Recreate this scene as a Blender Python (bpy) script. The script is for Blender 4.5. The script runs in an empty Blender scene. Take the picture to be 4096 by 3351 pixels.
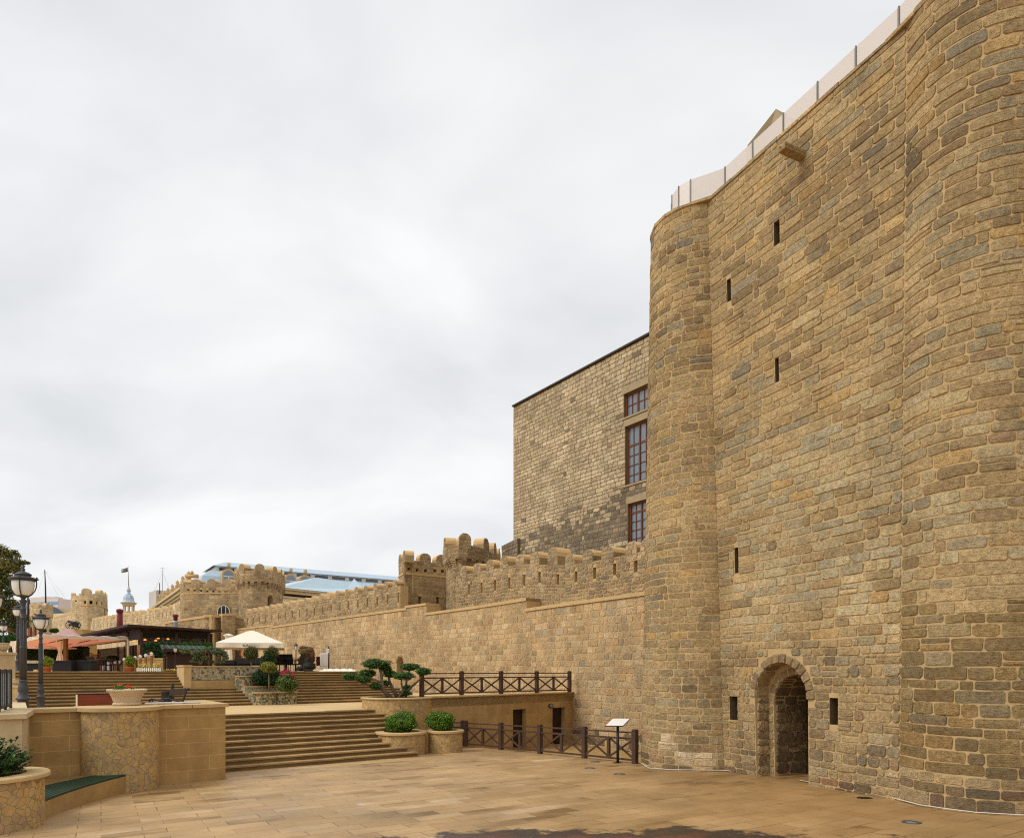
import bpy, math, random
random.seed(1)
from mathutils import Vector, Matrix
R = math.radians
scene = bpy.context.scene
COL = scene.collection
# ------------------------------------------------------------------ frame of reference
F, E, H, CX = 2730.0, 2.97, 2683.0, 2048.0       # focal length / eye height / horizon row / centre column of the 4096 px photo
dS = (0.8085, 0.5886); nS = (-0.5886, 0.8085); S0 = (-8.43, 20.1)   # stair direction, uphill direction, foot of the lower flight
SL = 0.027; C0 = S0[0]*nS[0] + S0[1]*nS[1]       # the plaza falls gently towards the flight
def zp(x, y): return SL*(C0 - (x*nS[0] + y*nS[1]))
def P(s, t, z=0.0): return Vector((S0[0]+s*dS[0]+t*nS[0], S0[1]+s*dS[1]+t*nS[1], z))
def D(px, py, d): return Vector(((px-CX)/F*d, d, E-(py-H)/F*d))
def Zl(px, py, z):
    d = (E-z)*F/(py-H); return Vector(((px-CX)/F*d, d, z))
def X(px, d): return (px-CX)/F*d
def ZZ(py, d): return E-(py-H)/F*d
def G(px, py):
    a = (px-CX)/F; b = (py-H)/F
    d = (E-SL*C0)/(b-SL*(a*nS[0]+nS[1])); return Vector((a*d, d, E-b*d))
# ------------------------------------------------------------------ scene graph helpers
WL = {}
def tag(o, label=None, cat=None, group=None, kind=None):
    if label: o['label'] = label
    if cat: o['category'] = cat
    if group: o['group'] = group
    if kind: o['kind'] = kind
    return o
def thing(name, label, cat, loc=(0, 0, 0), group=None):
    o = bpy.data.objects.new(name, None); COL.objects.link(o); o.location = Vector(loc)
    o.empty_display_size = .2
    WL[o.name] = Vector(loc)
    return tag(o, label, cat, group)
def kids(o): return [c for c in bpy.data.objects if c.parent == o]
def dup(root, loc=None, rz=None, label=None, sc=None):
    r = root.copy(); COL.objects.link(r)
    if loc is not None: r.location = Vector(loc)
    if rz is not None: r.rotation_euler = (0, 0, rz)
    if sc is not None: r.scale = (sc, sc, sc) if not hasattr(sc, '__len__') else sc
    if label: r['label'] = label
    for ch in kids(root):
        c = ch.copy(); COL.objects.link(c); c.parent = r
        for g in kids(ch):
            q = g.copy(); COL.objects.link(q); q.parent = c
    return r
class MB:
    def __init__(s): s.v = []; s.f = []; s.m = []; s.c = []; s.sm = []
    def add(s, vs, fs, mat=0, col=(1, 1, 1), smooth=False):
        n = len(s.v); s.v.extend([tuple(q) for q in vs]); s.c.extend([col]*len(vs))
        for q in fs: s.f.append([i+n for i in q]); s.m.append(mat); s.sm.append(smooth)
        return s
    def obox(s, o, a, b, c, mat=0, col=(1, 1, 1)):
        o, a, b, c = Vector(o), Vector(a), Vector(b), Vector(c)
        if a.cross(b).dot(c) < 0: a, b = b, a
        vs = [o, o+a, o+a+b, o+b, o+c, o+a+c, o+a+b+c, o+b+c]
        return s.add(vs, [(3, 2, 1, 0), (4, 5, 6, 7), (0, 1, 5, 4), (1, 2, 6, 5), (2, 3, 7, 6), (3, 0, 4, 7)], mat, col)
    def box(s, cx, cy, cz, sx, sy, sz, rz=0, mat=0, col=(1, 1, 1)):
        c, q = math.cos(rz), math.sin(rz)
        a = Vector((c*sx, q*sx, 0)); b = Vector((-q*sy, c*sy, 0)); w = Vector((0, 0, sz))
        return s.obox(Vector((cx, cy, cz))-a/2-b/2, a, b, w, mat, col)          # cz is the underside
    def prism(s, poly, z0, z1, mat=0, col=(1, 1, 1), top=None, smooth=False):
        n = len(poly)
        ar = sum(poly[i][0]*poly[(i+1) % n][1]-poly[(i+1) % n][0]*poly[i][1] for i in range(n))
        if ar < 0: poly = poly[::-1]
        g0 = z0 if callable(z0) else (lambda x, y: z0); g1 = z1 if callable(z1) else (lambda x, y: z1)
        vs = [(p[0], p[1], g0(p[0], p[1])) for p in poly]+[(p[0], p[1], g1(p[0], p[1])) for p in poly]
        s.add(vs, [(i, (i+1) % n, n+(i+1) % n, n+i) for i in range(n)], mat, col, smooth)
        s.add(vs, [tuple(range(n-1, -1, -1)), tuple(range(n, 2*n))], mat if top is None else top, col)
        return s
    def lathe(s, prof, c=(0, 0, 0), n=16, mat=0, col=(1, 1, 1), a0=0, smooth=True, sx=1, sy=1):
        vs = []
        for r, z in prof:
            for k in range(n):
                a = a0+2*math.pi*k/n; vs.append((c[0]+r*sx*math.cos(a), c[1]+r*sy*math.sin(a), c[2]+z))
        fs = []
        for i in range(len(prof)-1):
            for k in range(n):
                k2 = (k+1) % n; fs.append((i*n+k, i*n+k2, (i+1)*n+k2, (i+1)*n+k))
        if prof[0][0] > 1e-4: fs.append(tuple(range(n-1, -1, -1)))
        if prof[-1][0] > 1e-4: fs.append(tuple((len(prof)-1)*n+k for k in range(n)))
        return s.add(vs, fs, mat, col, smooth)
    def tube(s, pts, rad, n=8, mat=0, col=(1, 1, 1), smooth=True):
        pts = [Vector(p) for p in pts]
        if not hasattr(rad, '__len__'): rad = [rad]*len(pts)
        vs = []; up = None
        for i, p in enumerate(pts):
            t = (pts[min(i+1, len(pts)-1)]-pts[max(i-1, 0)]).normalized()
            if up is None:
                up = t.orthogonal().normalized()
            up = (up-t*up.dot(t)); up = up.normalized() if up.length > 1e-6 else t.orthogonal().normalized()
            b = t.cross(up)
            for k in range(n):
                a = 2*math.pi*k/n; vs.append(p+(up*math.cos(a)+b*math.sin(a))*rad[i])
        fs = [(i*n+k, i*n+(k+1) % n, (i+1)*n+(k+1) % n, (i+1)*n+k) for i in range(len(pts)-1) for k in range(n)]
        fs += [tuple(range(n-1, -1, -1)), tuple((len(pts)-1)*n+k for k in range(n))]
        return s.add(vs, fs, mat, col, smooth)
    def bar(s, a, b, w, h, mat=0, col=(1, 1, 1)):
        a, b = Vector(a), Vector(b); t = b-a
        side = Vector((0, 0, 1)).cross(t)
        side = side.normalized() if side.length > 1e-5 else Vector((1, 0, 0))
        up = t.cross(side).normalized()
        return s.obox(a-side*w/2-up*h/2, side*w, t, up*h, mat, col)
    def build(s, name, mats, parent=None, bevel=0, base=None):
        me = bpy.data.meshes.new(name)
        if parent is not None: off = WL[parent.name]
        elif base is not None: off = Vector(base)
        else:
            xs = [q[0] for q in s.v]; ys = [q[1] for q in s.v]; zs = [q[2] for q in s.v]
            off = Vector(((min(xs)+max(xs))/2, (min(ys)+max(ys))/2, min(zs)))
        me.from_pydata([(q[0]-off[0], q[1]-off[1], q[2]-off[2]) for q in s.v], [], s.f)
        if not isinstance(mats, (list, tuple)): mats = [mats]
        for m in mats: me.materials.append(m)
        me.polygons.foreach_set('material_index', s.m); me.polygons.foreach_set('use_smooth', s.sm)
        at = me.color_attributes.new('Col', 'FLOAT_COLOR', 'POINT')
        at.data.foreach_set('color', [w for q in s.c for w in (q[0], q[1], q[2], 1.0)])
        me.update()
        o = bpy.data.objects.new(name, me); COL.objects.link(o)
        WL[o.name] = off
        if parent is not None: o.parent = parent
        else: o.location = off
        if bevel:
            b = o.modifiers.new('Bevel', 'BEVEL'); b.width = bevel; b.segments = 2; b.limit_method = 'ANGLE'; b.angle_limit = R(40)
        return o
# ------------------------------------------------------------------ materials
def lin(c): c /= 255.0; return c/12.92 if c <= .04045 else ((c+.055)/1.055)**2.4
def S(r, g, b, k=1.0): return (lin(r)*k, lin(g)*k, lin(b)*k)
class NT:
    def __init__(s, name):
        s.m = bpy.data.materials.new(name); s.m.use_nodes = True
        s.n = s.m.node_tree.nodes; s.l = s.m.node_tree.links; s.n.clear()
        s.out = s.n.new('ShaderNodeOutputMaterial'); s.b = s.n.new('ShaderNodeBsdfPrincipled')
        s.l.new(s.b.outputs[0], s.out.inputs[0])
        s.tc = s.n.new('ShaderNodeTexCoord').outputs['Object']
    def set(s, i, v):
        if hasattr(v, 'links'): s.l.new(v, i)
        elif hasattr(v, '__len__') and len(v) == 3 and i.type == 'RGBA': i.default_value = (*v, 1)
        else: i.default_value = v
    def noise(s, scale, detail=4, rough=.6, vec=None, out=0):
        n = s.n.new('ShaderNodeTexNoise'); n.inputs['Scale'].default_value = scale; n.inputs['Detail'].default_value = detail
        n.inputs['Roughness'].default_value = rough; s.l.new(vec or s.tc, n.inputs['Vector']); return n.outputs[out]
    def mapr(s, v, a, b, c, d):
        n = s.n.new('ShaderNodeMapRange'); s.set(n.inputs[0], v)
        for i, q in enumerate((a, b, c, d)): n.inputs[i+1].default_value = q
        return n.outputs[0]
    def mix(s, fac, a, b, mode='MIX'):
        n = s.n.new('ShaderNodeMix'); n.data_type = 'RGBA'; n.blend_type = mode
        s.set(n.inputs[0], fac); s.set(n.inputs[6], a); s.set(n.inputs[7], b); return n.outputs[2]
    def math(s, op, a, b=0.0):
        n = s.n.new('ShaderNodeMath'); n.operation = op; s.set(n.inputs[0], a); s.set(n.inputs[1], b); return n.outputs[0]
    def attr(s):
        n = s.n.new('ShaderNodeAttribute'); n.attribute_name = 'Col'; return n.outputs['Color']
    def xf(s, rot=(0, 0, 0), sc=(1, 1, 1), loc=(0, 0, 0)):
        n = s.n.new('ShaderNodeMapping'); n.inputs['Rotation'].default_value = rot; n.inputs['Scale'].default_value = sc
        n.inputs['Location'].default_value = loc; s.l.new(s.tc, n.inputs['Vector']); return n.outputs[0]
    def bump(s, h, st=.3, dist=.02):
        n = s.n.new('ShaderNodeBump'); n.inputs['Strength'].default_value = st; n.inputs['Distance'].default_value = dist
        s.l.new(h, n.inputs['Height']); s.l.new(n.outputs[0], s.b.inputs['Normal'])
    def fin(s, col, rough=.85, spec=.25, metal=0.0):
        s.set(s.b.inputs['Base Color'], col); s.set(s.b.inputs['Roughness'], rough); s.b.inputs['Specular IOR Level'].default_value = spec
        s.b.inputs['Metallic'].default_value = metal; return s.m
def M(name, col, rough=.85, var=.18, scale=3.0, bump=.25, bscale=25.0, bdist=.02, spec=.25, metal=0.0, attr=False, stretch=(1, 1, 1)):
    t = NT(name); c = t.attr() if attr else col
    v = t.xf(sc=stretch)
    if var:
        f = t.mapr(t.noise(scale, 6, .65, v), .25, .75, 1-var, 1+var)
        c = t.mix(1.0, c, f, 'MULTIPLY')
    if bump: t.bump(t.noise(bscale, 5, .7, v), bump, bdist)
    return t.fin(c, rough, spec, metal)
def stone_mat(name):
    t = NT(name); c = t.attr()
    n1 = t.noise(11, 7, .72); n2 = t.noise(46, 4, .7)
    c = t.mix(1.0, c, t.mapr(n1, .3, .7, .62, 1.34), 'MULTIPLY')
    pit = t.mapr(n2, .36, .46, .6, 0.0)
    c = t.mix(pit, c, (.05, .035, .02))
    big = t.noise(.42, 6, .62)
    c = t.mix(1.0, c, t.mapr(big, .34, .66, .74, 1.2), 'MULTIPLY')
    c = t.mix(t.mapr(t.noise(.8, 6, .66, t.xf(sc=(1, 1, .45), loc=(7, 3, 1))), .56, .72, 0, .42), c, (.15, .115, .072))
    st = t.noise(16, 3, .6, t.xf(rot=(.5, .3, .4), sc=(.5, .5, 3)))
    h = t.math('ADD', t.math('MULTIPLY', n1, .9), t.math('ADD', t.math('MULTIPLY', n2, .35), t.math('MULTIPLY', st, .5)))
    t.bump(h, 1.0, .06)
    return t.fin(c, .92, .15)
def ashlar_mat(name, col, joint, bw, bh, rot, jw=.006, var=.16, off=.5, stain=.35, dark=(.16, .10, .04)):
    # blocks on a vertical wall that runs along the direction rot (world angle)
    t = NT(name); g = t.n.new('ShaderNodeNewGeometry').outputs['Position']
    m1 = t.n.new('ShaderNodeMapping'); m1.inputs['Rotation'].default_value = (0, 0, -rot); t.l.new(g, m1.inputs['Vector'])
    m2 = t.n.new('ShaderNodeMapping'); m2.inputs['Rotation'].default_value = (R(-90), 0, 0); t.l.new(m1.outputs[0], m2.inputs['Vector'])
    k = t.n.new('ShaderNodeTexBrick'); k.offset = off; t.l.new(m2.outputs[0], k.inputs['Vector'])
    for i, q in zip(('Scale', 'Mortar Size', 'Mortar Smooth', 'Bias', 'Brick Width', 'Row Height'), (1, jw, .1, 0, bw, bh)): k.inputs[i].default_value = q
    t.set(k.inputs['Color1'], col); t.set(k.inputs['Color2'], tuple(q*(1-var) for q in col)); t.set(k.inputs['Mortar'], joint)
    c = t.mix(1.0, k.outputs[0], t.mapr(t.noise(2.2, 6, .65), .28, .72, .8, 1.18), 'MULTIPLY')
    c = t.mix(t.mapr(t.noise(.8, 5, .6), .52, .75, 0, stain), c, dark)
    c = t.mix(1.0, c, t.mapr(t.noise(60, 3, .7), .3, .7, .88, 1.1), 'MULTIPLY')
    t.bump(t.noise(40, 4, .7), .15, .01)
    return t.fin(c, .85, .2)
def crazy_mat(name, cols, joint, scale, jw=.05, pos='Object'):
    t = NT(name)
    vs = t.n.new('ShaderNodeVectorMath'); vs.operation = 'ADD'
    nz = t.n.new('ShaderNodeTexNoise'); nz.inputs['Scale'].default_value = 2.0; t.l.new(t.tc, nz.inputs['Vector'])
    sc = t.n.new('ShaderNodeVectorMath'); sc.operation = 'SCALE'; sc.inputs['Scale'].default_value = .12; t.l.new(nz.outputs[1], sc.inputs[0])
    t.l.new(t.tc, vs.inputs[0]); t.l.new(sc.outputs[0], vs.inputs[1])
    a = t.n.new('ShaderNodeTexVoronoi'); a.inputs['Scale'].default_value = scale; t.l.new(vs.outputs[0], a.inputs['Vector'])
    b = t.n.new('ShaderNodeTexVoronoi'); b.feature = 'DISTANCE_TO_EDGE'; b.inputs['Scale'].default_value = scale; t.l.new(vs.outputs[0], b.inputs['Vector'])
    sep = t.n.new('ShaderNodeSeparateColor'); t.l.new(a.outputs['Color'], sep.inputs[0])
    ramp = t.n.new('ShaderNodeValToRGB'); ramp.color_ramp.interpolation = 'CONSTANT'
    el = ramp.color_ramp.elements
    while len(el) < len(cols): el.new(.5)
    for i, q in enumerate(cols): el[i].position = i/len(cols); el[i].color = (*q, 1)
    t.l.new(sep.outputs[0], ramp.inputs[0])
    c = t.mix(1.0, ramp.outputs[0], t.mapr(t.noise(6, 6, .7), .28, .72, .78, 1.2), 'MULTIPLY')
    j = t.mapr(b.outputs['Distance'], jw*.6, jw, 1.0, 0.0)
    c = t.mix(j, c, joint)
    c = t.mix(t.mapr(t.noise(1.3, 4, .6), .55, .8, 0, .45), c, joint)
    t.bump(t.mapr(b.outputs['Distance'], 0, jw*1.6, 0, 1), .5, .012)
    return t.fin(c, .75, .3)
def glass_mat(name, col, alpha, rough=.15):
    t = NT(name); m = t.fin(col, rough, .5)
    t.b.inputs['Alpha'].default_value = alpha; return m
def emit_mat(name, col, st):
    t = NT(name); m = t.fin(col, .5); t.set(t.b.inputs['Emission Color'], col); t.b.inputs['Emission Strength'].default_value = st; return m
def leaf_mat(name):
    t = NT(name); c = t.attr(); m = t.fin(c, .6, .25)
    tr = t.n.new('ShaderNodeBsdfTranslucent'); t.l.new(c, tr.inputs[0])
    mx = t.n.new('ShaderNodeMixShader'); mx.inputs[0].default_value = .22
    t.l.new(t.b.outputs[0], mx.inputs[1]); t.l.new(tr.outputs[0], mx.inputs[2]); t.l.new(mx.outputs[0], t.out.inputs[0]); return m
A_ST = math.atan2(dS[1], dS[0])
m_stone = stone_mat('weathered stone')
m_mortar = M('lime mortar', S(188, 160, 114), .95, .16, 5, .5, 40, .02)
m_mortar_dk = M('grey mortar', S(122, 102, 72), .95, .2, 5, .5, 40, .02)
m_dark = M('dark interior', (.012, .009, .007), .9, 0, bump=0)
m_cop = M('sandstone coping', S(194, 164, 116), .85, .16, 3, .25, 40)
m_barrel = M('smooth merlon render', S(212, 178, 124), .9, .14, 4, .2, 30)
m_ash = ashlar_mat('ashlar blocks', S(182, 146, 92), S(204, 174, 126), 1.05, .36, A_ST)
m_ash2 = ashlar_mat('deck wall blocks', S(182, 150, 100), S(190, 160, 112), 1.3, .5, math.atan2(6.6, 6.35), jw=.004, stain=.45)
m_pale = ashlar_mat('pale limestone', S(206, 182, 142), S(206, 182, 142), 3, 1.5, A_ST, stain=.15)
m_riser = ashlar_mat('stair sandstone', S(134, 107, 66), S(154, 126, 86), 1.3, .35, A_ST, jw=.005, stain=.65)  # riser faces toned darker than the treads, their shade put into the colour
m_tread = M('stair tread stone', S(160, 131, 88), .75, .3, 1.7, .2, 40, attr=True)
m_crazy = crazy_mat('golden crazy paving', [S(190, 156, 98), S(184, 150, 96), S(178, 148, 104), S(196, 160, 98), S(172, 142, 100), S(186, 154, 104)], S(134, 118, 92), 7.4, .035)
m_crazy_g = crazy_mat('green mosaic paving', [S(84, 92, 74), S(100, 100, 76), S(68, 78, 70), S(176, 150, 104), S(96, 104, 84), S(128, 96, 72), S(78, 88, 66), S(186, 160, 112)], S(190, 172, 132), 10, .06)
m_crazy_w = crazy_mat('grey mosaic paving', [S(176, 164, 130), S(184, 170, 134), S(164, 152, 120), S(112, 102, 88), S(180, 166, 132), S(190, 176, 138), S(170, 158, 124), S(168, 156, 126)], S(80, 66, 50), 10, .04)
m_wood = M('dark stained timber', S(76, 54, 42), .55, .3, 6, .3, 40, spec=.35, stretch=(1, 1, .3))
m_woodr = M('red brown varnished wood', S(122, 52, 22), .45, .4, 3, .15, 30, spec=.4, stretch=(.4, .4, 5))
m_woodd = M('dark brown planks', S(56, 38, 30), .6, .25, 8, .3, 30, stretch=(4, 4, .4))
m_woodl = M('tan timber', S(128, 92, 56), .7, .25, 6, .2, 30)
m_iron = M('grey painted cast iron', S(62, 62, 66), .5, .12, 6, .1, 40, spec=.4)
m_black = M('black iron', S(34, 33, 34), .5, .12, 6, .1, 40, spec=.4)
m_sofa = M('black rattan', S(30, 28, 30), .7, .2, 12, .4, 90)
m_chair = M('brown rattan', S(58, 42, 30), .7, .25, 12, .4, 90)
m_white = M('white paint', S(226, 222, 214), .6, .06, 4, .05)
m_cream = M('cream plaster', S(214, 202, 172), .85, .08, 2, .1)
m_creamd = M('cream cornice', S(196, 180, 146), .85, .1, 3, .1)
m_canvas = M('cream canvas', S(236, 224, 204), .85, .05, 2, .1, 8)
m_green = M('green painted slats', S(32, 62, 44), .55, .25, 5, .15, 30, spec=.35)
m_roofb = NT('blue grey metal roof'); m_roofb = m_roofb.fin(m_roofb.mix(1.0, S(172, 190, 204), m_roofb.mapr(m_roofb.noise(1.2, 4), .3, .7, .85, 1.12), 'MULTIPLY'), .45, .4, .1)
m_roofl = M('pale blue sheet roof', S(180, 198, 207), .5, .08, 1, .05)
m_soil = M('planting soil', S(58, 42, 30), .95, .3, 8, .6, 30)
m_terra = M('terracotta', S(168, 92, 58), .8, .15, 6, .1)
m_leaf = leaf_mat('leaves')
m_bark = M('bark', S(120, 104, 84), .9, .3, 10, .8, 30, .03)
m_bowl = M('woven stone bowl', S(206, 184, 152), .9, .12, 6, .3, 40)
m_glassw = M('frosted lamp glass', S(226, 224, 220), .35, .03, 3, 0, spec=.5)
m_pane = M('window glass', S(112, 122, 132), .12, .1, 1.5, 0, spec=.8)
m_paned = M('dark glass', S(38, 42, 46), .1, .1, 1.5, 0, spec=.8)
m_frame = M('brown window timber', S(112, 66, 40), .6, .2, 6, .2)
m_conc = M('concrete lintel', S(160, 142, 112), .9, .15, 4, .4, 30)
m_rust = M('oxblood painted flue', S(108, 34, 38), .6, .12, 4, .1)
m_steel = M('galvanised steel', S(170, 172, 172), .4, .1, 4, .05, metal=.6)
m_lens = M('in-ground light lens', S(120, 124, 116), .3, .2, 8, 0, spec=.5)
m_cable = M('white cable', S(214, 208, 196), .6, .05)
m_flower = M('petals', (1, 1, 1), .6, .1, 10, 0, attr=True)
m_paint = M('painted', (1, 1, 1), .7, .06, 4, .05, attr=True)
m_glow = emit_mat('lit amber shade', (1.0, .36, .05), 1.7)
# ------------------------------------------------------------------ masonry made of single stones
def pal(kind):
    T = {'tower': [(10, (170, 143, 98)), (8, (160, 132, 88)), (5, (148, 122, 84)), (4, (178, 152, 108)), (3, (132, 108, 74)), (3, (150, 134, 104)), (2, (136, 128, 106)), (1.2, (184, 146, 84)), (.8, (112, 92, 66)), (.5, (124, 122, 110)), (.6, (150, 116, 88))],
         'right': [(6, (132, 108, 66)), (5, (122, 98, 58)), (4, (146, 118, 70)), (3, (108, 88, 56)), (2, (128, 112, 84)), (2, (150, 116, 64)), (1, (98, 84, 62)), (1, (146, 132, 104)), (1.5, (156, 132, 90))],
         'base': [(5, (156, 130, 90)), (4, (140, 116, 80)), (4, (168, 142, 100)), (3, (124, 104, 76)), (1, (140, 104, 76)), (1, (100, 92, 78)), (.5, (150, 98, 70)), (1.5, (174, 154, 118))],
         'wall': [(8, (180, 150, 104)), (6, (170, 140, 94)), (5, (188, 160, 116)), (4, (160, 132, 92)), (3, (184, 144, 90)), (2.2, (150, 124, 88)), (1.6, (178, 134, 76)), (1.4, (140, 130, 112)), (1, (132, 108, 78)), (.5, (164, 112, 78))],
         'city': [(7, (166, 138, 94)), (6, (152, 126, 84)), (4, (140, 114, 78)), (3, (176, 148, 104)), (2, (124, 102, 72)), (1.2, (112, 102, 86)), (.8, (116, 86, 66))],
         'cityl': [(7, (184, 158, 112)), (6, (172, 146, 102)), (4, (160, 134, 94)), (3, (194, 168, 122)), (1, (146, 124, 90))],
         'house': [(8, (178, 152, 106)), (6, (166, 140, 98)), (4, (154, 128, 88)), (4, (188, 164, 120)), (1, (196, 170, 132)), (1, (138, 116, 82))],
         'soot': [(5, (124, 106, 80)), (4, (108, 92, 70)), (3, (138, 118, 88)), (2, (96, 84, 66)), (2, (150, 128, 96))],
         'weath': [(4, (138, 114, 78)), (4, (122, 100, 70)), (3, (150, 122, 82)), (3, (130, 114, 90)), (1.5, (168, 130, 70)), (1, (106, 92, 70)), (1, (112, 112, 104))],
         'pale': [(5, (176, 153, 110)), (5, (168, 147, 110)), (4, (160, 143, 112)), (2, (150, 140, 116)), (2, (178, 152, 102)), (1, (144, 132, 110))],
         'plaster': [(3, (206, 186, 156)), (2, (192, 168, 132)), (1, (170, 144, 108))],
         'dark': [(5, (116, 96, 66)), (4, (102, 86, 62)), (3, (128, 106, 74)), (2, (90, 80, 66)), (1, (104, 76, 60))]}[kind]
    return [w for w, _ in T], [S(*c, 1.12) for _, c in T]
PAL = {k: pal(k) for k in ('tower', 'right', 'base', 'wall', 'city', 'cityl', 'house', 'soot', 'dark', 'weath', 'pale', 'plaster')}
MEAN = {k: [sum(a*b[i] for a, b in zip(w, c))/sum(w) for i in range(3)] for k, (w, c) in PAL.items()}
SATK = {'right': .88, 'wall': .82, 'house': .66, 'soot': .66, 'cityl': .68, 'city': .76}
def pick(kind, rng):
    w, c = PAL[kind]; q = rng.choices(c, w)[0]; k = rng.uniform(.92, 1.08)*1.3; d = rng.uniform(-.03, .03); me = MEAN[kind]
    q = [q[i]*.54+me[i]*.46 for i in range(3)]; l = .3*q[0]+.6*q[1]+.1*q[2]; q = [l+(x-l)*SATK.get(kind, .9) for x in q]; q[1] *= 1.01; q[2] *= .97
    return (q[0]*k*(1+d), q[1]*k, q[2]*k*(1-d))
def stone(mb, surf, a, b, c, d, rel, rng, col, mat=0, rnd=.3, tiltc=(0, 0)):
    w, h = b-a, d-c
    if w < .03 or h < .03: return
    r = min(w, h)*rnd*rng.uniform(.35, 1.0); j = min(w, h)*.035
    ju = lambda: rng.uniform(-j, j)
    k = max(1, int(w/.2+.4))
    ml = [a+r+(w-2*r)*(i+1)/(k+1) for i in range(k)]
    lo = [(a+ju(), c+r+ju()), (a+r+ju(), c+ju())]+[(m+ju(), c+ju()) for m in ml]+[(b-r+ju(), c+ju()), (b+ju(), c+r+ju())]
    hi = [(a+ju(), d-r+ju()), (a+r+ju(), d+ju())]+[(m+ju(), d+ju()) for m in ml]+[(b-r+ju(), d+ju()), (b+ju(), d-r+ju())]
    q = lo+hi[::-1]; n = len(q); K = len(lo); cu, cv = (a+b)/2, (c+d)/2
    bw = min(.009+rng.uniform(0, .012), .2*min(w, h)); fx = 1-2*bw/w; fy = 1-2*bw/h
    rr = rel*rng.uniform(.55, 1.15); tu = rng.uniform(-.25, .25)*rr; tv = rng.uniform(-.3, .3)*rr
    vs = []; rough = rr*.3
    for u, v in q:
        p, nn = surf(u, v); vs.append(p-nn*.012)
    for u, v in q:
        uu, vv = cu+(u-cu)*fx, cv+(v-cv)*fy; p, nn = surf(uu, vv)
        vs.append(p+nn*(rr+tu*(uu-cu)/(w/2)+tv*(vv-cv)/(h/2)+rng.uniform(-rough, rough)))
    for i in range(K):
        u = cu+((lo[i][0]+hi[i][0])/2-cu)*fx; p, nn = surf(u, cv+rng.uniform(-.12, .12)*h); vs.append(p+nn*(rr*rng.uniform(.95, 1.4)+tu*(u-cu)/(w/2)))
    fs = [(i, (i+1) % n, n+(i+1) % n, n+i) for i in range(n)]
    for i in range(K-1):
        fs.append((n+i, n+i+1, 2*n+i+1, 2*n+i)); fs.append((2*n+i, 2*n+i+1, 2*n-1-(i+1), 2*n-1-i))
    mb.add(vs, fs, mat, col)
def stones(mb, surf, u0, u1, v0, v1, hr, wr, kind, rng, joint=.014, rel=.03, holes=(), wob=.012, split=.1, rnd=.3, mat=0, shift=None):
    kf = kind if callable(kind) else (lambda u, v: kind)
    hrf = hr if callable(hr) else (lambda v: hr)
    v = v0; ph = rng.uniform(0, 9)
    while v < v1-.02:
        a, b = hrf(v); h = rng.uniform(a, b)
        if v1-v-h < a*.7: h = v1-v
        segs = [(u0, u1)]
        for hf in holes:
            iv = hf(v, v+h)
            if not iv: continue
            ns = []
            for p, q in segs:
                if iv[1] <= p or iv[0] >= q: ns.append((p, q)); continue
                if iv[0] > p: ns.append((p, iv[0]))
                if iv[1] < q: ns.append((iv[1], q))
            segs = ns
        for p, q in segs:
            u = p
            while u < q-.02:
                w = rng.uniform(*wr)*(1.25 if rng.random() < .2 else 1)*(.55 if rng.random() < .18 else 1)
                if q-u-w < wr[0]*.55: w = q-u
                o0 = wob*math.sin(u*1.9+ph); k = kf(u, v)
                c0 = max(v+o0+joint/2, v0); d0 = min(v+h+o0-joint/2, v1)
                ja = joint/2*rng.uniform(.7, 1.6)
                if rng.random() < split and w > .26 and h > .2:
                    mid = (c0+d0)/2+rng.uniform(-.2, .2)*h
                    stone(mb, surf, u+ja, u+w-ja, c0, mid-joint/2, rel, rng, pick(k, rng), mat, rnd); stone(mb, surf, u+ja, u+w-ja, mid+joint/2, d0, rel, rng, pick(k, rng), mat, rnd)
                else: stone(mb, surf, u+ja, u+w-ja, c0, d0, rel, rng, pick(k, rng), mat, rnd)
                u += w
        v += h; ph += rng.uniform(-.3, .3)
def rect_hole(ua, ub, va, vb): return lambda a, b: (ua, ub) if (a < vb-.03 and b > va+.03) else None
def mortar(mb, surf, us, v0, v1, cuts=(), mat=0):
    # cuts: (ua, ub, va, vb at ua, vb at ub)
    us = sorted(set([round(u, 4) for u in us]+[round(q, 4) for c in cuts for q in (c[0], c[1])]))
    for a, b in zip(us, us[1:]):
        if b-a < 1e-4: continue
        cs = sorted([c for c in cuts if c[0] <= a+1e-3 and c[1] >= b-1e-3], key=lambda c: c[2])
        lo0 = lo1 = v0
        for c in cs+[None]:
            hi0, hi1 = (c[2], c[2]) if c else (v1, v1)
            if hi0 > lo0+1e-4 or hi1 > lo1+1e-4:
                q = [surf(a, lo0)[0], surf(b, lo1)[0], surf(b, hi1)[0], surf(a, hi0)[0]]
                mb.add(q, [(0, 1, 2, 3)], mat)
            if c: lo0, lo1 = c[3], c[4]
def reveal(mb, surf, ua, ub, va, vb, dep, mat, backmat, slant=0.0, back=True):
    um = (ua+ub)/2; n = surf(um, (va+vb)/2)[1]
    q = [surf(ua, va)[0], surf(ub, va)[0], surf(ub, vb)[0], surf(ua, vb)[0]]
    off = -n*dep
    vs = q+[p+off for p in q]
    mb.add(vs, [(0, 4, 5, 1), (1, 5, 6, 2), (2, 6, 7, 3), (3, 7, 4, 0)], mat)
    if back: mb.add(vs[4:], [(0, 1, 2, 3)], backmat)
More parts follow.
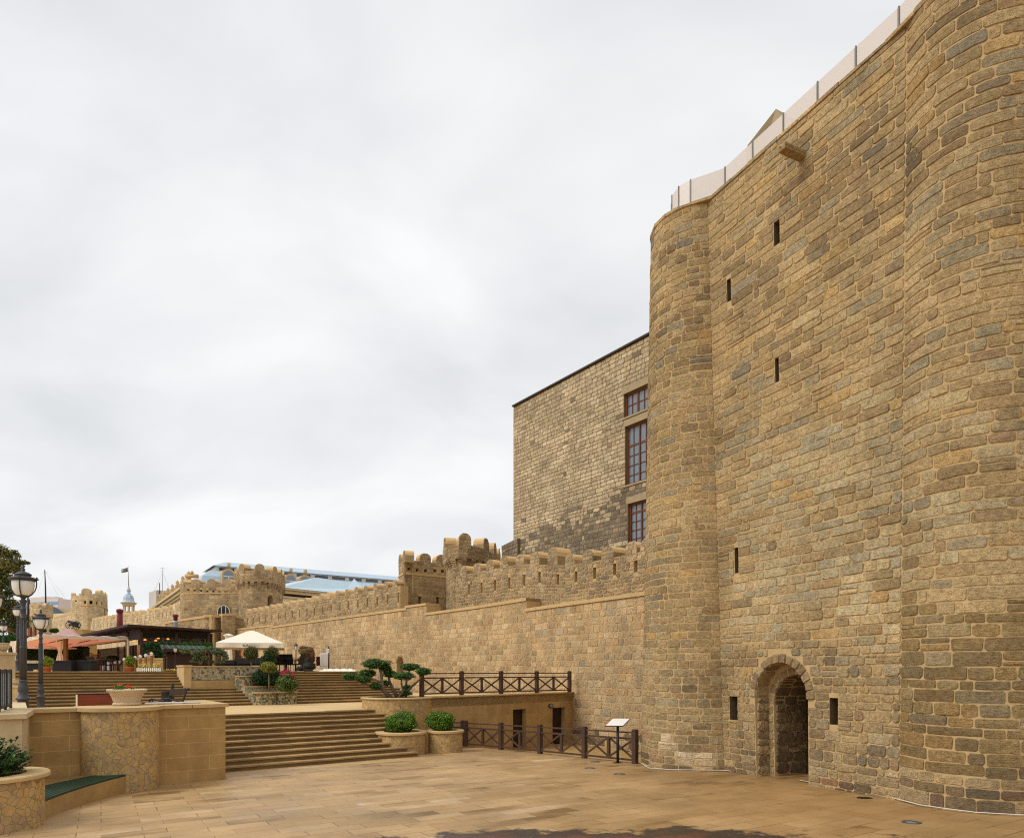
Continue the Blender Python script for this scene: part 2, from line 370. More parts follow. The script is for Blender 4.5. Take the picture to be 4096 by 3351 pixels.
class Rib:
    """a wall face over a plan polyline (left to right as seen), bottom and top heights per point"""
    def __init__(s, plan, zb, zt):
        s.p = [Vector((q[0], q[1])) for q in plan]; n = len(s.p)
        s.zb = zb if hasattr(zb, '__len__') else [zb]*n; s.zt = zt if hasattr(zt, '__len__') else [zt]*n
        s.u = [0.0]
        for a, b in zip(s.p, s.p[1:]): s.u.append(s.u[-1]+(b-a).length)
        s.L = s.u[-1]; s.Hn = sum(b-a for a, b in zip(s.zb, s.zt))/n
        s.n = []
        for i in range(n):
            t = (s.p[min(i+1, n-1)]-s.p[max(i-1, 0)]).normalized(); s.n.append(Vector((t[1], -t[0])))
        s.curved = False
    def seg(s, u):
        for i in range(len(s.u)-2):
            if u <= s.u[i+1]: return i
        return len(s.u)-2
    def at(s, u, v):
        i = s.seg(u); f = (u-s.u[i])/(s.u[i+1]-s.u[i]); p = s.p[i].lerp(s.p[i+1], f)
        zb = s.zb[i]+(s.zb[i+1]-s.zb[i])*f; zt = s.zt[i]+(s.zt[i+1]-s.zt[i])*f
        if s.curved: n = s.n[i].lerp(s.n[i+1], f).normalized()
        else:
            t = (s.p[i+1]-s.p[i]).normalized(); n = Vector((t[1], -t[0]))
        return Vector((p[0], p[1], zb+(zt-zb)*v/s.Hn)), Vector((n[0], n[1], 0))
    def find(s, px, py=None):
        k = (px-CX)/F
        for i in range(len(s.p)-1):
            a, b = s.p[i], s.p[i+1]; fa = a[0]-k*a[1]; fb = b[0]-k*b[1]
            if fa*fb <= 0 and fa != fb:
                f = fa/(fa-fb); u = s.u[i]+f*(s.u[i+1]-s.u[i]); d = a[1]+(b[1]-a[1])*f
                if py is None: return u
                z = ZZ(py, d); zb = s.zb[i]+(s.zb[i+1]-s.zb[i])*f; zt = s.zt[i]+(s.zt[i+1]-s.zt[i])*f
                return u, (z-zb)/(zt-zb)*s.Hn
        raise ValueError(px)
def pxwall(pts, zb): # pts (px, py_top, depth)
    return Rib([(X(p[0], p[2]), p[2]) for p in pts], zb, [ZZ(p[1], p[2]) for p in pts])
def wall_mesh(rib, kind, rng, hr, wr, holes=(), thick=.8, rel=.03, joint=.014, step=None, split=.08, dep=.45, rnd=.3, backz=None, topmat=2, arches=()):
    """mortar face + single stones + back, top and ends; material slots: stone, mortar, coping, dark"""
    mb = MB(); sf = rib.at
    us = list(rib.u)
    if step:
        k = int(rib.L/step)+1; us += [rib.L*i/k for i in range(k+1)]
    cuts = [(a, b, c, d, d) for a, b, c, d in holes]; hf = [rect_hole(*h) for h in holes]
    for uc, r, v0, vs in arches:
        k = 8; ap = [(uc-r*math.cos(math.pi*i/k), vs+r*math.sin(math.pi*i/k)) for i in range(k+1)]
        cuts += [(a, b, v0, za, zb) for (a, za), (b, zb) in zip(ap, ap[1:])]
        nn = sf(uc, vs)[1]; pp = [(uc-r, v0)]+ap+[(uc+r, v0)]; fr = [sf(*q)[0] for q in pp]
        for i in range(len(pp)-1): mb.add([fr[i], fr[i]-nn*dep, fr[i+1]-nn*dep, fr[i+1]], [(0, 1, 2, 3)], 1)
        mb.add([q-nn*dep for q in fr], [tuple(range(len(fr)-1, -1, -1))], 3)
        rr = r+max(.18, r*.35)
        hf.append(lambda a, b, uc=uc, r=r, rr=rr, v0=v0, vs=vs: None if b < v0+.02 or a > vs+rr-.05 else ((uc-r, uc+r) if b <= vs else (lambda w: (uc-w, uc+w) if w > .05 else None)(math.sqrt(max(0, rr*rr-max(0, a-vs)**2)))))
        m = max(7, int(math.pi*r/.22))
        for i in range(m): stone(mb, lambda a, q, uc=uc, r=r, vs=vs: sf(uc-q*math.cos(a/r), vs+q*math.sin(a/r)), math.pi*r*i/m+.01, math.pi*r*(i+1)/m-.01, r+.01, rr-.02, rel, rng, pick(kind if isinstance(kind, str) else 'city', rng), 0, .2)
    mortar(mb, sf, us, 0, rib.Hn, cuts, 1)
    for a, b, c, d in holes: reveal(mb, sf, a, b, c, d, dep, 1, 3)
    stones(mb, sf, 0, rib.L, 0, rib.Hn, hr, wr, kind, rng, joint, rel, hf, split=split, rnd=rnd)
    us = sorted(set(us))
    fr = [sf(u, rib.Hn) for u in us]; bk = [p-n*thick for p, n in fr]; fr = [p for p, n in fr]
    lo = [sf(u, 0)[0] for u in us]; lb = [Vector((b[0], b[1], l[2])) for b, l in zip(bk, lo)]
    for i in range(len(us)-1):
        mb.add([fr[i], fr[i+1], bk[i+1], bk[i]], [(0, 1, 2, 3)], topmat)
        mb.add([bk[i+1], lb[i+1], lb[i], bk[i]], [(3, 2, 1, 0)], 1)
    for i, fl in ((0, (0, 1, 2, 3)), (-1, (3, 2, 1, 0))):
        mb.add([bk[i], lb[i], lo[i], fr[i]], [fl], 1)
    return mb
STM = lambda mo=None: [m_stone, mo or m_mortar, m_cop, m_dark]
def merlon(parent, rib, u, w, h, thick, sq=.45, mats=None, depth0=0.0, zoff=0.0, rng=None, kind='city', rich=False, pt=0.0):
    if not isinstance(kind, str): kind = 'city'
    p, n = rib.at(u, rib.Hn); t = Vector((-n[1], n[0], 0)); p = p+Vector((0, 0, zoff))
    w *= random.uniform(.92, 1.08); h *= random.uniform(.96, 1.04)
    prof = [(-w/2, -.25), (w/2, -.25), (w/2, h*sq)]
    for k in range(1, 8):
        a = math.pi*k/8; prof.append((w/2*(math.cos(a)*(1-pt)+(1-k/4)*pt), h*sq+h*(1-sq)*math.sin(a)**.85))
    prof.append((-w/2, h*sq))
    mb = MB(); m = len(prof)
    fr = [p+t*q[0]+Vector((0, 0, q[1]))+n*(.015-depth0) for q in prof]; bk = [q-n*thick for q in fr]
    col = pick(kind if isinstance(kind, str) else 'city', rng or random)
    mb.add(fr, [tuple(range(m))], 0, col); mb.add(bk, [tuple(range(m-1, -1, -1))], 0, col)
    for i in range(m):
        j = (i+1) % m; up = i >= 2 and i < m-1
        mb.add([fr[i], bk[i], bk[j], fr[j]], [(0, 1, 2, 3)], 1 if up else 0, col, False)
    if rich:
        q = lambda a, b: (p+t*a+Vector((0, 0, b))+n*.015, n); z = -.25; rg = rng or random
        while z < h*.97-.06:
            hh = min(rg.uniform(.16, .24), h-z)
            zm = z+hh*.75; wx = w/2 if zm < h*sq else w/2*math.sqrt(max(.02, 1-((zm-h*sq)/(h*(1-sq)))**2)); x = -wx
            while x < wx-.02:
                ww = rg.uniform(.22, .5); ww = wx-x if wx-x-ww < .14 else ww
                stone(mb, q, x+.008, x+ww-.008, z+.008, z+hh-.008, .022, rg, pick(kind, rg), 0, .25); x += ww
            z += hh
    return mb.build('merlon', mats or [m_stone, m_barrel], parent)
# ------------------------------------------------------------------ foliage
def leaves(mb, c, rad, n, size, rng, cols, fill=.35, mat=0, aspect=.55, flat=0.0):
    c = Vector(c); ph = rng.uniform(0, 6.28)
    for _ in range(n):
        while True:
            d = Vector((rng.uniform(-1, 1), rng.uniform(-1, 1), rng.uniform(-1, 1)))
            if .05 < d.length <= 1: break
        L = d.length; r = 1-(1-fill)*rng.random()**1.6 if fill < 1 else L
        kk = 1+.1*math.sin(4.3*d[0]/L+ph)*math.sin(3.9*d[1]/L+1.3*ph)+.08*math.sin(6.5*d[2]/L+2*ph+2.5*d[0]/L); d = d/L*r*kk*rng.uniform(.93, 1.07)
        d = d*(1.0 if rng.random() < .85 else rng.uniform(1.0, 1.16)); p = c+Vector((d[0]*rad[0], d[1]*rad[1], d[2]*rad[2]))
        nrm = (Vector((d[0], d[1], d[2]+.35))+Vector((rng.gauss(0, .6), rng.gauss(0, .6), rng.gauss(0, .6)))).normalized()
        a = nrm.orthogonal().normalized(); a = Matrix.Rotation(rng.uniform(0, 6.28), 3, nrm) @ a; b = nrm.cross(a)
        s = size*rng.uniform(.6, 1.3); q = rng.choice(cols); k = rng.uniform(.7, 1.35)*1.6; col = (q[0]*k, q[1]*k, q[2]*k)
        mb.add([p-a*s, p+b*s*aspect+nrm*s*.15, p+a*s, p-b*s*aspect+nrm*s*.15], [(0, 1, 2, 3)], mat, col)
    return mb
def core(mb, c, rad, rng, col, mat=0, n=10):
    prof = []
    for i in range(n+1):
        a = -math.pi/2+math.pi*i/n; prof.append((max(math.cos(a), 0), math.sin(a)))
    vs = []; fs = []; m = 14
    for r, z in prof:
        for k in range(m):
            an = 2*math.pi*k/m; j = rng.uniform(.86, 1.04); vs.append((c[0]+rad[0]*r*math.cos(an)*j, c[1]+rad[1]*r*math.sin(an)*j, c[2]+rad[2]*z*j))
    for i in range(n):
        for k in range(m): fs.append((i*m+k, i*m+(k+1) % m, (i+1)*m+(k+1) % m, (i+1)*m+k))
    return mb.add(vs, fs, mat, col)
GR_DK = [S(28, 46, 20), S(36, 58, 24), S(46, 66, 30), S(22, 36, 18)]
GR_BOX = [S(58, 86, 20), S(76, 104, 26), S(44, 68, 18), S(98, 124, 36)]
GR_OL = [S(74, 86, 52), S(92, 104, 66), S(58, 72, 42), S(112, 120, 84)]
GR_PINE = [S(44, 70, 26), S(60, 88, 34), S(36, 58, 24), S(84, 112, 48)]
GR_TREE = [S(52, 58, 26), S(66, 72, 30), S(84, 84, 36), S(40, 48, 24), S(104, 92, 38)]
GR_GOLD = [S(112, 108, 34), S(92, 96, 30), S(130, 118, 40), S(76, 84, 30)]
# ================================================================== THE STONE TOWER
def circ(c, r, a): return Vector((c[0]+r*math.cos(R(a)), c[1]+r*math.sin(R(a))))
ZT = 15.75
m_gl = glass_mat('parapet glass', S(222, 213, 205), .78, .25)
class Tower:
    def __init__(s):
        st = []
        N = 34
        for i in range(N+1):
            f = i/N; st.append((circ((5.66, 20.3), 1.78, -260+f*173.5), circ((5.48, 20.0), 1.37, -260+f*164.5)))
        s.iL = len(st)-1
        cR, tR = Vector((7.71, 13.58)), Vector((7.84, 13.54)); cL, tL = st[-1]
        for i in range(1, 13): f = i/12; st.append((cL.lerp(cR, f), tL.lerp(tR, f)))
        s.iR = len(st)-1
        for i in range(1, 37):
            f = i/36; st.append((circ((9.2, 13.4), 1.5, 173+f*160), circ((9.27, 13.45), 1.42, 177+f*156)))
        s.iE = len(st)-1
        s.st = st; s.u = [0.0]
        for a, b in zip(st, st[1:]): s.u.append(s.u[-1]+((b[0]-a[0]).length+(b[1]-a[1]).length)/2)
        s.L = s.u[-1]
    def seg(s, u):
        for i in range(len(s.u)-2):
            if u <= s.u[i+1]: return i
        return len(s.u)-2
    def xy(s, i, f, z):
        k = z/ZT; a = s.st[i][0].lerp(s.st[i][1], k); b = s.st[i+1][0].lerp(s.st[i+1][1], k); return a.lerp(b, f), (b-a).normalized()
    def at(s, u, v):
        i = s.seg(u); f = (u-s.u[i])/(s.u[i+1]-s.u[i]); p, t = s.xy(i, f, v)
        return Vector((p[0], p[1], v)), Vector((t[1], -t[0], 0))
    def find(s, px, py, lo=None):
        z = 3.0; k = (px-CX)/F
        for _ in range(12):
            for i in range(s.iL if lo is None else lo, len(s.st)-1):
                a = s.xy(i, 0, z)[0]; b = s.xy(i, 1, z)[0]; fa, fb = a[0]-k*a[1], b[0]-k*b[1]
                if fa*fb <= 0 and fa != fb:
                    f = fa/(fa-fb); d = a[1]+(b[1]-a[1])*f; u = s.u[i]+f*(s.u[i+1]-s.u[i]); z = max(0, min(ZT, ZZ(py, d))); break
        return u, z
TW = Tower(); rng = random.Random(11)
tower = thing('stone_tower', 'massive ribbed medieval stone tower with arched doorway and narrow slits', 'tower', (7.5, 17.5, 0))
mb = MB(); sf = TW.at
slits = []
for xa, xb, ya, yb in ((3096, 3119, 882, 988), (2909, 2924, 1115, 1211), (3101, 3115, 1430, 1532), (2940, 2954, 2189, 2293), (2920, 2951, 2782, 2877), (3318, 3352, 2790, 2896)):
    ua, za = TW.find(xa, yb); ub, zb = TW.find(xb, (ya+yb)/2); um, zt = TW.find((xa+xb)/2, ya)
    slits.append((ua, max(ub, ua+.12), za, zt))
u0d = TW.find(3022, 2900)[0]; u1d = TW.find(3233, 2900)[0]; ucd = (u0d+u1d)/2; rd = (u1d-u0d)/2; zs = 2.3
cuts = [(a, b, c, d, d) for a, b, c, d in slits]; NA = 12
arc = [(ucd-rd*math.cos(math.pi*i/NA), zs+rd*math.sin(math.pi*i/NA)) for i in range(NA+1)]
for (a, za), (b, zb) in zip(arc, arc[1:]): cuts.append((a, b, -.2, za, zb))
us = list(TW.u)
mortar(mb, sf, us, -.3, ZT, cuts, 1)
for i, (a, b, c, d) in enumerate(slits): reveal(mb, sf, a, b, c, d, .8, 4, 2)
def arch_hole(ri, cu, z0):
    def f(a, b):
        m = (a+b)/2
        if a > z0+ri-.04: return None
        if b <= z0: return (cu-ri, cu+ri)
        h = max(0, (max(a, z0)-z0)); w = math.sqrt(max(0, ri*ri-h*h)); return (cu-w, cu+w) if w > .08 else None
    return f
ring = .2
holes = [rect_hole(*q) for q in slits]+[lambda a, b: arch_hole(rd+ring, ucd, zs)(a, b) if b > zs else (u0d-.01, u1d+.01)]
uL, uR = TW.u[TW.iL], TW.u[TW.iR]
uPa = TW.find(2612, 2980, 10)[0] if False else TW.u[TW.iL]-1.75; uPb = uPa+1.2
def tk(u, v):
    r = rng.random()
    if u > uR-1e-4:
        if v < .9: return 'base' if r < .6 else 'dark'  # dark stones at the foot, a contact shadow put into the colour
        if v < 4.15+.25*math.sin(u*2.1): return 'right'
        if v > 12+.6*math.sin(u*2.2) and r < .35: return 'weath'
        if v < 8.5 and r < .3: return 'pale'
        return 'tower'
    if uPa < u < uPb and .35 < v < 1.0 and r < .7: return 'plaster'
    if v < .55 and r < .45: return 'dark'  # lowest courses darker, standing in for contact shadow at the foot
    if v < 1.1: return 'base'
    q = math.sin(u*.9+1)+math.sin(u*2.3+v*.7)
    if u > uL and 9.8+.5*q < v < 14.4+.4*q and r < .42: return 'weath'
    if u < uL and v > 11 and r < .3: return 'weath'
    if u > uL and 3.9+.4*q < v < 8.2+.6*q and r < .6: return 'pale'
    if v < 3.4 and r < .3: return 'base'
    return 'tower'
hrt = lambda v: (.15, .25) if v < 3.6 else (.18, .25)
ua0 = TW.u[7]
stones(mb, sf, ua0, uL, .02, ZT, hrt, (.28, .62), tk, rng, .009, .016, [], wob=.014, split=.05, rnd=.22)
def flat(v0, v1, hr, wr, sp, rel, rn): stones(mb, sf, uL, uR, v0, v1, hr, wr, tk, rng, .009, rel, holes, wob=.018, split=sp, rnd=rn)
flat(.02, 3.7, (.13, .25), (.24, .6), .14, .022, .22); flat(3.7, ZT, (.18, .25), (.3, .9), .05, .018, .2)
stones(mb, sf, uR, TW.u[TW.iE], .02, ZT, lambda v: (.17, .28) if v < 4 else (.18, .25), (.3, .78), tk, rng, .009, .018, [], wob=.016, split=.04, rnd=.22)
# voussoirs and the two orders of the doorway
n_d = sf(ucd, 1.5)[1]
def sa(a, r): th = a/rd; p, n = sf(ucd-r*math.cos(th), zs+r*math.sin(th)); return p+n*.02, n
na = 14
for i in range(na): stone(mb, sa, math.pi*rd*i/na+.012, math.pi*rd*(i+1)/na-.012, rd-.02, rd+ring*rng.uniform(.88, 1.05), .018, rng, pick('base', rng), 0, .14)
def order(cu, r, z0, zb0, d0, d1, mat):
    pts = [(cu-r, zb0)]+[(cu-r*math.cos(math.pi*i/NA), z0+r*math.sin(math.pi*i/NA)) for i in range(NA+1)]+[(cu+r, zb0)]
    fr = [sf(*q)[0]-n_d*d0 for q in pts]; bk = [sf(*q)[0]-n_d*d1 for q in pts]
    for i in range(len(pts)-1): mb.add([fr[i], bk[i], bk[i+1], fr[i+1]], [(0, 1, 2, 3)], mat)
    if d0 == 0:
        for i in range(11):
            a0, a1 = math.pi*i/11, math.pi*(i+1)/11
            def so(dd, q, r=r): th = q/r; p = sf(cu-r*math.cos(th), z0+r*math.sin(th))[0]-n_d*dd; o = sf(cu, z0)[0]-n_d*dd; return p, (o-p).normalized()
            stone(mb, so, .02, d1-.01, a0*r+.01, a1*r-.01, .02, rng, pick('base', rng))
order(ucd, rd, zs, -.2, 0, .42, 1)
ri = rd*.87; ci = u1d-.03-ri; zi = 2.12
sf2 = lambda u, v: (sf(u, v)[0]-n_d*.42, n_d)
arci = [(ci-ri*math.cos(math.pi*i/NA), zi+ri*math.sin(math.pi*i/NA)) for i in range(NA+1)]
mortar(mb, sf2, [u0d-.3, u1d+.3], -.2, 3.6, [(a, b, -.2, za, zb) for (a, za), (b, zb) in zip(arci, arci[1:])], 1)
order(ci, ri, zi, -.2, .42, 1.55, 1)
def sai(a, r): th = a/ri; p, n = sf2(ci-r*math.cos(th), zi+r*math.sin(th)); return p, n
for i in range(10): stone(mb, sai, math.pi*ri*i/10+.012, math.pi*ri*(i+1)/10-.012, ri-.01, ri+.18, .02, rng, pick('base', rng), 0, .14)
stones(mb, sf2, u0d+.01, ci-ri-.01, .1, zs-.2, (.17, .28), (.3, .5), 'base', rng, .014, .025)
t_d = Vector((-n_d[1], n_d[0], 0))
def jamb(u, d0): # left reveal, stones along the depth
    o = sf(u, 0)[0]
    return lambda dd, v: (Vector((o[0], o[1], v))-n_d*(d0+dd), t_d)
stones(mb, jamb(u0d, 0), .02, .42, .1, zs, (.17, .3), (.2, .42), 'base', rng, .016, .03)
stones(mb, jamb(ci-ri, .42), .02, 1.33, .1, zi, (.17, .34), (.3, .55), 'dark', rng, .02, .035)  # deep jamb and vault use dark stones, recess shade painted into them
def vault(a, dd):
    th = a/ri; p = sf(ci-ri*math.cos(th), zi+ri*math.sin(th))[0]-n_d*(.42+dd); q = sf(ci, zi)[0]-n_d*(.42+dd); return p, (q-p).normalized()
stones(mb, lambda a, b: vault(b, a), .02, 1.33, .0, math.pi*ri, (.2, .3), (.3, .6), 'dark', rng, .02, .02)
# roof and the back of the tower
topo = [sf(u, ZT)[0] for u in TW.u]; back = [Vector((13.5, 14.5, ZT)), Vector((15.5, 18, ZT)), Vector((13.5, 23.5, ZT)), Vector((9, 24.5, ZT))]
outl = topo+back
mb.add([q-Vector((0, 0, .02)) for q in outl], [tuple(range(len(outl)))], 3)
bb = [topo[-1]]+back+[topo[0]]
for a, b in zip(bb, bb[1:]): mb.add([a, b, Vector((b[0], b[1], -.3)), Vector((a[0], a[1], -.3))], [(0, 3, 2, 1)], 1)
mb.build('body', [m_stone, m_mortar, m_dark, m_conc, M('shaded reveal stone', S(104, 86, 60), .95, .3, 6, .5, 30)], tower)  # slit reveals are dark brown: the shade inside is put into the colour
# coping stones along the rim, each a little uneven
mb = MB(); u = TW.u[5]
while u < TW.u[TW.iE]-.3:
    w = rng.uniform(.35, .7); h = rng.uniform(.05, .1)
    a, na_ = sf(u+.005, ZT); b, nb_ = sf(u+w-.01, ZT)
    q = [a+na_*.04, b+nb_*.04, b-nb_*.45, a-na_*.45]
    mb.add(q+[p+Vector((0, 0, h)) for p in q], [(0, 1, 5, 4), (1, 2, 6, 5), (2, 3, 7, 6), (3, 0, 4, 7), (4, 5, 6, 7), (3, 2, 1, 0)], 0, pick('tower', rng)); u += w
mb.build('rim_coping', [m_stone], tower)
# wooden door leaf deep in the recess
mb = MB(); dd = 1.44; w = 2*ri; k = 7
for i in range(k):
    ua = ci-ri+w*i/k; ub = ua+w/k-.012; th = max(0, ri*ri-((ua+ub)/2-ci)**2); zt = zi+math.sqrt(th)
    o = sf(ua, .3)[0]-n_d*dd; mb.obox(Vector((o[0], o[1], .3)), t_d*(ub-ua), -n_d*.05, Vector((0, 0, zt-.3)))
dr = mb.build('door', [m_woodd], tower)
for z in (.8, 1.3, 1.85):
    mb = MB(); o = sf(ci-ri, z)[0]-n_d*(dd-.02); mb.obox(Vector((o[0], o[1], z)), t_d*w, n_d*.02, Vector((0, 0, .06))); mb.build('iron_strap', [m_black], dr); WL[dr.name] = WL[tower.name]
# glass parapet with posts
def inset(u, k, z): p, n = sf(u, ZT); q = p-n*k; return Vector((q[0], q[1], z))
pu = [TW.u[11]]
while pu[-1] < TW.u[TW.iE]-1: pu.append(pu[-1]+(.8 if pu[-1] < uL-.5 else .98))
PT = 1.12; M_post = M('weathered steel', S(132, 126, 120), .5, .1, 5, .05)
for i, u in enumerate(pu):
    if i+1 < len(pu):
        a, b = inset(u+.03, .58, ZT-.01), inset(pu[i+1]-.03, .58, ZT-.01); t = (b-a).normalized(); n = Vector((t[1], -t[0], 0))
        q = MB(); q.obox(a, b-a, n*.015, Vector((0, 0, PT))); q.build('glass_panel', [m_gl], tower)
    p, n = sf(u, ZT); t = Vector((-n[1], n[0], 0)); q = MB()
    c = inset(u, .58, ZT-.01); q.obox(c-t*.013-n*.02, t*.026, n*.05, Vector((0, 0, PT+.02))); q.build('parapet_post', [M_post], tower)
# stone spout under the rim
us_, zs_ = TW.find(3212, 640); p, n = sf(us_, zs_); t = Vector((-n[1], n[0], 0)); mb = MB()
SC_ = S(176, 150, 108); mb.obox(p-t*.1-n*.3, t*.2, n*.98, Vector((0, 0, .07)), col=SC_); mb.obox(p-t*.1-n*.3+Vector((0, 0, .07)), t*.05, n*.98, Vector((0, 0, .07)), col=SC_); mb.obox(p+t*.05-n*.3+Vector((0, 0, .07)), t*.05, n*.98, Vector((0, 0, .07)), col=SC_)
mb.build('water_spout', [m_stone], tower, bevel=.01)
# stair head on the roof
a = D(3104, 436, 19.7); b = D(3330, 560, 22.0); l0 = D(2955, 660, 19.8); l0[2] = ZT; r0 = D(3330, 560, 17.6); r0[2] = ZT; l1 = b+(l0-a); l1[2] = ZT; r1 = b+(r0-a); r1[2] = ZT
ml = D(2990, 582, 19.75); ml1 = ml+(b-a)
mb = MB(); mb.add([a, b, l0, l1, r0, r1, ml, ml1], [(0, 6, 2, 4), (0, 4, 5, 1), (6, 0, 1, 7), (2, 6, 7, 3), (1, 5, 3, 7)], 0, S(176, 146, 100))
mb.build('stair_head', [m_conc], tower)
# white cable pinned along the foot of the tower
for pts in ([(2556, 3046), (2603, 3074), (2684, 3080), (2800, 3082), (2900, 3083), (3020, 3097)], [(3206, 3123), (3350, 3149), (3399, 3159), (3530, 3181), (3599, 3200), (3684, 3222), (3793, 3238), (3903, 3252), (4090, 3263), (4300, 3262)]):
    mb = MB(); mb.tube([G(*q)+Vector((-.06, -.05, .035)) for q in pts], .009, 6)
    tag(mb.build('cable', [m_cable]), 'white cable along the foot of the tower %s of the doorway' % ('left' if pts[0][0] < 3000 else 'right'), 'cable', 'cables along the tower foot')
# ================================================================== RETAINING WALL
def rd_(px):
    T = [(2825, 26.7), (2640, 28.75), (2573, 29.74), (2108, 37.5), (1706, 47.2), (1625, 49.3), (1300, 60.1), (1059, 70.9), (916, 77.5), (700, 89)]
    for (a, da), (b, db) in zip(T, T[1:]):
        if px >= b: f = (px-a)/(b-a); return 1/(1/da+(1/db-1/da)*f)
    return 89
def slope(pts, px):
    for (a, ya), (b, yb) in zip(pts, pts[1:]):
        if min(a, b) <= px <= max(a, b): return ya+(yb-ya)*(px-a)/(b-a)
    return pts[-1][1]
ret = thing('retaining_wall', 'long retaining wall of tan squared stone blocks rising beside the stairs', 'wall', (X(2108, 37.5), 37.5, 0))
rng = random.Random(5)
secs = [([(916, 2524), (1094, 2504)], 1.0), ([(1059, 2515), (1300, 2484), (1627, 2440)], -.9), ([(1622, 2432), (1706, 2421)], 1.0), ([(1702, 2461), (1900, 2435), (2108, 2403)], 1.0), ([(2104, 2446), (2300, 2419), (2573, 2383), (2640, 2373), (2825, 2346)], -.85)]
for pts, zb in secs:
    rb = pxwall([(x, y, rd_(x)) for x, y in pts], zb)
    far = pts[0][0] < 1300
    holes = []; ar = []
    if pts[0][0] == 1059:
        u = rb.find(1600, 2652); ar = [(u[0], .5, u[1]-1.1, u[1])]
    def kf(u, v, rb=rb, rng=rng):
        return 'dark' if (rb.zb[0] < 0 and v < .9 and rng.random() < .5) else 'wall'
    mb = wall_mesh(rb, kf, rng, (.26, .4) if not far else (.3, .44), (.3, .72), holes, 1.2, .02, .017, 3.0, .02, 1.0, .2, arches=ar)
    o = mb.build('wall_section', STM(), ret)
    mb = MB(); us = sorted(set(rb.u+[rb.L*i/12 for i in range(13)]))
    for a, b in zip(us, us[1:]):
        pa, na_ = rb.at(a, rb.Hn); pb, nb_ = rb.at(b, rb.Hn); k = Vector((0, 0, .005))
        mb.obox(pa+na_*.08+k, pb-pa, -na_*1.15, Vector((0, 0, .17)))
    mb.build('coping', [m_cop], ret, bevel=.012)
# ================================================================== CITY WALL WITH MERLONS
def loop_holes(rb, pxs, h, w):
    out = []
    for px, py in pxs:
        try: u, v = rb.find(px, py)
        except ValueError: continue
        if v-h/2 > .05 and v+h/2 < rb.Hn-.05 and u-w/2 > .05 and u+w/2 < rb.L-.05: out.append((u-w/2, u+w/2, v-h/2, v+h/2))
    return out
rng = random.Random(8)
def city(name_label, base, mpts, hpts, dfun, zb, mh, mw, drop, kind, hr, wr, thick, hh, hw, mo=None):
    """mpts: merlon crowns in the photo, hpts: loopholes"""
    t = thing('city_wall', name_label, 'wall', base, 'stretches of crenellated city wall')
    mpts = sorted(mpts); e0 = mpts[0]; e1 = mpts[-1]
    crest = [(x, y) for x, y in mpts]
    x0 = e0[0]-(mpts[1][0]-e0[0])*.6; x1 = e1[0]+(e1[0]-mpts[-2][0])*.6
    y0 = e0[1]-(mpts[1][1]-e0[1])*.6; y1 = e1[1]+(e1[1]-mpts[-2][1])*.6
    pts = [(x0, y0)]+[crest[i] for i in range(1, len(crest)-1, 3)]+[(x1, y1)]
    rb = Rib([(X(x, dfun(x)), dfun(x)) for x, _ in pts], zb, [ZZ(y, dfun(x))-mh for x, y in pts])
    mb = wall_mesh(rb, kind, rng, hr, wr, loop_holes(rb, hpts, hh, hw), thick, .03, .02, 4.0, .05, .5, .35)
    mb.build('wall_section', STM(mo), t)
    for x, y in mpts:
        u = rb.find(x); p, _ = rb.at(u, rb.Hn); h = ZZ(y, dfun(x))-p[2]; merlon(t, rb, u, mw if not callable(mw) else mw(x), h, thick, .45 if dfun(x) < 60 else .2, rng=rng, kind=kind, rich=dfun(x) < 60, pt=0 if dfun(x) < 70 else .75)
    return t, rb
dA = lambda x: rd_(x)+1.7
wa, rbA = city('crenellated city wall with dark loopholes between the big tower and round bastion', (X(2200, 36), 36, 4),
    [(2690, 2118), (2640, 2134), (2590, 2150), (2525, 2165), (2430, 2182), (2352, 2198), (2280, 2216), (2211, 2184), (2140, 2205), (2080, 2214), (2017, 2223), (1960, 2237), (1907, 2251), (1855, 2263)],
    [(2543, 2264), (2458, 2276), (2378, 2291), (2304, 2306), (2231, 2317), (2158, 2308), (2097, 2320), (2037, 2331), (1980, 2340), (1926, 2350), (1876, 2356), (1829, 2364)], dA, 4.6, .6, lambda x: .85, 0, 'city', (.16, .28), (.28, .6), 1.0, .62, .24)
wc, rbC = city('long crenellated city wall climbing past the arched niche to two square bastions', (X(1300, 62), 62, 4),
    [(1580, 2318), (1544, 2324), (1501, 2333), (1463, 2341), (1425, 2346), (1387, 2355), (1349, 2361), (1313, 2367), (1282, 2374), (1251, 2383), (1221, 2389), (1191, 2396), (1161, 2400), (1133, 2407), (1107, 2412), (1082, 2416), (1058, 2423), (1034, 2427), (1011, 2430), (988, 2434)],
    [(1593, 2389), (1551, 2397), (1509, 2405), (1470, 2409), (1432, 2416), (1395, 2421), (1360, 2426), (1325, 2432), (1291, 2440), (1258, 2444), (1228, 2448), (1199, 2453), (1170, 2457), (1141, 2463), (1115, 2468), (1088, 2473), (1063, 2477), (1039, 2480), (1014, 2482), (990, 2486)], dA, 5.0, .52, .68, 0, 'city', (.2, .34), (.3, .7), .7, .75, .24)
dD = lambda x: 1/(1/89+(1/135-1/89)*(720-x)/(720-322))
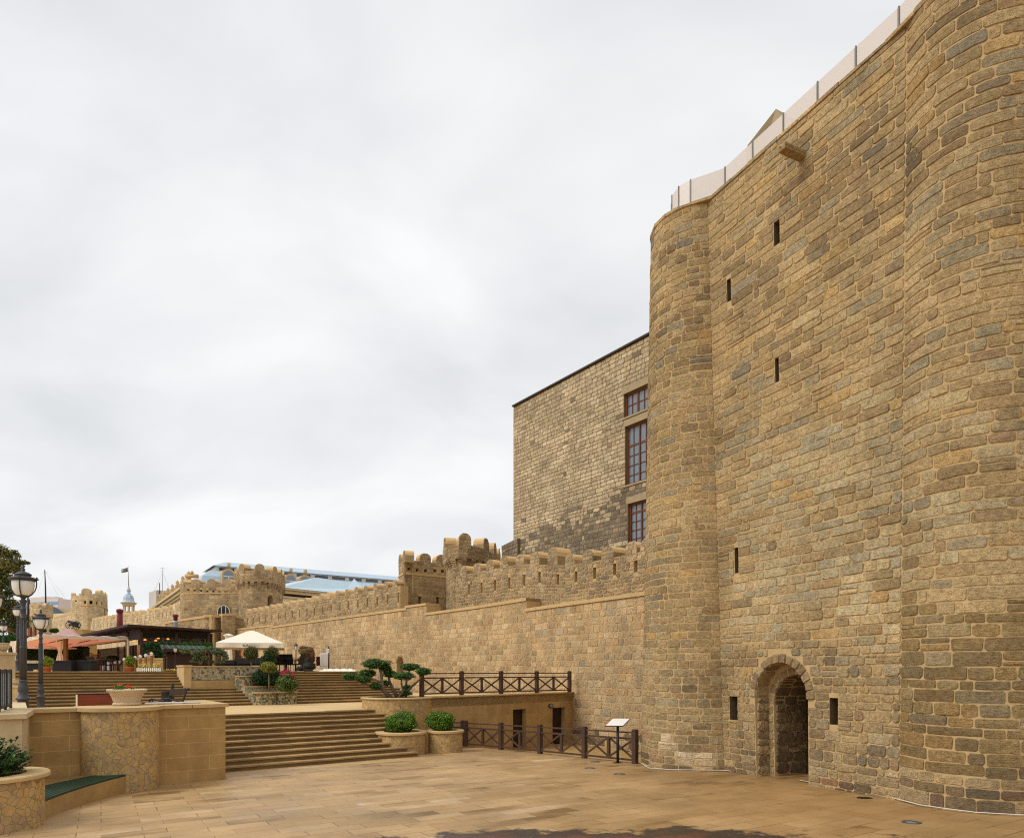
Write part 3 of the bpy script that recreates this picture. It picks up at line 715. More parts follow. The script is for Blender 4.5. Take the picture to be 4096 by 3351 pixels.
wd, rbD = city('distant crenellated city wall with pointed merlons behind the restaurant roof', (X(500, 105), 105, 4),
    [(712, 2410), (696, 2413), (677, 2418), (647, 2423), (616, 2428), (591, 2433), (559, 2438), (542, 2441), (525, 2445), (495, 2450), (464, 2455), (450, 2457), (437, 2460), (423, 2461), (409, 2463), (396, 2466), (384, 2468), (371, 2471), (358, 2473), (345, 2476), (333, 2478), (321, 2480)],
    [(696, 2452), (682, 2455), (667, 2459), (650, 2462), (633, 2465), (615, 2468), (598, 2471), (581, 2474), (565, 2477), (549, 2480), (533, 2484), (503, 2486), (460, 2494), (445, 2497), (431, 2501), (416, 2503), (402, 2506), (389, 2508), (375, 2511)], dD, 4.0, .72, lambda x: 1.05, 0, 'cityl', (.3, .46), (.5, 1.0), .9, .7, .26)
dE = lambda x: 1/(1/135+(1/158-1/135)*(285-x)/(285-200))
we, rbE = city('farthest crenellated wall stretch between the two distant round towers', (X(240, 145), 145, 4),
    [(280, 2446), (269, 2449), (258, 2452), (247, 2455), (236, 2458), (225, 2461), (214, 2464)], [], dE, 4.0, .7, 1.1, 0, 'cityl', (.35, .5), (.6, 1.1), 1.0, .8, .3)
# ================================================================== BASTIONS
def bastion(label, plan, zb, ztop, mer, mh, mw, hr, wr, kind, bands=(), holes=(), corb=None, arches=(), curved=True, seed=3, thick=.9, win=None, rear=None, cat='bastion', crowns=None, name='bastion'):
    rg = random.Random(seed); t = thing(name, label, cat, (plan[0][0], plan[0][1], zb))
    rb = Rib(plan, zb, ztop); rb.curved = curved
    hs = []
    for px, py, w, h in holes:
        try: u, v = rb.find(px, py)
        except ValueError: continue
        hs.append((max(.05, u-w/2), min(rb.L-.05, u+w/2), max(.05, v-h/2), min(rb.Hn-.05, v+h/2)))
    ars = []
    for px, py, r, dn in arches: u, v = rb.find(px, py); ars.append((u, r, v-dn, v))
    mb = wall_mesh(rb, kind, rg, hr, wr, hs, thick, .025, .014, .8, .05, .6, .28, arches=ars)
    mb.build('wall_section', STM(), t)
    for zc, out, hh in bands:
        mb = MB(); us = sorted(set(rb.u+[rb.L*i/16 for i in range(17)]))
        for a, b in zip(us, us[1:]):
            pa, na_ = rb.at(a, zc-zb); pb, nb_ = rb.at(b, zc-zb)
            q = [pa-na_*.05, pb-nb_*.05, pb+nb_*out, pa+na_*out]; mb.add(q+[w+Vector((0, 0, hh)) for w in q], [(3, 2, 1, 0), (4, 5, 6, 7), (2, 3, 7, 6), (0, 1, 5, 4), (1, 2, 6, 5), (3, 0, 4, 7)])
        mb.build('string_course', [m_cop], t)
    if corb:
        zc, ztp, out, sp, wd = corb; u = sp*.3
        while u < rb.L-wd:
            mb = MB(); pa, na_ = rb.at(u, zc-zb); pb, nb_ = rb.at(u+wd, zc-zb); nst = 4
            for i in range(nst):
                o = out*(i+1)/nst; hz = (ztp-zc)/nst; q = [pa-na_*.05, pb-nb_*.05, pb+nb_*o, pa+na_*o]; q = [w+Vector((0, 0, hz*i)) for w in q]
                mb.add(q+[w+Vector((0, 0, hz)) for w in q], [(3, 2, 1, 0), (4, 5, 6, 7), (2, 3, 7, 6), (0, 1, 5, 4), (1, 2, 6, 5), (3, 0, 4, 7)], 0, pick(kind, rg))
            mb.build('corbel', [m_stone], t); u += sp
        # overhanging parapet carried by the corbels
        us = [rb.L*i/24 for i in range(25)]; pl = []
        for u in us:
            p, n = rb.at(u, 0); pl.append((p[0]+n[0]*out, p[1]+n[1]*out))
        r2 = Rib(pl, ztp, ztop[0] if hasattr(ztop, '__len__') else ztop); r2.curved = True
        mb = wall_mesh(r2, kind, rg, hr, wr, [], thick, .03, .02, None, .05, .4, .3); mb.build('parapet', STM(), t)
        for a, b in zip(us, us[1:]): pass
        rm = r2
    else: rm = rb
    n = 0; us = [rm.find(x) if isinstance(x, (int, float)) and x > 50 else x*rm.L for x in mer]
    for u in us: merlon(t, rm, min(max(u, mw*.5), rm.L-mw*.5), mw, mh, thick, .4, rng=rg, kind=kind, rich=plan[0][1] < 60)
    return t, rb, rm
def pl(pts): return [(X(a, d), d) for a, d in pts]
# square open bastion (five square loopholes)
b1z = ZZ(2237, 52.2)
bastion('square stone bastion with a row of five square loopholes and rounded merlons', pl([(1595, 54.4), (1617, 52.2), (1700, 53.3), (1790, 54.4)]), 5.2, b1z, [.08, .37, .68, .97], .68, 1.0, (.2, .32), (.35, .7), lambda u, v: 'dark' if v < 2.4 and random.random() < .55 else 'city',
    [(b1z-1.12, .07, .16)], [(1636, 2275, .28, .24), (1669, 2279, .28, .24), (1703, 2282, .28, .24), (1740, 2282, .28, .24), (1771, 2284, .28, .24), (1680, 2402, .3, .7), (1752, 2404, .3, .7)], curved=False, seed=31, thick=.7)
b2z = ZZ(2182, 47.6)
bastion('round stone bastion with corbelled parapet rising behind the crenellated wall', pl([(1786, 49.8), (1812, 47.6), (1850, 47.4), (1890, 47.9), (1925, 48.9), (1955, 50.3), (1978, 52.2), (1990, 54.6), (1988, 57)]), 5.0, b2z, [.05, .25, .42, .58, .73, .88], .85, .95, (.2, .32), (.35, .75), 'city', (), (), (b2z-1.45, b2z-.95, .26, .68, .36), seed=33, thick=.8)
b3z = ZZ(2334, 84)
bastion('broad square bastion with nine small loopholes behind the restaurant', pl([(721, 87.5), (734, 84.6), (845, 84), (960, 83.6)]), 4.0, b3z, [.09, .27, .465, .66, .85], .62, 1.15, (.26, .4), (.4, .85), 'city', [(ZZ(2374, 84), .06, .16)],
    [(753, 2358.5, .3, .24), (778, 2360.5, .3, .24), (803.5, 2362, .3, .24), (829, 2364, .3, .24), (853.5, 2365, .3, .24), (877.5, 2366.5, .3, .24), (901.5, 2367, .3, .24), (925, 2367.5, .3, .24), (948, 2368, .3, .24)], curved=False, seed=35, thick=1.2)
b3r = ZZ(2284, 79)
bt, brb, _ = bastion('tall round bastion with a ring of stepped corbels beside the blue hotel roof', pl([(955, 82), (968, 79), (1010, 78.6), (1050, 79), (1085, 80.2), (1110, 82), (1126, 84.5), (1131, 87.5), (1126, 91)]), 4.0, b3r, [.05, .19, .31, .43, .55, .67, .79, .91], .8, 1.1, (.26, .4), (.4, .85), 'city', (), (), (b3r-1.95, b3r-1.25, .3, .64, .36), seed=37, thick=.9, arches=[(1084, 2398, .52, .75)])
# arched window with a white casement in the broad bastion
def arched_window(par, c, t, n, w, h, fmat, gmat, name='window', nbar=1, fw=.06, dark=False):
    prof = [(-w/2, 0), (w/2, 0)]+[(w/2*math.cos(math.pi*i/10), h-w/2+w/2*math.sin(math.pi*i/10)) for i in range(11)]
    f = [c+t*a+Vector((0, 0, b)) for a, b in prof]; k = len(f); mb = MB()
    ins = [c+t*(a*(1-2*fw/w))+Vector((0, 0, fw+(b)*(1-2*fw/h))) for a, b in prof]
    for q, off in ((f, .06),):
        mb.add([p+n*.06 for p in f]+[p+n*.06 for p in ins]+[p for p in f]+[p for p in ins], [(i, (i+1) % k, k+(i+1) % k, k+i) for i in range(k)]+[(2*k+i, 2*k+(i+1) % k, (i+1) % k, i) for i in range(k)]+[(k+i, k+(i+1) % k, 3*k+(i+1) % k, 3*k+i) for i in range(k)])
    for i in range(nbar):
        a = -w/2+w*(i+1)/(nbar+1); hh = h-w/2+math.sqrt(max(0, (w/2)**2-a*a)); mb.obox(c+t*(a-fw/2), t*fw, n*.05, Vector((0, 0, hh)))
    o = mb.build(name, [fmat], par); mb = MB(); mb.add([p+n*.02 for p in ins], [tuple(range(k))]); mb.build('pane', [gmat], o); return o
u, v = Rib(pl([(734, 84.6), (960, 83.6)]), 0, 10).find(895, 2463); pA = D(895, 2464, 83.6)
bro = [o for o in bpy.data.objects if o.get('label', '').startswith('broad square')][0]
arched_window(bro, pA+Vector((0, -.02, 0)), Vector((1, 0, 0)), Vector((0, -1, 0)), 1.55, 1.38, m_cream, m_paned, nbar=2, fw=.1)
# distant towers
b4z = ZZ(2372, 128)
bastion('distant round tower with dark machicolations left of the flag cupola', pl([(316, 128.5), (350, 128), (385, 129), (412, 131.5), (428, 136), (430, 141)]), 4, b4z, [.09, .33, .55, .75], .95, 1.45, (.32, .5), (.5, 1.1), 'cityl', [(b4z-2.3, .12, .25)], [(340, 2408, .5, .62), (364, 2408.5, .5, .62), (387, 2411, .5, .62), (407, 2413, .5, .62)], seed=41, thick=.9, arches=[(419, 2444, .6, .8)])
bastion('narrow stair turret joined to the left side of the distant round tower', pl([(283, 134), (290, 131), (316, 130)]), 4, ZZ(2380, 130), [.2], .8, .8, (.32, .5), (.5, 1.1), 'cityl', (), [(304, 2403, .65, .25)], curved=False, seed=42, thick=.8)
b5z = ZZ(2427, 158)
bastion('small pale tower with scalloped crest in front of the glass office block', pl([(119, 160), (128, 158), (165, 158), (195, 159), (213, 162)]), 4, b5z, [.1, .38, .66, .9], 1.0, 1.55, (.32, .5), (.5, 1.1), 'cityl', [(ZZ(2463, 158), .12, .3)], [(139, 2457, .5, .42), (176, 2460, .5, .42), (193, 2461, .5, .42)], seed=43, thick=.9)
# cross walls under the broad bastion, right of the restaurant roof
t = thing('terrace_wall', 'low sloping stone wall with pale coping below the broad bastion', 'wall', (X(850, 74), 74, 3)); rg = random.Random(51)
for pts, zb in (([(660, 2496, 79), (713, 2486, 77), (848, 2467, 74)], 3.0), ([(848, 2467, 74), (888, 2466.5, 76)], 3.0), ([(888, 2463, 74.5), (941, 2460, 75.5)], 3.0), ([(941, 2470, 76), (998, 2484, 78)], 3.0)):
    rb = pxwall(pts, zb); wall_mesh(rb, 'city', rg, (.28, .42), (.4, .9), (), .3, .025, .02, 3, .05).build('wall_section', STM(), t)
    mb = MB()
    for i in range(len(rb.u)-1):
        pa, n = rb.at(rb.u[i]+.001, rb.Hn); pb, _ = rb.at(rb.u[i+1]-.001, rb.Hn); mb.obox(pa+n*.1+Vector((0, 0, .004)), pb-pa, -n*1.1, Vector((0, 0, .25)))
    mb.build('coping', [m_cop], t)
# ================================================================== STONE HOUSE BEHIND THE WALL
def dH(x): return 1/(1/34.4+(1/43.9-1/34.4)*(2600-x)/(2600-2054))
house = thing('stone_house', 'tall plain stone house with soot marks and three brown windows behind the tower', 'house', (X(2054, 43.9), 43.9, 4))
rb = pxwall([(2054, 1630, dH(2054)), (2600, 1341, dH(2600)), (2780, 1246, dH(2780))], 5.0); rg = random.Random(61)
wins = []
for xa, xb, ya, yb in ((2496, 2592, 1578, 1672), (2501, 2600, 1708, 1942), (2512, 2604, 2016, 2190)):
    ua, vb = rb.find(xa, ya); _, va = rb.find(xa, yb); ub = rb.find(xb); wins.append((ua, ub, va, vb))
def hk(u, v):
    f = v/rb.Hn+.03*math.sin(u*1.1)+.015*math.sin(u*3.1+1)+rg.uniform(-.02, .02); lim = .44+.09*(u/rb.L)
    if f < lim: return 'soot' if rg.random() < .95-.5*max(0, min(1, (f-lim+.1)/.1)) else 'house'
    return 'soot' if rg.random() < .012 else 'house'
mb = wall_mesh(rb, hk, rg, (.17, .27), (.26, .52), wins, 10, .02, .01, None, .04, .3, .25)
mb.build('facade', [m_stone, m_mortar_dk, m_conc, m_dark], house)
for (ua, ub, va, vb), nb, tr in zip(wins, (3, 3, 3), (None, .66, .78)):
    p0, n = rb.at(ua, va); p1, _ = rb.at(ub, va); t = (p1-p0).normalized(); hh = rb.at(ua, vb)[0][2]-p0[2]; w = (p1-p0).length; o0 = p0-n*.22
    mb = MB(); fr = .09
    mb.obox(o0, t*fr, n*.08, Vector((0, 0, hh))); mb.obox(o0+t*(w-fr), t*fr, n*.08, Vector((0, 0, hh)))
    mb.obox(o0+t*fr, t*(w-2*fr), n*.08, Vector((0, 0, fr))); mb.obox(o0+t*fr+Vector((0, 0, hh-fr)), t*(w-2*fr), n*.08, Vector((0, 0, fr)))
    k = 4; rows = 2 if tr is None else 5
    for i in range(1, k): bw = .09 if i % 2 == 0 else .04; mb.obox(o0+t*(w*i/k-bw/2)+Vector((0, 0, fr)), t*bw, n*(.07 if i % 2 == 0 else .05), Vector((0, 0, hh-2*fr)))
    for i in range(1, rows): bw = .04; mb.obox(o0+t*fr+Vector((0, 0, (hh if tr is None else hh*tr)*i/(rows if tr is None else rows-1)-bw/2)), t*(w-2*fr), n*.045, Vector((0, 0, bw if not (tr and i == rows-1) else .1)))
    fo = mb.build('window', [m_frame], house); mb = MB(); mb.obox(o0+t*.03-n*.03, t*(w-.06), n*.04, Vector((0, 0, hh))); mb.build('pane', [m_pane], fo)
    mb = MB(); mb.obox(p0-t*.1+n*.03+Vector((0, 0, hh+.01)), t*(w+.3), -n*.3, Vector((0, 0, .34))); mb.build('lintel', [m_conc], house)
    mb = MB(); mb.obox(p0-t*.12+n*.06-Vector((0, 0, .1)), t*(w+.24), -n*.3, Vector((0, 0, .09))); mb.build('sill', [m_conc], house)
mb = MB()
for i in range(len(rb.u)-1):
    a, n = rb.at(rb.u[i]+.001, rb.Hn); b, _ = rb.at(rb.u[i+1]-.001, rb.Hn); mb.obox(a+n*.14+Vector((0, 0, .02)), b-a, -n*10.3, Vector((0, 0, .09)))
mb.build('roof', [M('dark roof edge', S(66, 58, 52), .7)], house)
mb = MB(); a, n = rb.at(0, 0); t = (rb.at(1, 0)[0]-a).normalized(); lo = ZZ(2160, 43.9)
q0 = Vector((a[0], a[1], 5))-t*1.0+n*.22; q1 = q0+t*1.75; br = Rib([tuple(q0[:2]), tuple(q1[:2])], 5.0, [lo-.25, lo]); wall_mesh(br, 'soot', rg, (.2, .32), (.3, .6), (), .9, .03, .014, None, .05, .3, .25).build('buttress', STM(m_mortar_dk), house)
# ================================================================== GROUND, PLAZA, STAIRS
def paving_mat(name, stain):
    t = NT(name); g = t.n.new('ShaderNodeNewGeometry').outputs['Position']
    mp = t.n.new('ShaderNodeMapping'); mp.inputs['Rotation'].default_value = (0, 0, -A_ST+R(5)); t.l.new(g, mp.inputs['Vector'])
    k = t.n.new('ShaderNodeTexBrick'); t.l.new(mp.outputs[0], k.inputs['Vector']); k.offset = .37
    for i, q in zip(('Scale', 'Mortar Size', 'Mortar Smooth', 'Bias', 'Brick Width', 'Row Height'), (1, .008, .2, -.1, .98, .42)): k.inputs[i].default_value = q
    t.set(k.inputs['Color1'], S(182, 150, 106)); t.set(k.inputs['Color2'], S(169, 136, 91)); t.set(k.inputs['Mortar'], S(84, 62, 38))
    sp0 = t.n.new('ShaderNodeSeparateXYZ'); t.l.new(g, sp0.inputs[0])
    c = t.mix(t.mapr(t.math('ADD', sp0.outputs[0], t.mapr(t.noise(.5, 4, .6, g), .2, .8, -3, 3)), -3, 6, 0, .8), k.outputs[0], t.mix(1.0, k.outputs[0], (.72, .62, .47), 'MULTIPLY'))
    c = t.mix(t.math('MULTIPLY', k.outputs['Fac'], t.mapr(t.noise(1.7, 3, .6, g), .4, .6, .75, 0)), c, S(178, 140, 90))
    c = t.mix(1.0, c, t.mapr(t.noise(1.1, 6, .65, g), .28, .72, .84, 1.16), 'MULTIPLY')
    # slabs bleached by lime and slabs still wet
    k2 = t.n.new('ShaderNodeTexBrick'); t.l.new(mp.outputs[0], k2.inputs['Vector']); k2.offset = .37
    for i, q in zip(('Scale', 'Mortar Size', 'Mortar Smooth', 'Bias', 'Brick Width', 'Row Height'), (1, 0, 0, 0, .98, .42)): k2.inputs[i].default_value = q
    t.set(k2.inputs['Color1'], (0, 0, 0)); t.set(k2.inputs['Color2'], (1, 1, 1)); t.set(k2.inputs['Mortar'], (0, 0, 0))
    sv = t.n.new('ShaderNodeVectorMath'); sv.operation = 'MULTIPLY'; t.l.new(mp.outputs[0], sv.inputs[0]); sv.inputs[1].default_value = (.55, 1.5, 1)
    wet = t.math('MULTIPLY', t.mapr(k2.outputs[0], .6, .9, .1, 1), t.mapr(t.noise(.8, 5, .6, sv.outputs[0]), .5, .63, 0, .85))
    c = t.mix(wet, c, S(112, 84, 48))
    ln = t.n.new('ShaderNodeVectorMath'); ln.operation = 'ADD'; t.l.new(sv.outputs[0], ln.inputs[0]); ln.inputs[1].default_value = (17, 5, 3)
    pale = t.math('MULTIPLY', t.mapr(k2.outputs[0], .55, .2, .1, 1), t.mapr(t.noise(.7, 6, .65, ln.outputs[0]), .55, .68, 0, .55))
    sp = t.n.new('ShaderNodeSeparateXYZ'); t.l.new(g, sp.inputs[0])
    pale = t.math('MULTIPLY', pale, t.mapr(sp.outputs[0], -2, 5, 1.3, .1))
    c = t.mix(pale, c, S(206, 186, 156))
    c = t.mix(t.mapr(t.noise(9, 4, .7, g), .64, .72, 0, .5), c, S(84, 62, 40)); c = t.mix(t.mapr(t.noise(26, 2, .5, g), .7, .74, 0, .6), c, S(50, 40, 30)); c = t.mix(1.0, c, t.mapr(t.noise(.35, 3, .5, g), .35, .65, .84, 1.12), 'MULTIPLY')
    # soot and dye stain left by an open fire near the middle of the plaza
    vd = t.n.new('ShaderNodeVectorMath'); vd.operation = 'SUBTRACT'; t.l.new(g, vd.inputs[0]); vd.inputs[1].default_value = (stain[0], stain[1], stain[2])
    vs = t.n.new('ShaderNodeVectorMath'); vs.operation = 'MULTIPLY'; t.l.new(vd.outputs[0], vs.inputs[0]); vs.inputs[1].default_value = (1/stain[3], 1/stain[4], 0)
    vl = t.n.new('ShaderNodeVectorMath'); vl.operation = 'LENGTH'; t.l.new(vs.outputs[0], vl.inputs[0])
    r = t.math('ADD', vl.outputs['Value'], t.mapr(t.noise(1.3, 7, .68, g), .25, .75, -.5, .5))
    c = t.mix(t.mapr(r, .82, 1.0, .93, 0), c, S(44, 34, 32)); c = t.mix(t.mapr(r, .4, .72, .75, 0), c, S(106, 62, 44))
    rg = t.mapr(t.noise(.7, 4, .6, g), .35, .65, .42, .7)
    rg = t.mix(wet, rg, (.28, .28, .28))
    t.bump(t.mix(.3, k.outputs['Fac'], t.noise(30, 4, .7, g)), .12, .01)
    m = t.fin(c, .6, .3); t.set(t.b.inputs['Roughness'], rg); return m
st0 = G(2560, 3380); m_pave = paving_mat('wet tan paving', (st0[0]-.5, st0[1], st0[2], 4.3, 1.25))
m_plat = ashlar_mat('plateau slabs', S(206, 176, 128), S(180, 146, 98), 1, 1, 0, stain=.1)
m_plat = M('plateau slabs', S(206, 174, 122), .7, .12, 1.2, .1, 30, stretch=(1, 1, 1))
m_earth = M('trampled earth', S(168, 136, 86), .95, .3, 2, .8, 12, .04)
ground = MB(); ground.add([(-1500, -1500, -1.25), (1500, -1500, -1.25), (1500, 2500, -1.25), (-1500, 2500, -1.25)], [(0, 1, 2, 3)])
tag(ground.build('ground', [m_earth]), 'bare earth ground around the old town', 'ground', kind='structure')
def st_poly(pts): return [tuple(P(s, t)[:2]) for s, t in pts]
pz = MB(); pz.prism(st_poly([(-30, -45), (30, -45), (30, -3.0), (14, -6.9), (10.35, -6.85), (10.0, .25), (9.6, 1.3), (8.2, 1.35), (6.6, 2.2), (-.2, .3), (-12, .3), (-30, .3)]), -1.2, lambda x, y: zp(x, y))
tag(pz.build('plaza', [m_pave]), 'wet tan stone paving of the sloping plaza in front of the tower', 'pavement', kind='structure')
pit = MB(); pit.prism(st_poly([(9.9, -7), (15, -7), (17.5, 2), (17.2, 8), (6, 6.5), (6.5, 1.5)]), -1.2, -.62)
tag(pit.build('sunken_yard', [m_earth]), 'sunken earth yard behind the lower fence', 'ground', kind='structure')
# lower flight
def flight(name, label, s0, s1, t0, n, rise, tread, z0, s1f=None, s0f=None, solid=True):
    mb = MB(); ov = .05; th = .045
    for i in range(n):
        a = s0f(i) if s0f else s0; b = s1f(i) if s1f else s1
        t = t0+i*tread; z = z0+i*rise
        mb.obox(P(a, t, z-.3 if i == 0 else z-.02), P(b, t)-P(a, t), P(a, t0+n*tread+.3)-P(a, t), Vector((0, 0, rise-th+(.3 if i == 0 else .02))), 0)
        if i == n-1 and not solid: continue
        k = max(2, int((b-a)/1.35)); w = (b-a)/k; rg = random.Random(i*7+n)
        for j in range(k):
            q = a+j*w; zz = rg.uniform(-.004, .004)
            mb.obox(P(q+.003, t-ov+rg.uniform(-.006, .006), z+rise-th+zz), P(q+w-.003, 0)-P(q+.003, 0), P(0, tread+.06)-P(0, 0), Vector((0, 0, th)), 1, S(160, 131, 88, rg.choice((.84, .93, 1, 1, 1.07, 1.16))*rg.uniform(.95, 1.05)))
    return tag(mb.build(name, [m_riser, m_tread]), label, 'stairs', kind='structure')
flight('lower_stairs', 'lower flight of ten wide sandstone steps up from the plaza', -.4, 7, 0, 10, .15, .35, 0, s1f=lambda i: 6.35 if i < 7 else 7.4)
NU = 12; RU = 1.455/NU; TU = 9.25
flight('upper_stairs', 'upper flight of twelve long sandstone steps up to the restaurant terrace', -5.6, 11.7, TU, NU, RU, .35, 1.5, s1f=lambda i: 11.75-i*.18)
pt = MB(); pt.prism(st_poly([(-.35, 3.2), (7.4, 3.2), (7.6, 4.9), (8.6, 4.1), (17, 4.6), (17, 30), (-14, 30), (-14, -1.5), (-1.2, -1.5), (-1.2, 3.2)]), -1.0, 1.5)
tag(pt.build('plateau', [m_plat]), 'pale slab landing between the two flights of steps', 'pavement', kind='structure')
tr = MB(); tr.prism(st_poly([(-5.6, TU+NU*.35-.1), (9.8, TU+NU*.35-.1), (10.5, TU+9), (14.2, TU+30), (8, 200), (-160, 220), (-160, 14), (-5.6, 14)]), 1.45, 2.955-.004)
tag(tr.build('terrace', [m_plat]), 'upper restaurant terrace paving at the head of the steps', 'pavement', kind='structure')
# ================================================================== FRONT PARAPET WALL, PILLAR, SIDE WALL
fw = thing('front_wall', 'low ashlar parapet wall with coping at the left of the lower steps', 'wall', P(-2, -1.8, 0)); ZC = 2.0
mb = MB(); mb.prism(st_poly([(-4.95, -1.9), (-.4, -1.66), (-.4, 1.2), (-4.95, -1.2)]), -.4, ZC); mb.build('wall_section', [m_ash], fw)
mb = MB()
for a, b in ((-4.75, -3.72), (-2.08, -1.25), (-1.24, -.33)):
    mb.prism(st_poly([(a, -1.97+(a+4.7)*.056), (b, -1.97+(b+4.7)*.056), (b, 1.2 if b > -1 else -1.1), (a, -1.1 if a < -1.3 else 1.2)]), ZC+.001, ZC+.09)
mb.build('coping', [m_cop], fw, bevel=.012)
pc = P(-2.9, -1.78); arcp = [tuple((pc+P(math.cos(R(a))*.86, math.sin(R(a))*.86)-P(0, 0))[:2]) for a in range(180, 361, 10)]
mb = MB(); mb.prism(arcp, -.4, ZC+.002, smooth=False); mb.build('mosaic_pillar', [m_crazy], fw)
arcp = [tuple((pc+P(math.cos(R(a))*.93, math.sin(R(a))*.93+.0)-P(0, 0))[:2]) for a in range(180, 361, 6)]+[tuple(P(-1.97, -1.0)[:2]), tuple(P(-3.83, -1.0)[:2])]
mb = MB(); mb.prism(arcp, ZC+.005, ZC+.095); mb.build('pillar_coping', [m_cop], fw, bevel=.012)
sw = thing('side_wall', 'pale limestone end wall with thick coping at the far left', 'wall', P(-5.4, -3, 0))
mb = MB(); mb.prism(st_poly([(-6.6, -3.7), (-4.9, -3.7), (-4.75, -1.95), (-4.75, 3), (-6.6, 3)]), -.3, ZC-.02); mb.build('wall_section', [m_pale], sw)
mb = MB(); mb.prism(st_poly([(-6.7, -3.8), (-4.82, -3.8), (-4.66, -1.98), (-4.78, -1.1), (-4.78, 3), (-6.7, 3)]), ZC-.018, ZC+.085); mb.build('coping', [m_pale], sw, bevel=.015)
# iron railing on the side wall
rl = thing('iron_railing', 'black iron railing with pale infill slats on the left wall', 'railing', P(-5.2, -1, ZC+.085)); zr = ZC+.085
def rp(t): return P(-5.1-(-.95-t)*.12, t, zr)
for t in (-.95, -1.75, -2.6, -3.4):
    mb = MB(); q = rp(t); mb.box(q[0], q[1], q[2], .06, .06, .93, A_ST); mb.build('post', [m_black], rl)
for z, h in ((.05, .06), (.85, .07)):
    mb = MB(); mb.bar(rp(-.95)+Vector((0, 0, z+h/2)), rp(-3.4)+Vector((0, 0, z+h/2)), .05, h); mb.build('rail', [m_black], rl)
i = 0; t = -1.09
while t > -3.35:
    mb = MB(); q = rp(t); mb.box(q[0], q[1], q[2]+.11, .018, .075, .74, A_ST); mb.build('slat', [m_black if i % 2 else m_steel], rl); t -= .115; i += 1
# bench ledge with green slats
lg = thing('slatted_bench', 'curved stone ledge bench topped with green wooden slats', 'bench', P(-3.7, -4, 0))
def arc3(a, b, bul, n=14):
    a, b = Vector(a), Vector(b); nn = Vector((-(b-a)[1], (b-a)[0])).normalized(); return [a.lerp(b, i/n)+nn*bul*4*(i/n)*(1-i/n) for i in range(n+1)]
fo = arc3((-2.88, -2.66), (-4.6, -5.5), -.12); bo = arc3((-3.45, -2.3), (-4.9, -3.9), -.06)
mb = MB(); mb.prism(st_poly([tuple(q) for q in fo]+[(-4.95, -5.3), (-4.95, -1.95), (-3.2, -1.95)]), -.2, .47); mb.build('ledge', [M('ledge sandstone', S(164, 132, 84), .85, .28, 1.6, .2, 40)], lg)
mb = MB(); ns = 9
for j in range(ns):
    f0, f1 = (j+.12)/ns, (j+.88)/ns; inn = [fo[i].lerp(bo[i], f0) for i in range(len(fo))]; out = [fo[i].lerp(bo[i], f1) for i in range(len(fo))]
    mb.prism(st_poly([tuple(q) for q in inn]+[tuple(q) for q in out[::-1]]), .472, .515)
mb.build('slatted_seat', [m_green], lg)
# ------------------------------------------------------------------ round planters
def round_planter(label, c, r, z0, z1, mat, lip=.06, th=.08, hole=.72, name='planter', soil=True, group=None):
    t = thing(name, label, 'planter', (c[0], c[1], z0), group); mb = MB()
    mb.lathe([(r, z0), (r, z1-th)], (c[0], c[1], 0), 40, smooth=False); mb.build('drum', [mat], t)
    mb = MB(); mb.lathe([(r*hole, z1-.15), (r*hole, z1), (r+lip-.02, z1), (r+lip, z1-.02), (r+lip, z1-th), (r*.98, z1-th)], (c[0], c[1], 0), 44, smooth=False); mb.build('rim', [m_cop], t)
    mb = MB(); mb.lathe([(.001, z1-.05), (r*hole+.01, z1-.07)], (c[0], c[1], 0), 24); mb.build('soil', [m_soil], t); return t
round_planter('round crazy paved planter at the lower left corner beside the green bench', (-9.46, 12.2), .92, 0, 1.13, m_crazy, .09, .075, .7)
round_planter('larger crazy paved planter at the right end of the lower steps', (-4.02, 24.8), .88, -.1, .79, m_crazy, group='twin planters by the steps')
round_planter('smaller crazy paved planter beside the lower fence', (-2.47, 25.35), .63, -.1, .79, m_crazy, group='twin planters by the steps')
round_planter('wide crazy paved planter on the landing under the cloud pruned pine', (-4.62, 27.5), 1.4, -.6, 1.94, m_crazy, .05, .06, .86)
# ------------------------------------------------------------------ shrubs
rng = random.Random(77)
def shrub(name, label, cat, c, rad, n, size, cols, dark, fill=.5, group=None, stemh=None, **kw):
    t = thing(name, label, cat, (c[0], c[1], c[2]-rad[2]), group); mb = MB()
    core(mb, c, [q*.8 for q in rad], rng, dark); leaves(mb, c, rad, n, size, rng, cols, fill, **kw); mb.build('foliage', [m_leaf], t)
    if stemh: q = MB(); q.tube([(c[0]+rng.uniform(-.02, .02), c[1], stemh), (c[0]+.02, c[1], (c[2]+stemh)/2), (c[0], c[1], c[2]-rad[2]*.5)], [.035, .03, .025], 7); q.build('stem', [m_bark], t)
    else: q = MB(); q.tube([(c[0], c[1], c[2]-rad[2]-.08), (c[0], c[1], c[2])], [.04, .03], 6); q.build('stem', [m_bark], t)
    return t
DKL = S(16, 26, 10)
shrub('boxwood_bush', 'clipped round boxwood in the larger planter by the steps', 'bush', (-4.0, 24.75, 1.1), (.58, .55, .36), 5200, .035, GR_BOX, DKL, .75, 'clipped boxwood balls')
shrub('boxwood_bush', 'clipped round boxwood in the planter beside the lower fence', 'bush', (-2.66, 25.3, 1.12), (.5, .5, .36), 4800, .035, GR_BOX, DKL, .75, 'clipped boxwood balls')
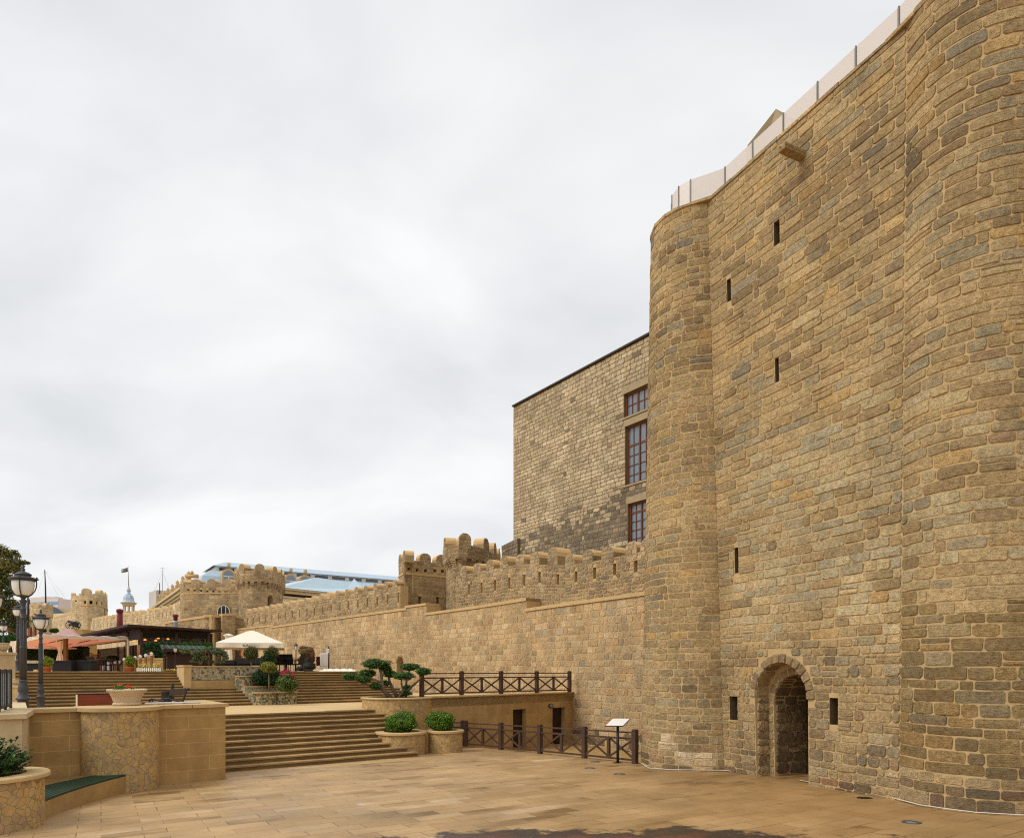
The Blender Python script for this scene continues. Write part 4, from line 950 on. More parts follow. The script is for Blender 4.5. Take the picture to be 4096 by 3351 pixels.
# leafy shrub in the corner planter
def leafy(label, c, h, r, n):
    t = thing('leafy_shrub', label, 'shrub', c); lv = MB(); stx = MB(); rg = random.Random(5)
    for i in range(n):
        a = rg.uniform(0, 6.28); rr = r*rg.random()**.5; tip = Vector((c[0]+math.cos(a)*rr, c[1]+math.sin(a)*rr, c[2]+h*rg.uniform(.25, 1)*(1-.45*(rr/r)**2))); b = Vector((c[0]+math.cos(a)*rr*.3, c[1]+math.sin(a)*rr*.3, c[2])); stx.tube([b, b.lerp(tip, .6)+Vector((0, 0, .03)), tip], [.007, .005, .003], 5, col=S(70, 80, 40))
        for k in range(16):
            f = rg.uniform(.35, 1.02); p = b.lerp(tip, f); d = Vector((rg.gauss(0, 1), rg.gauss(0, 1), rg.uniform(.1, 1.2))).normalized(); s = rg.uniform(.055, .09); sd = d.cross(Vector((0, 0, 1))); sd = sd.normalized()*s*.36 if sd.length > .01 else Vector((s*.36, 0, 0)); q = rg.choice([S(42, 74, 28), S(54, 92, 36), S(36, 66, 28), S(84, 126, 58)]); up = Vector((0, 0, s*.12))
            lv.add([p, p+d*s*.5+sd+up, p+d*s*1.15-up, p+d*s*.5-sd+up], [(0, 1, 2, 3)], 0, q)
    lv.build('foliage', [m_leaf], t); stx.build('stem', [m_bark], t)
leafy('bushy green shrub with oval leaves in the corner planter', (-9.38, 12.2, 1.06), .78, .72, 170)
# cloud pruned pine
pn = thing('pine_tree', 'large cloud pruned pine with flat foliage pads on the landing planter', 'tree', (-4.62, 27.5, 1.9)); rg = random.Random(9)
def R6(x, y, d=27.5): return D(1300+x/3.03, 2600+y/3.03, d)
trunk = MB()
for pts, d0, d1, w in (([(795, 580), (705, 480), (690, 380), (680, 280), (650, 190)], 27.3, 27.4, .1), ([(690, 465), (560, 435), (440, 390), (330, 345)], 27.3, 26.9, .065), ([(688, 385), (570, 340), (530, 300)], 27.3, 27.7, .04), ([(885, 580), (820, 470), (780, 370), (770, 310)], 27.6, 27.8, .085), ([(895, 580), (945, 500), (930, 420), (925, 350)], 27.2, 27.0, .06), ([(975, 580), (985, 500), (995, 460)], 27.6, 27.7, .06), ([(920, 570), (1060, 430), (1120, 380), (1190, 300)], 27.4, 27.2, .055), ([(975, 500), (990, 350), (1030, 230)], 27.6, 27.9, .06), ([(700, 480), (640, 450), (615, 430)], 27.3, 27.2, .03), ([(760, 430), (745, 400)], 27.6, 27.5, .03)):
    k = len(pts); trunk.tube([R6(x, y, d0+(d1-d0)*i/(k-1)) for i, (x, y) in enumerate(pts)], [w*(1-.55*i/(k-1)) for i in range(k)], 8, col=S(120, 106, 88))
trunk.build('trunk', [m_bark], pn)
for x, y, rx, ry, d in ((620, 165, 180, 62, 27.4), (740, 225, 70, 38, 27.6), (303, 318, 96, 42, 26.9), (515, 278, 112, 48, 27.7), (468, 352, 86, 40, 27.0), (790, 288, 92, 40, 27.8), (955, 310, 138, 48, 27.0), (1035, 202, 124, 42, 27.9), (1192, 258, 98, 46, 27.2), (612, 432, 72, 38, 27.2), (740, 395, 42, 30, 27.5), (995, 450, 56, 30, 27.7), (975, 516, 72, 30, 27.3)):
    c = R6(x, y, d); ax = rx/3.03/F*d; az = ry/3.03/F*d; mb = MB(); core(mb, c, (ax*.85, ax*.75, az*.75), rg, S(14, 24, 8)); leaves(mb, c, (ax, ax*.85, az), int(2200*ax+250), .05, rg, GR_PINE, .55, aspect=.26); leaves(mb, c+Vector((rg.uniform(-.4, .4)*ax, 0, az*.35)), (ax*.5, ax*.5, az*.7), int(700*ax), .05, rg, GR_PINE, .4, aspect=.26); mb.build('foliage_pad', [m_leaf], pn)
# ================================================================== DECK WALL WITH DOORS
dw0, dw1 = Vector((-3.35, 27.25)), Vector((3.25, 34.15)); dk = Rib([dw0, dw1], -1.1, 1.885)
dwo = thing('deck_wall', 'tan panelled wall with two dark doors below the upper railing', 'wall', (0, 31, -1)); mb = MB()
hol = []
for xa, xb, ya in ((2052, 2105, 2837), (2210, 2261, 2830)):
    ua, v = dk.find(xa, ya); hol.append((ua, dk.find(xb), .5, v))
mortar(mb, dk.at, [0, dk.L], 0, dk.Hn, [(a, b, c, d, d) for a, b, c, d in hol], 0)
for a, b, c, d in hol: reveal(mb, dk.at, a, b, c, d, .3, 0, 1, back=False)
p, n = dk.at(0, 0); e = dk.at(dk.L, 0)[0]; q = [e, e-n*1.2]; mb.add(q+[w+Vector((0, 0, dk.Hn)) for w in q], [(0, 1, 3, 2)], 0)
mb.build('wall_section', [m_ash2, m_dark], dwo); tt = Vector((-n[1], n[0], 0))
for a, b, c, d in hol:
    mb = MB(); k = 5; w = (b-a)/k
    for i in range(k): o = dk.at(a+i*w+.004, c)[0]-n*.29; mb.obox(o, tt*(w-.008), n*.04, Vector((0, 0, d-c-.02)))
    dd_ = mb.build('door', [m_woodd], dwo); mb = MB()
    for f in (.2, .85): o = dk.at(a+.02, c+(d-c)*f)[0]-n*.25; mb.obox(o, tt*(b-a-.1), n*.015, Vector((0, 0, .05)))
    mb.build('hinge', [m_black], dd_)
mb = MB(); mb.obox(Vector((*dw0, 1.887))+n*.07-tt*.05, tt*(dk.L+.12), -n*.6, Vector((0, 0, .06))); mb.build('coping', [m_cop], dwo, bevel=.01)
u, v = dk.find(2202, 2822); o, _ = dk.at(u, v); mb = MB(); mb.lathe([(.001, .11), (.1, .09), (.14, .04), (.15, 0)], (0, 0, 0), 16, sy=.65)
mt = Matrix((tt, Vector((0, 0, 1)), n)).transposed(); mb.v = [tuple(o+mt @ Vector(q)) for q in mb.v]; wl = thing('wall_lamp', 'small oval bulkhead lamp on the wall left of the second door', 'lamp', o); mb.build('lens', [m_lens], wl)
mb = MB(); mb.lathe([(.17, 0), (.17, .05), (.145, .055)], (0, 0, 0), 16, sy=.65); mb.v = [tuple(o+mt @ Vector(q)) for q in mb.v]; mb.build('rim', [m_black], wl)
mb = MB(); mb.prism([tuple(dw0), tuple(dw1), (dw1[0]-1.0, dw1[1]+1.6), (-5, 31), (-4.6, 28.5)], 1.5, 1.87); tag(mb.build('deck', [m_plat]), 'narrow raised walkway behind the upper railing', 'pavement', kind='structure')
# ------------------------------------------------------------------ timber fences
def fence(label, posts, h, ps=.15, ang=0, base=None):
    t = thing('timber_fence', label, 'fence', posts[0], 'dark timber fences with crossed braces')
    for q in posts:
        mb = MB(); mb.box(q[0], q[1], q[2], ps, ps, h-.06, ang); mb.box(q[0], q[1], q[2]+h-.06, ps+.025, ps+.025, .022, ang); mb.box(q[0], q[1], q[2]+h-.038, ps-.02, ps-.02, .038, ang); mb.build('post', [m_wood], t, bevel=.008)
    for a, b in zip(posts, posts[1:]):
        d = (b-a); L = d.length; d = d.normalized(); up = Vector((0, 0, 1)); a1, b1 = a+d*ps/2, b-d*ps/2; mid = (a+b)/2
        for z, w, hh in ((.9, .07, .045), (.72, .07, .055), (.1, .07, .055)):
            mb = MB(); mb.bar(a1+up*h*z, b1+up*h*z, w, hh); mb.build('rail', [m_wood], t)
        mb = MB(); mb.box(mid[0], mid[1], mid[2]+h*.1+.028, .1, .07, h*.62-.056, math.atan2(d[1], d[0])); mb.build('baluster', [m_wood], t)
        sd = Vector((-d[1], d[0], 0))
        for p, q in ((a1, mid-d*.05), (mid+d*.05, b1)):
            for k, (z0, z1) in enumerate(((.14, .69), (.69, .14))):
                mb = MB(); o = sd*(.019 if k else -.019); mb.bar(p+up*h*z0+o, q+up*h*z1+o, .035, .055); mb.build('brace', [m_wood], t)
    return t
lp = [G(2004, 2997), G(2160, 3013), G(2338, 3031), G(2540, 3053)]; d0 = lp[0]-lp[1]; l0 = lp[0]+Vector((-1.45, 1.75, -.06))
fence('lower dark timber fence with crossed braces between the planters and the tower', [l0]+lp, 1.035, ang=R(-50)+A_ST*0)
fence('short return of the lower timber fence behind the small planter', [l0+Vector((-.12, .1, 0)), l0+Vector((-.75, .35, 0)), ], 1.035, ang=R(-50))
up = [D(x, y, d) for x, y, d in ((1687, 2782, 27.4), (1846, 2779.5, 29.15), (2004, 2775, 30.6), (2147, 2771, 32.05), (2278, 2767, 33.5))]
for q in up: q[2] = 1.947
fence('upper dark timber railing with crossed braces on the panelled deck wall', up, 1.03, ang=R(46))
# information sign on a black post
b = G(2471, 3050); sg = thing('information_sign', 'slanted white information panel on a black post by the lower fence', 'sign', b); mb = MB()
mb.box(b[0], b[1], b[2], .24, .2, .015, .1); mb.tube([b+Vector((0, 0, .012)), b+Vector((0, 0, 1.2))], .042, 12); mb.build('post', [m_black], sg)
zt = ZZ(2887, b[1]); c = Vector((b[0], b[1], zt)); ax = Vector((.27, -.03, 0)); ay = Vector((.14, .16, .1)); nn = ax.cross(ay).normalized(); mb = MB()
mb.obox(c-ax-ay-nn*.025, ax*2, ay*2, nn*.022); mb.build('panel_frame', [m_black], sg); mb = MB(); mb.obox(c-ax*.95-ay*.93-nn*.002, ax*1.9, ay*1.86, nn*.004); mb.build('panel', [m_white], sg)
# in-ground lights and a drain
for k, (x, y, lab) in enumerate(((2381, 3046, 'in-ground light nearest the lower fence'), (2360, 3071, 'in-ground light left of the sign post, second from the fence'), (2478, 3095, 'in-ground light in the paving before the round tower rib'), (3647, 3288, 'in-ground light in the paving at the lower right'))):
    c = G(x, y); t = thing('ground_light', lab, 'light', c, 'in-ground lights'); mb = MB(); mb.lathe([(.15, -.03), (.15, .008), (.1, .01), (.095, .004)], c, 24); mb.build('rim', [m_iron], t); mb = MB(); mb.lathe([(.096, -.02), (.096, .006), (.001, .007)], c, 20); mb.build('lens', [m_lens], t)
c = G(3459, 3190); mb = MB(); mb.lathe([(.16, -.02), (.16, .006), (.001, .006)], c, 20, sy=.7); tag(mb.build('drain_cover', [m_dark]), 'dark flat drain cover in the paving below the right slit', 'drain')
# ================================================================== THINGS ON THE LANDING
c = D(508, 2823, 17.5); c[2] = ZC+.097; t = thing('flower_bowl', 'flared woven pattern stone bowl with red geraniums on the mosaic pillar', 'planter', c)
pf = [(.30, 0), (.325, .015), (.33, .04), (.305, .06), (.3, .075), (.315, .15), (.35, .25), (.395, .315), (.415, .325), (.41, .34), (.43, .35), (.45, .37), (.45, .395), (.42, .41), (.37, .4), (.36, .33)]
mb = MB(); mb.lathe(pf, c, 40); 
for zc_, rr, tr_, kk in ((.385, .44, .028, 46), (.03, .318, .02, 34)):
    for i in range(kk):
        a = 2*math.pi*i/kk; a2 = a+2*math.pi/kk*.9; mb.tube([c+Vector((math.cos(a)*rr, math.sin(a)*rr, zc_-tr_*.7)), c+Vector((math.cos(a2)*rr, math.sin(a2)*rr, zc_+tr_*.7))], tr_*.75, 6)
for i in range(26):  # basket strands in relief
    for sgn in (1, -1):
        pts = []
        for j in range(5):
            f = j/4; z = .085+.22*f; r = .303+.0*f+(.085*f**1.6); a = 2*math.pi*i/26+sgn*f*.42; pts.append(c+Vector((math.cos(a)*r, math.sin(a)*r, z)))
        mb.tube(pts, .0085, 4)
mb.build('bowl', [m_bowl], t); mb = MB(); mb.lathe([(.001, .35), (.372, .35)], c, 20); mb.build('soil', [m_soil], t)
mb = MB(); leaves(mb, c+Vector((-.2, 0, .44)), (.14, .14, .09), 260, .03, rng, [S(72, 104, 30), S(110, 134, 48), S(54, 86, 28)], .3); leaves(mb, c+Vector((.12, .02, .43)), (.09, .1, .07), 40, .02, rng, [S(110, 134, 48)], .3)
mb.tube([c+Vector((.13, 0, .38)), c+Vector((.1, 0, .46)), c+Vector((.06, 0, .5))], .004, 4, col=S(90, 110, 40)); mb.tube([c+Vector((.13, 0, .38)), c+Vector((.17, 0, .46)), c+Vector((.2, 0, .51))], .004, 4, col=S(90, 110, 40)); mb.build('foliage', [m_leaf], t)
mb = MB()
for dx, dz, cl in ((-.31, .46, (226, 90, 130)), (-.33, .49, (214, 40, 60)), (-.18, .53, (214, 40, 60)), (-.14, .51, (226, 70, 60)), (.06, .5, (214, 34, 24)), (.04, .48, (214, 34, 24)), (.09, .47, (200, 30, 24))): leaves(mb, c+Vector((dx, -.03, dz)), (.035, .035, .028), 26, .014, rng, [S(*cl)], .2)
mb.build('flower', [m_flower], t)
# red brown timber chest
a = D(311, 2815, 21.6); b = D(462, 2810, 22.2); a[2] = b[2] = 1.502; w = b-a; n2 = Vector((-w[1], w[0], 0)).normalized(); hz = ZZ(2774, 21.6)-1.5
t = thing('wooden_chest', 'red brown varnished wooden chest behind the parapet', 'chest', a); mb = MB(); mb.obox(a+n2*.02+Vector((0, 0, .0)), w, n2*.5, Vector((0, 0, hz-.03))); mb.build('box', [m_woodr], t, bevel=.008); mb = MB(); mb.obox(a-w.normalized()*.03+Vector((0, 0, hz-.029)), w*1.04, n2*.56, Vector((0, 0, .03))); mb.build('lid', [m_woodd], t, bevel=.006)
mb = MB(); mb.obox(a-w.normalized()*.028, w.normalized()*.028, n2*.5, Vector((0, 0, hz-.03))); mb.build('end_panel', [m_cream], t)
# litter bin on a bollard post
c = D(671, 2790, 22.6); c[2] = 1.502; t = thing('litter_bin', 'black cylindrical litter bin hung on a bollard behind the bench', 'bin', c); mb = MB(); mb.lathe([(.19, .1), (.2, .12), (.2, .42), (.205, .43), (.2, .44), (.2, .76), (.215, .78), (.21, .8), (.19, .8), (.18, .5)], c, 20); mb.build('drum', [m_black], t)
mb = MB(); q = c+Vector((.03, .25, 0)); mb.lathe([(.07, 0), (.07, .1), (.045, .14), (.045, .9), (.06, .92), (.06, .95), (.045, .97), (.05, 1.02), (.035, 1.06), (.001, 1.08)], q, 12); mb.build('post', [m_black], t)
# scrolled iron bench seen from its end
bn = thing('park_bench', 'cast iron park bench with scrolled arms and brown slats behind the parapet', 'bench', D(700, 2815, 20))
def bpt(x, y, d): return D(400+x/5.58, 2700+y/5.58, d)
def scroll(cx, cy, r, d, turns=1.6, a0=90):
    pts = []
    for i in range(22):
        f = i/21; a = R(a0+f*turns*360); rr = r*(1-.78*f); pts.append(bpt(cx+math.cos(a)*rr, cy-math.sin(a)*rr, d))
    return pts
for off, d in ((0, 19.6), (-338, 20.5)):
    mb = MB(); o = off; ky = 0 if off == 0 else 8
    arm = [bpt(x+o, y+ky, d) for x, y in ((1835, 555), (1790, 568), (1720, 572), (1640, 555), (1560, 528), (1490, 517))]
    mb.tube(arm+scroll(1478+o, 570+ky, 53, d), [.022]*len(arm)+[.02-.0004*i for i in range(22)], 8)
    mb.tube([bpt(x+o, y+ky, d) for x, y in ((1815, 650), (1835, 600), (1870, 520), (1895, 450), (1915, 390), (1940, 320), (1960, 290))], [.035, .03, .03, .028, .026, .025, .02], 8)
    mb.tube(scroll(1975+o, 310+ky, 34, d, 1.3, 150), .02, 6)
    zz = bpt(1815+o, 650, d); mb.tube([zz, Vector((zz[0], zz[1], 1.5))], .035, 8); z2 = bpt(1500+o, 600, d); mb.tube([z2, Vector((z2[0]-.02, z2[1], 1.5))], .03, 8)
    mb.build('end_frame', [m_black], bn)
for y, hh in ((370, .19),):
    a = bpt(1915, y-10, 19.63)-Vector((.03, 0, 0)); b = bpt(1915-338, y+12, 20.47)-Vector((.03, 0, 0)); mb = MB(); w = b-a; mb.obox(a-w*.02-Vector((0, 0, hh/2)), w*1.04, Vector((.028, .01, 0)), Vector((0, 0, hh))); mb.build('back_slat', [m_woodd], bn)
for k in range(4):
    a = Vector((bpt(1560+k*75, 600, 19.6)[0], 19.62, 1.5+.44)); b = Vector((bpt(1222+k*75, 600, 20.5)[0], 20.48, 1.5+.44)); mb = MB(); mb.bar(a, b, .09, .03); mb.build('seat_slat', [m_woodd], bn)
mb = MB(); a = [D(400+x/5.58, 2700+y/5.58, 19.0) for x, y in ((1010, 680), (1390, 668), (1500, 640), (1060, 640))]
for q in a: q[2] = ZC+.093
mb.prism([tuple(q[:2]) for q in [Vector((-9.7, 18.0, 0)), Vector((-8.55, 18.75, 0)), Vector((-8.9, 19.3, 0)), Vector((-9.95, 18.55, 0))]], ZC+.097, ZC+.115); tag(mb.build('plastic_sheet', [M('grubby plastic', S(190, 176, 160), .6)]), 'pale folded plastic sheet lying on the coping under the bench', 'sheet')
# ------------------------------------------------------------------ lamp posts
lm = thing('lamp_post', 'nearest grey lamp post with a big frosted bell lantern behind the parapet', 'lamp post', (0, 0, 0), 'grey lantern posts')
mb = MB(); mb.lathe([(.17, 0), (.17, .06), (.145, .08), (.14, .62), (.15, .64), (.185, .66), (.19, .69), (.15, .72), (.12, .75), (.12, .8), (.1, .83), (.13, .9), (.135, .96), (.12, 1.05), (.09, 1.14), (.095, 1.17), (.11, 1.18), (.11, 1.21), (.09, 1.23)], n=18); mb.build('base', [m_iron], lm)
mb = MB(); mb.lathe([(.085, 1.2), (.085, 2.1), (.1, 2.12), (.1, 2.16), (.075, 2.19), (.07, 2.95), (.085, 2.97), (.085, 3.0), (.065, 3.02), (.065, 3.2), (.08, 3.22), (.08, 3.25), (.062, 3.27), (.062, 3.38), (.09, 3.45), (.11, 3.48), (.07, 3.5), (.05, 3.53), (.09, 3.58), (.15, 3.6), (.15, 3.63)], n=16)
for i in range(8): a = 2*math.pi*i/8; mb.tube([(math.cos(a)*.082, math.sin(a)*.082, 1.24), (math.cos(a)*.072, math.sin(a)*.072, 2.94)], .012, 5)
mb.build('pole', [m_iron], lm)
mb = MB(); mb.lathe([(.15, 3.63), (.2, 3.68), (.25, 3.78), (.275, 3.9), (.28, 4.03), (.27, 4.04)], n=24); mb.build('glass_shade', [m_glassw], lm)
mb = MB(); mb.lathe([(.27, 4.02), (.3, 4.05), (.31, 4.08), (.37, 4.09), (.375, 4.11), (.25, 4.15), (.19, 4.17), (.19, 4.2), (.21, 4.21), (.2, 4.24), (.14, 4.28), (.06, 4.31), (.035, 4.33), (.05, 4.36), (.05, 4.39), (.02, 4.4), (.04, 4.43), (.035, 4.46), (.001, 4.49)], n=24); mb.build('cap', [m_iron], lm)
for i in range(4):
    a = R(20+90*i); mb = MB(); q = lambda r, z: (math.cos(a)*r, math.sin(a)*r, z)
    mb.tube([q(.31, 4.12), q(.325, 4.0), q(.32, 3.88), q(.28, 3.76), q(.2, 3.65), q(.13, 3.6)], .017, 6); mb.lathe([(.001, .03), (.03, .0), (.001, -.03)], q(.33, 4.14), 8); mb.build('bracket', [m_iron], lm)
lm.location = (X(93, 19.5), 19.5, 1.5)
for px, d, z, sc, lab in ((163, 24.4, 1.5, .82, 'second grey lamp post, right of the nearest one behind the parapet'), (72, 44, 2.955, .98, 'grey lamp post on the terrace half hidden behind the nearest lamp'), (14, 61, 2.955, 1.0, 'small distant lamp post at the left edge beside the hedge'), (-31, 24.0, 1.5, 1.0, 'lamp post mostly cut off by the left edge, only its brim showing')):
    dup(lm, (X(px, d), d, z), R(8*px), lab, sc)
# gate piers with urns
def pier(label, c, w, h, urn, z0=1.5):
    t = thing('gate_pier', label, 'pier', (c[0], c[1], z0), 'stone piers with urns'); a = A_ST; mb = MB(); mb.box(c[0], c[1], z0, w*1.08, w*1.08, .14, a); mb.box(c[0], c[1], z0+.141, w, w, h-.23, a); mb.box(c[0], c[1], z0+h-.088, w*1.12, w*1.12, .088, a); mb.build('pier_body', [m_pale], t, bevel=.01)
    k = urn; mb = MB(); mb.lathe([(.3*k, 0), (.3*k, .08*k), (.22*k, .12*k), (.34*k, .22*k), (.46*k, .38*k), (.5*k, .52*k), (.44*k, .6*k), (.5*k, .63*k), (.52*k, .68*k), (.4*k, .7*k)], (c[0], c[1], z0+h), 20)
    for i in range(16): an = 2*math.pi*i/16; mb.tube([(c[0]+math.cos(an)*r_*k, c[1]+math.sin(an)*r_*k, z0+h+z_*k) for r_, z_ in ((.26, .14), (.4, .28), (.49, .42), (.5, .54))], .045*k, 5)
    mb.build('urn', [m_bowl], t)
pier('large stone pier with fluted urn at the left edge', (X(6, 25), 25), .82, 2.15, .5)
pier('lower stone pier with small urn behind the iron railing', (X(60, 23.2), 23.2), .46, .98, .3)
# ================================================================== STEPPED MOSAIC PLANTERS IN THE UPPER FLIGHT
TZ = 2.957
def uz(t): return 1.5+RU*max(0, min(NU, math.floor((t-TU)/.35)+1))
mp = thing('terrace_planter', 'long grey mosaic wall planter with olive trees between the upper steps', 'planter', P(2.5, 11.4, 2))
s0, s1, t0 = .92, 4.45, 11.2; zt = 3.2
mb = MB(); mb.prism(st_poly([(s0+.28, t0), (s1-.2, t0), (s1-.2, t0+1.6), (s0+.28, t0+1.6)]), 1.6, 2.56); mb.build('stone_base', [m_ash2], mp)
mb = MB(); cv = [(s0+.27+(s1-s0-.47)*i/10, t0+.06-.0+.28*math.sin(math.pi*i/10)*.5) for i in range(11)]
mb.prism(st_poly(cv+[(s1-.2, t0+1.6), (s0+.27, t0+1.6)]), 2.57, zt-.05); mb.build('mosaic_wall', [m_crazy_w], mp)
mb = MB(); mb.prism(st_poly([(a, b-.03) for a, b in cv]+[(a, b+.03) for a, b in cv[::-1]]), 2.54, 2.575); mb.build('green_ledge', [m_green], mp)
for a in (s0, s1-.2): mb = MB(); mb.prism(st_poly([(a, t0-.02), (a+.3, t0-.02), (a+.3, t0+1.6), (a, t0+1.6)]), 1.6, zt-.04); mb.build('pier', [m_cop], mp); mb = MB(); mb.prism(st_poly([(a-.03, t0-.06), (a+.33, t0-.06), (a+.33, t0+1.6), (a-.03, t0+1.6)]), zt-.038, zt+.03); mb.build('pier_cap', [m_cop], mp)
mb = MB(); mb.prism(st_poly([(a, b-.04) for a, b in cv]+[(a, b+.16) for a, b in cv[::-1]]), zt-.048, zt); mb.build('coping', [m_cop], mp)
mb = MB(); mb.prism(st_poly([(s0+.31, t0+.3), (s1-.21, t0+.3), (s1-.21, t0+1.58), (s0+.31, t0+1.58)]), zt-.3, zt-.06); mb.build('soil', [m_soil], mp)
def tub(label, sa, sb, t, zt, zb, mat, bul=.18, back=.9):
    tb = thing('mosaic_tub', label, 'planter', P((sa+sb)/2, t, zb), 'mosaic tubs on the steps'); n = 10
    cv = [(sa+(sb-sa)*i/n, t-bul*math.sin(math.pi*i/n)) for i in range(n+1)]
    mb = MB(); mb.prism(st_poly(cv+[(sb, t+back), (sa, t+back)]), zb, zt-.05); mb.build('tub_wall', [mat], tb)
    cv2 = [(sa-.03+(sb-sa+.06)*i/n, t-.05-bul*math.sin(math.pi*i/n)) for i in range(n+1)]; cvi = [(sa+.08+(sb-sa-.16)*i/n, t+.09-bul*math.sin(math.pi*i/n)) for i in range(n+1)]
    mb = MB(); mb.prism(st_poly(cv2+[(sb+.03, t+.1)]+cvi[::-1]+[(sa-.03, t+.1)]), zt-.049, zt); mb.build('rim', [m_cop], tb)
    mb = MB(); mb.prism(st_poly(cvi+[(sb-.08, t+back-.02), (sa+.08, t+back-.02)]), zt-.12, zt-.04); mb.build('soil', [m_soil], tb); return tb
def s_of(px, t):
    k = (px-CX)/F; a = S0[0]+t*nS[0]-k*(S0[1]+t*nS[1]); b = k*dS[1]-dS[0]; return a/b
tub('highest green mosaic tub beside the grey mosaic wall', s_of(947, 10.85), s_of(1030, 10.85), 10.95, 2.76, 1.7, m_crazy_g)
tub('brown mosaic tub under the dark conical bush', s_of(981, 10.2), s_of(1112, 10.2), 10.25, 2.3, 1.55, m_crazy_w, .1)
tub('lowest green mosaic tub with the golden standard tree', s_of(1014, 9.05), s_of(1108, 9.05), 9.1, 2.06, 1.45, m_crazy_g)
tub('lowest green mosaic tub with the red flowering shrub', s_of(1110, 9.1), s_of(1189, 9.1), 9.15, 2.07, 1.45, m_crazy_g)
rng = random.Random(123)
def pxs(px, py, d, rx, ry): return D(px, py, d), (rx/F*d, rx/F*d*.9, ry/F*d)
def sh(name, label, cat, px, py, d, rx, ry, n, size, cols, fill=.55, stem=None, group=None, **kw):
    c, r = pxs(px, py, d, rx, ry); return shrub(name, label, cat, c, r, n, size, cols, DKL, fill, group, stem, **kw)
sh('conical_bush', 'dark conical evergreen bush behind the golden standard tree', 'bush', 1066, 2708, 30.9, 52, 42, 5000, .05, GR_DK, .6)
c, r = pxs(1072, 2655, 30.9, 30, 48); cb = [o for o in bpy.data.objects if o.name.startswith('conical_bush')][0]; mb = MB(); core(mb, c, [q*.7 for q in r], rng, DKL); leaves(mb, c, r, 1600, .05, rng, GR_DK, .5); mb.build('foliage', [m_leaf], cb)
sh('standard_tree', 'golden ball topped standard tree in the lowest mosaic tub', 'tree', 1074, 2668, 29.7, 30, 23, 2600, .03, GR_GOLD, .7, 2.0, 'ball topped standard trees')
sh('standard_tree', 'green ball topped standard tree beside the grey mosaic wall', 'tree', 1004, 2613, 31.6, 29, 27, 2200, .035, GR_TREE, .6, 2.72, 'ball topped standard trees')
sh('standard_tree', 'green ball topped standard tree behind the dark conical bush', 'tree', 1086, 2612, 33.8, 29, 27, 2200, .035, GR_TREE, .6, 2.95, 'ball topped standard trees')
sh('flowering_shrub', 'bushy shrub with upright magenta flower spikes in a mosaic tub', 'shrub', 1151, 2732, 29.4, 42, 36, 3600, .04, [S(56, 74, 28), S(72, 90, 36), S(44, 60, 22), S(96, 106, 60)], .5)
fs_ = [o for o in bpy.data.objects if o.name.startswith('flowering_shrub')][0]; mb = MB()
for i in range(46):
    px = rng.uniform(1118, 1192); py = 2698-20*math.exp(-((px-1150)/22)**2)+max(0, px-1165)*1.1+rng.uniform(-6, 8); c = D(px, py, 29.4+rng.uniform(-.25, .25)); h = rng.uniform(.16, .3)
    leaves(mb, c, (.018, .018, h*.6), 30, .014, rng, [S(150, 24, 70), S(124, 20, 58), S(176, 40, 90)], .1)
mb.build('flower_spikes', [m_flower], fs_)
# cloud pruned olives
for lab, pads, trs in (('left cloud pruned olive tree in the grey mosaic planter', ((742, 2603, 22, 10), (787, 2610, 24, 11), (790, 2632, 20, 8), (775, 2644, 14, 6), (822, 2632, 15, 7)), (((802, 2656), (785, 2630), (778, 2615)), ((800, 2656), (796, 2630), (790, 2612)), ((802, 2656), (818, 2634)))),
    ('right cloud pruned olive tree in the grey mosaic planter', ((838, 2597, 30, 13), (868, 2605, 26, 13), (890, 2610, 16, 9), (900, 2620, 14, 6), (903, 2631, 13, 6), (880, 2648, 20, 7), (842, 2645, 16, 7)), (((836, 2656), (837, 2630), (838, 2600)), ((858, 2656), (865, 2630), (870, 2608)), ((880, 2650), (895, 2638), (902, 2632)), ((856, 2656), (880, 2625), (890, 2612))))):
    t = thing('olive_tree', lab, 'tree', D(pads[0][0]+50, 2657, 32), 'cloud pruned olive trees'); mb = MB()
    for pts in trs: mb.tube([D(x, y, 32.2) for x, y in pts], [.05, .04, .03][:len(pts)], 7, col=S(130, 118, 100))
    mb.build('trunk', [m_bark], t)
    for x, y, rx, ry in pads:
        c, r = pxs(x, y, 32.2+rng.uniform(-.2, .2), rx, ry); mb = MB(); core(mb, c, [q*.8 for q in r], rng, S(30, 38, 22)); leaves(mb, c, r, int(rx*34), .035, rng, GR_OL, .6, aspect=.35); mb.build('foliage_pad', [m_leaf], t)
# ================================================================== TERRACE FURNISHINGS
rng = random.Random(321)
def at(px, d, z=TZ): return Vector((X(px, d), d, z))
# square parasol with valance
um = thing('market_umbrella', 'large square cream parasol with lettered valance open on the terrace', 'umbrella', at(1008, 40)); hw = 1.78; dc = 40.0; c = at(1008, dc); ze = ZZ(2569, 38.1); zv = ZZ(2589, 38.1); za = ZZ(2526, dc)
mb = MB(); n = 8; cs = [(-hw, -hw), (hw, -hw), (hw, hw), (-hw, hw)]; vs = []
for i in range(n+1):
    f = i/n; r = .16+(1-.16)*f; z = za+(ze-za)*(f**.93)
    for j, (x, y) in enumerate(cs): vs.append(c+Vector((x*r/1, y*r, z-TZ)))
    for j, (x, y) in enumerate(cs): pass
fs = [(i*4+j, i*4+(j+1) % 4, (i+1)*4+(j+1) % 4, (i+1)*4+j) for i in range(n) for j in range(4)]
mb.add(vs, fs); mb.add([c+Vector((x*.16, y*.16, za-TZ)) for x, y in cs]+[c+Vector((0, 0, za-TZ+.07))], [(0, 1, 4), (1, 2, 4), (2, 3, 4), (3, 0, 4)]); cn = mb.build('canopy', [m_canvas], um)
mb = MB()
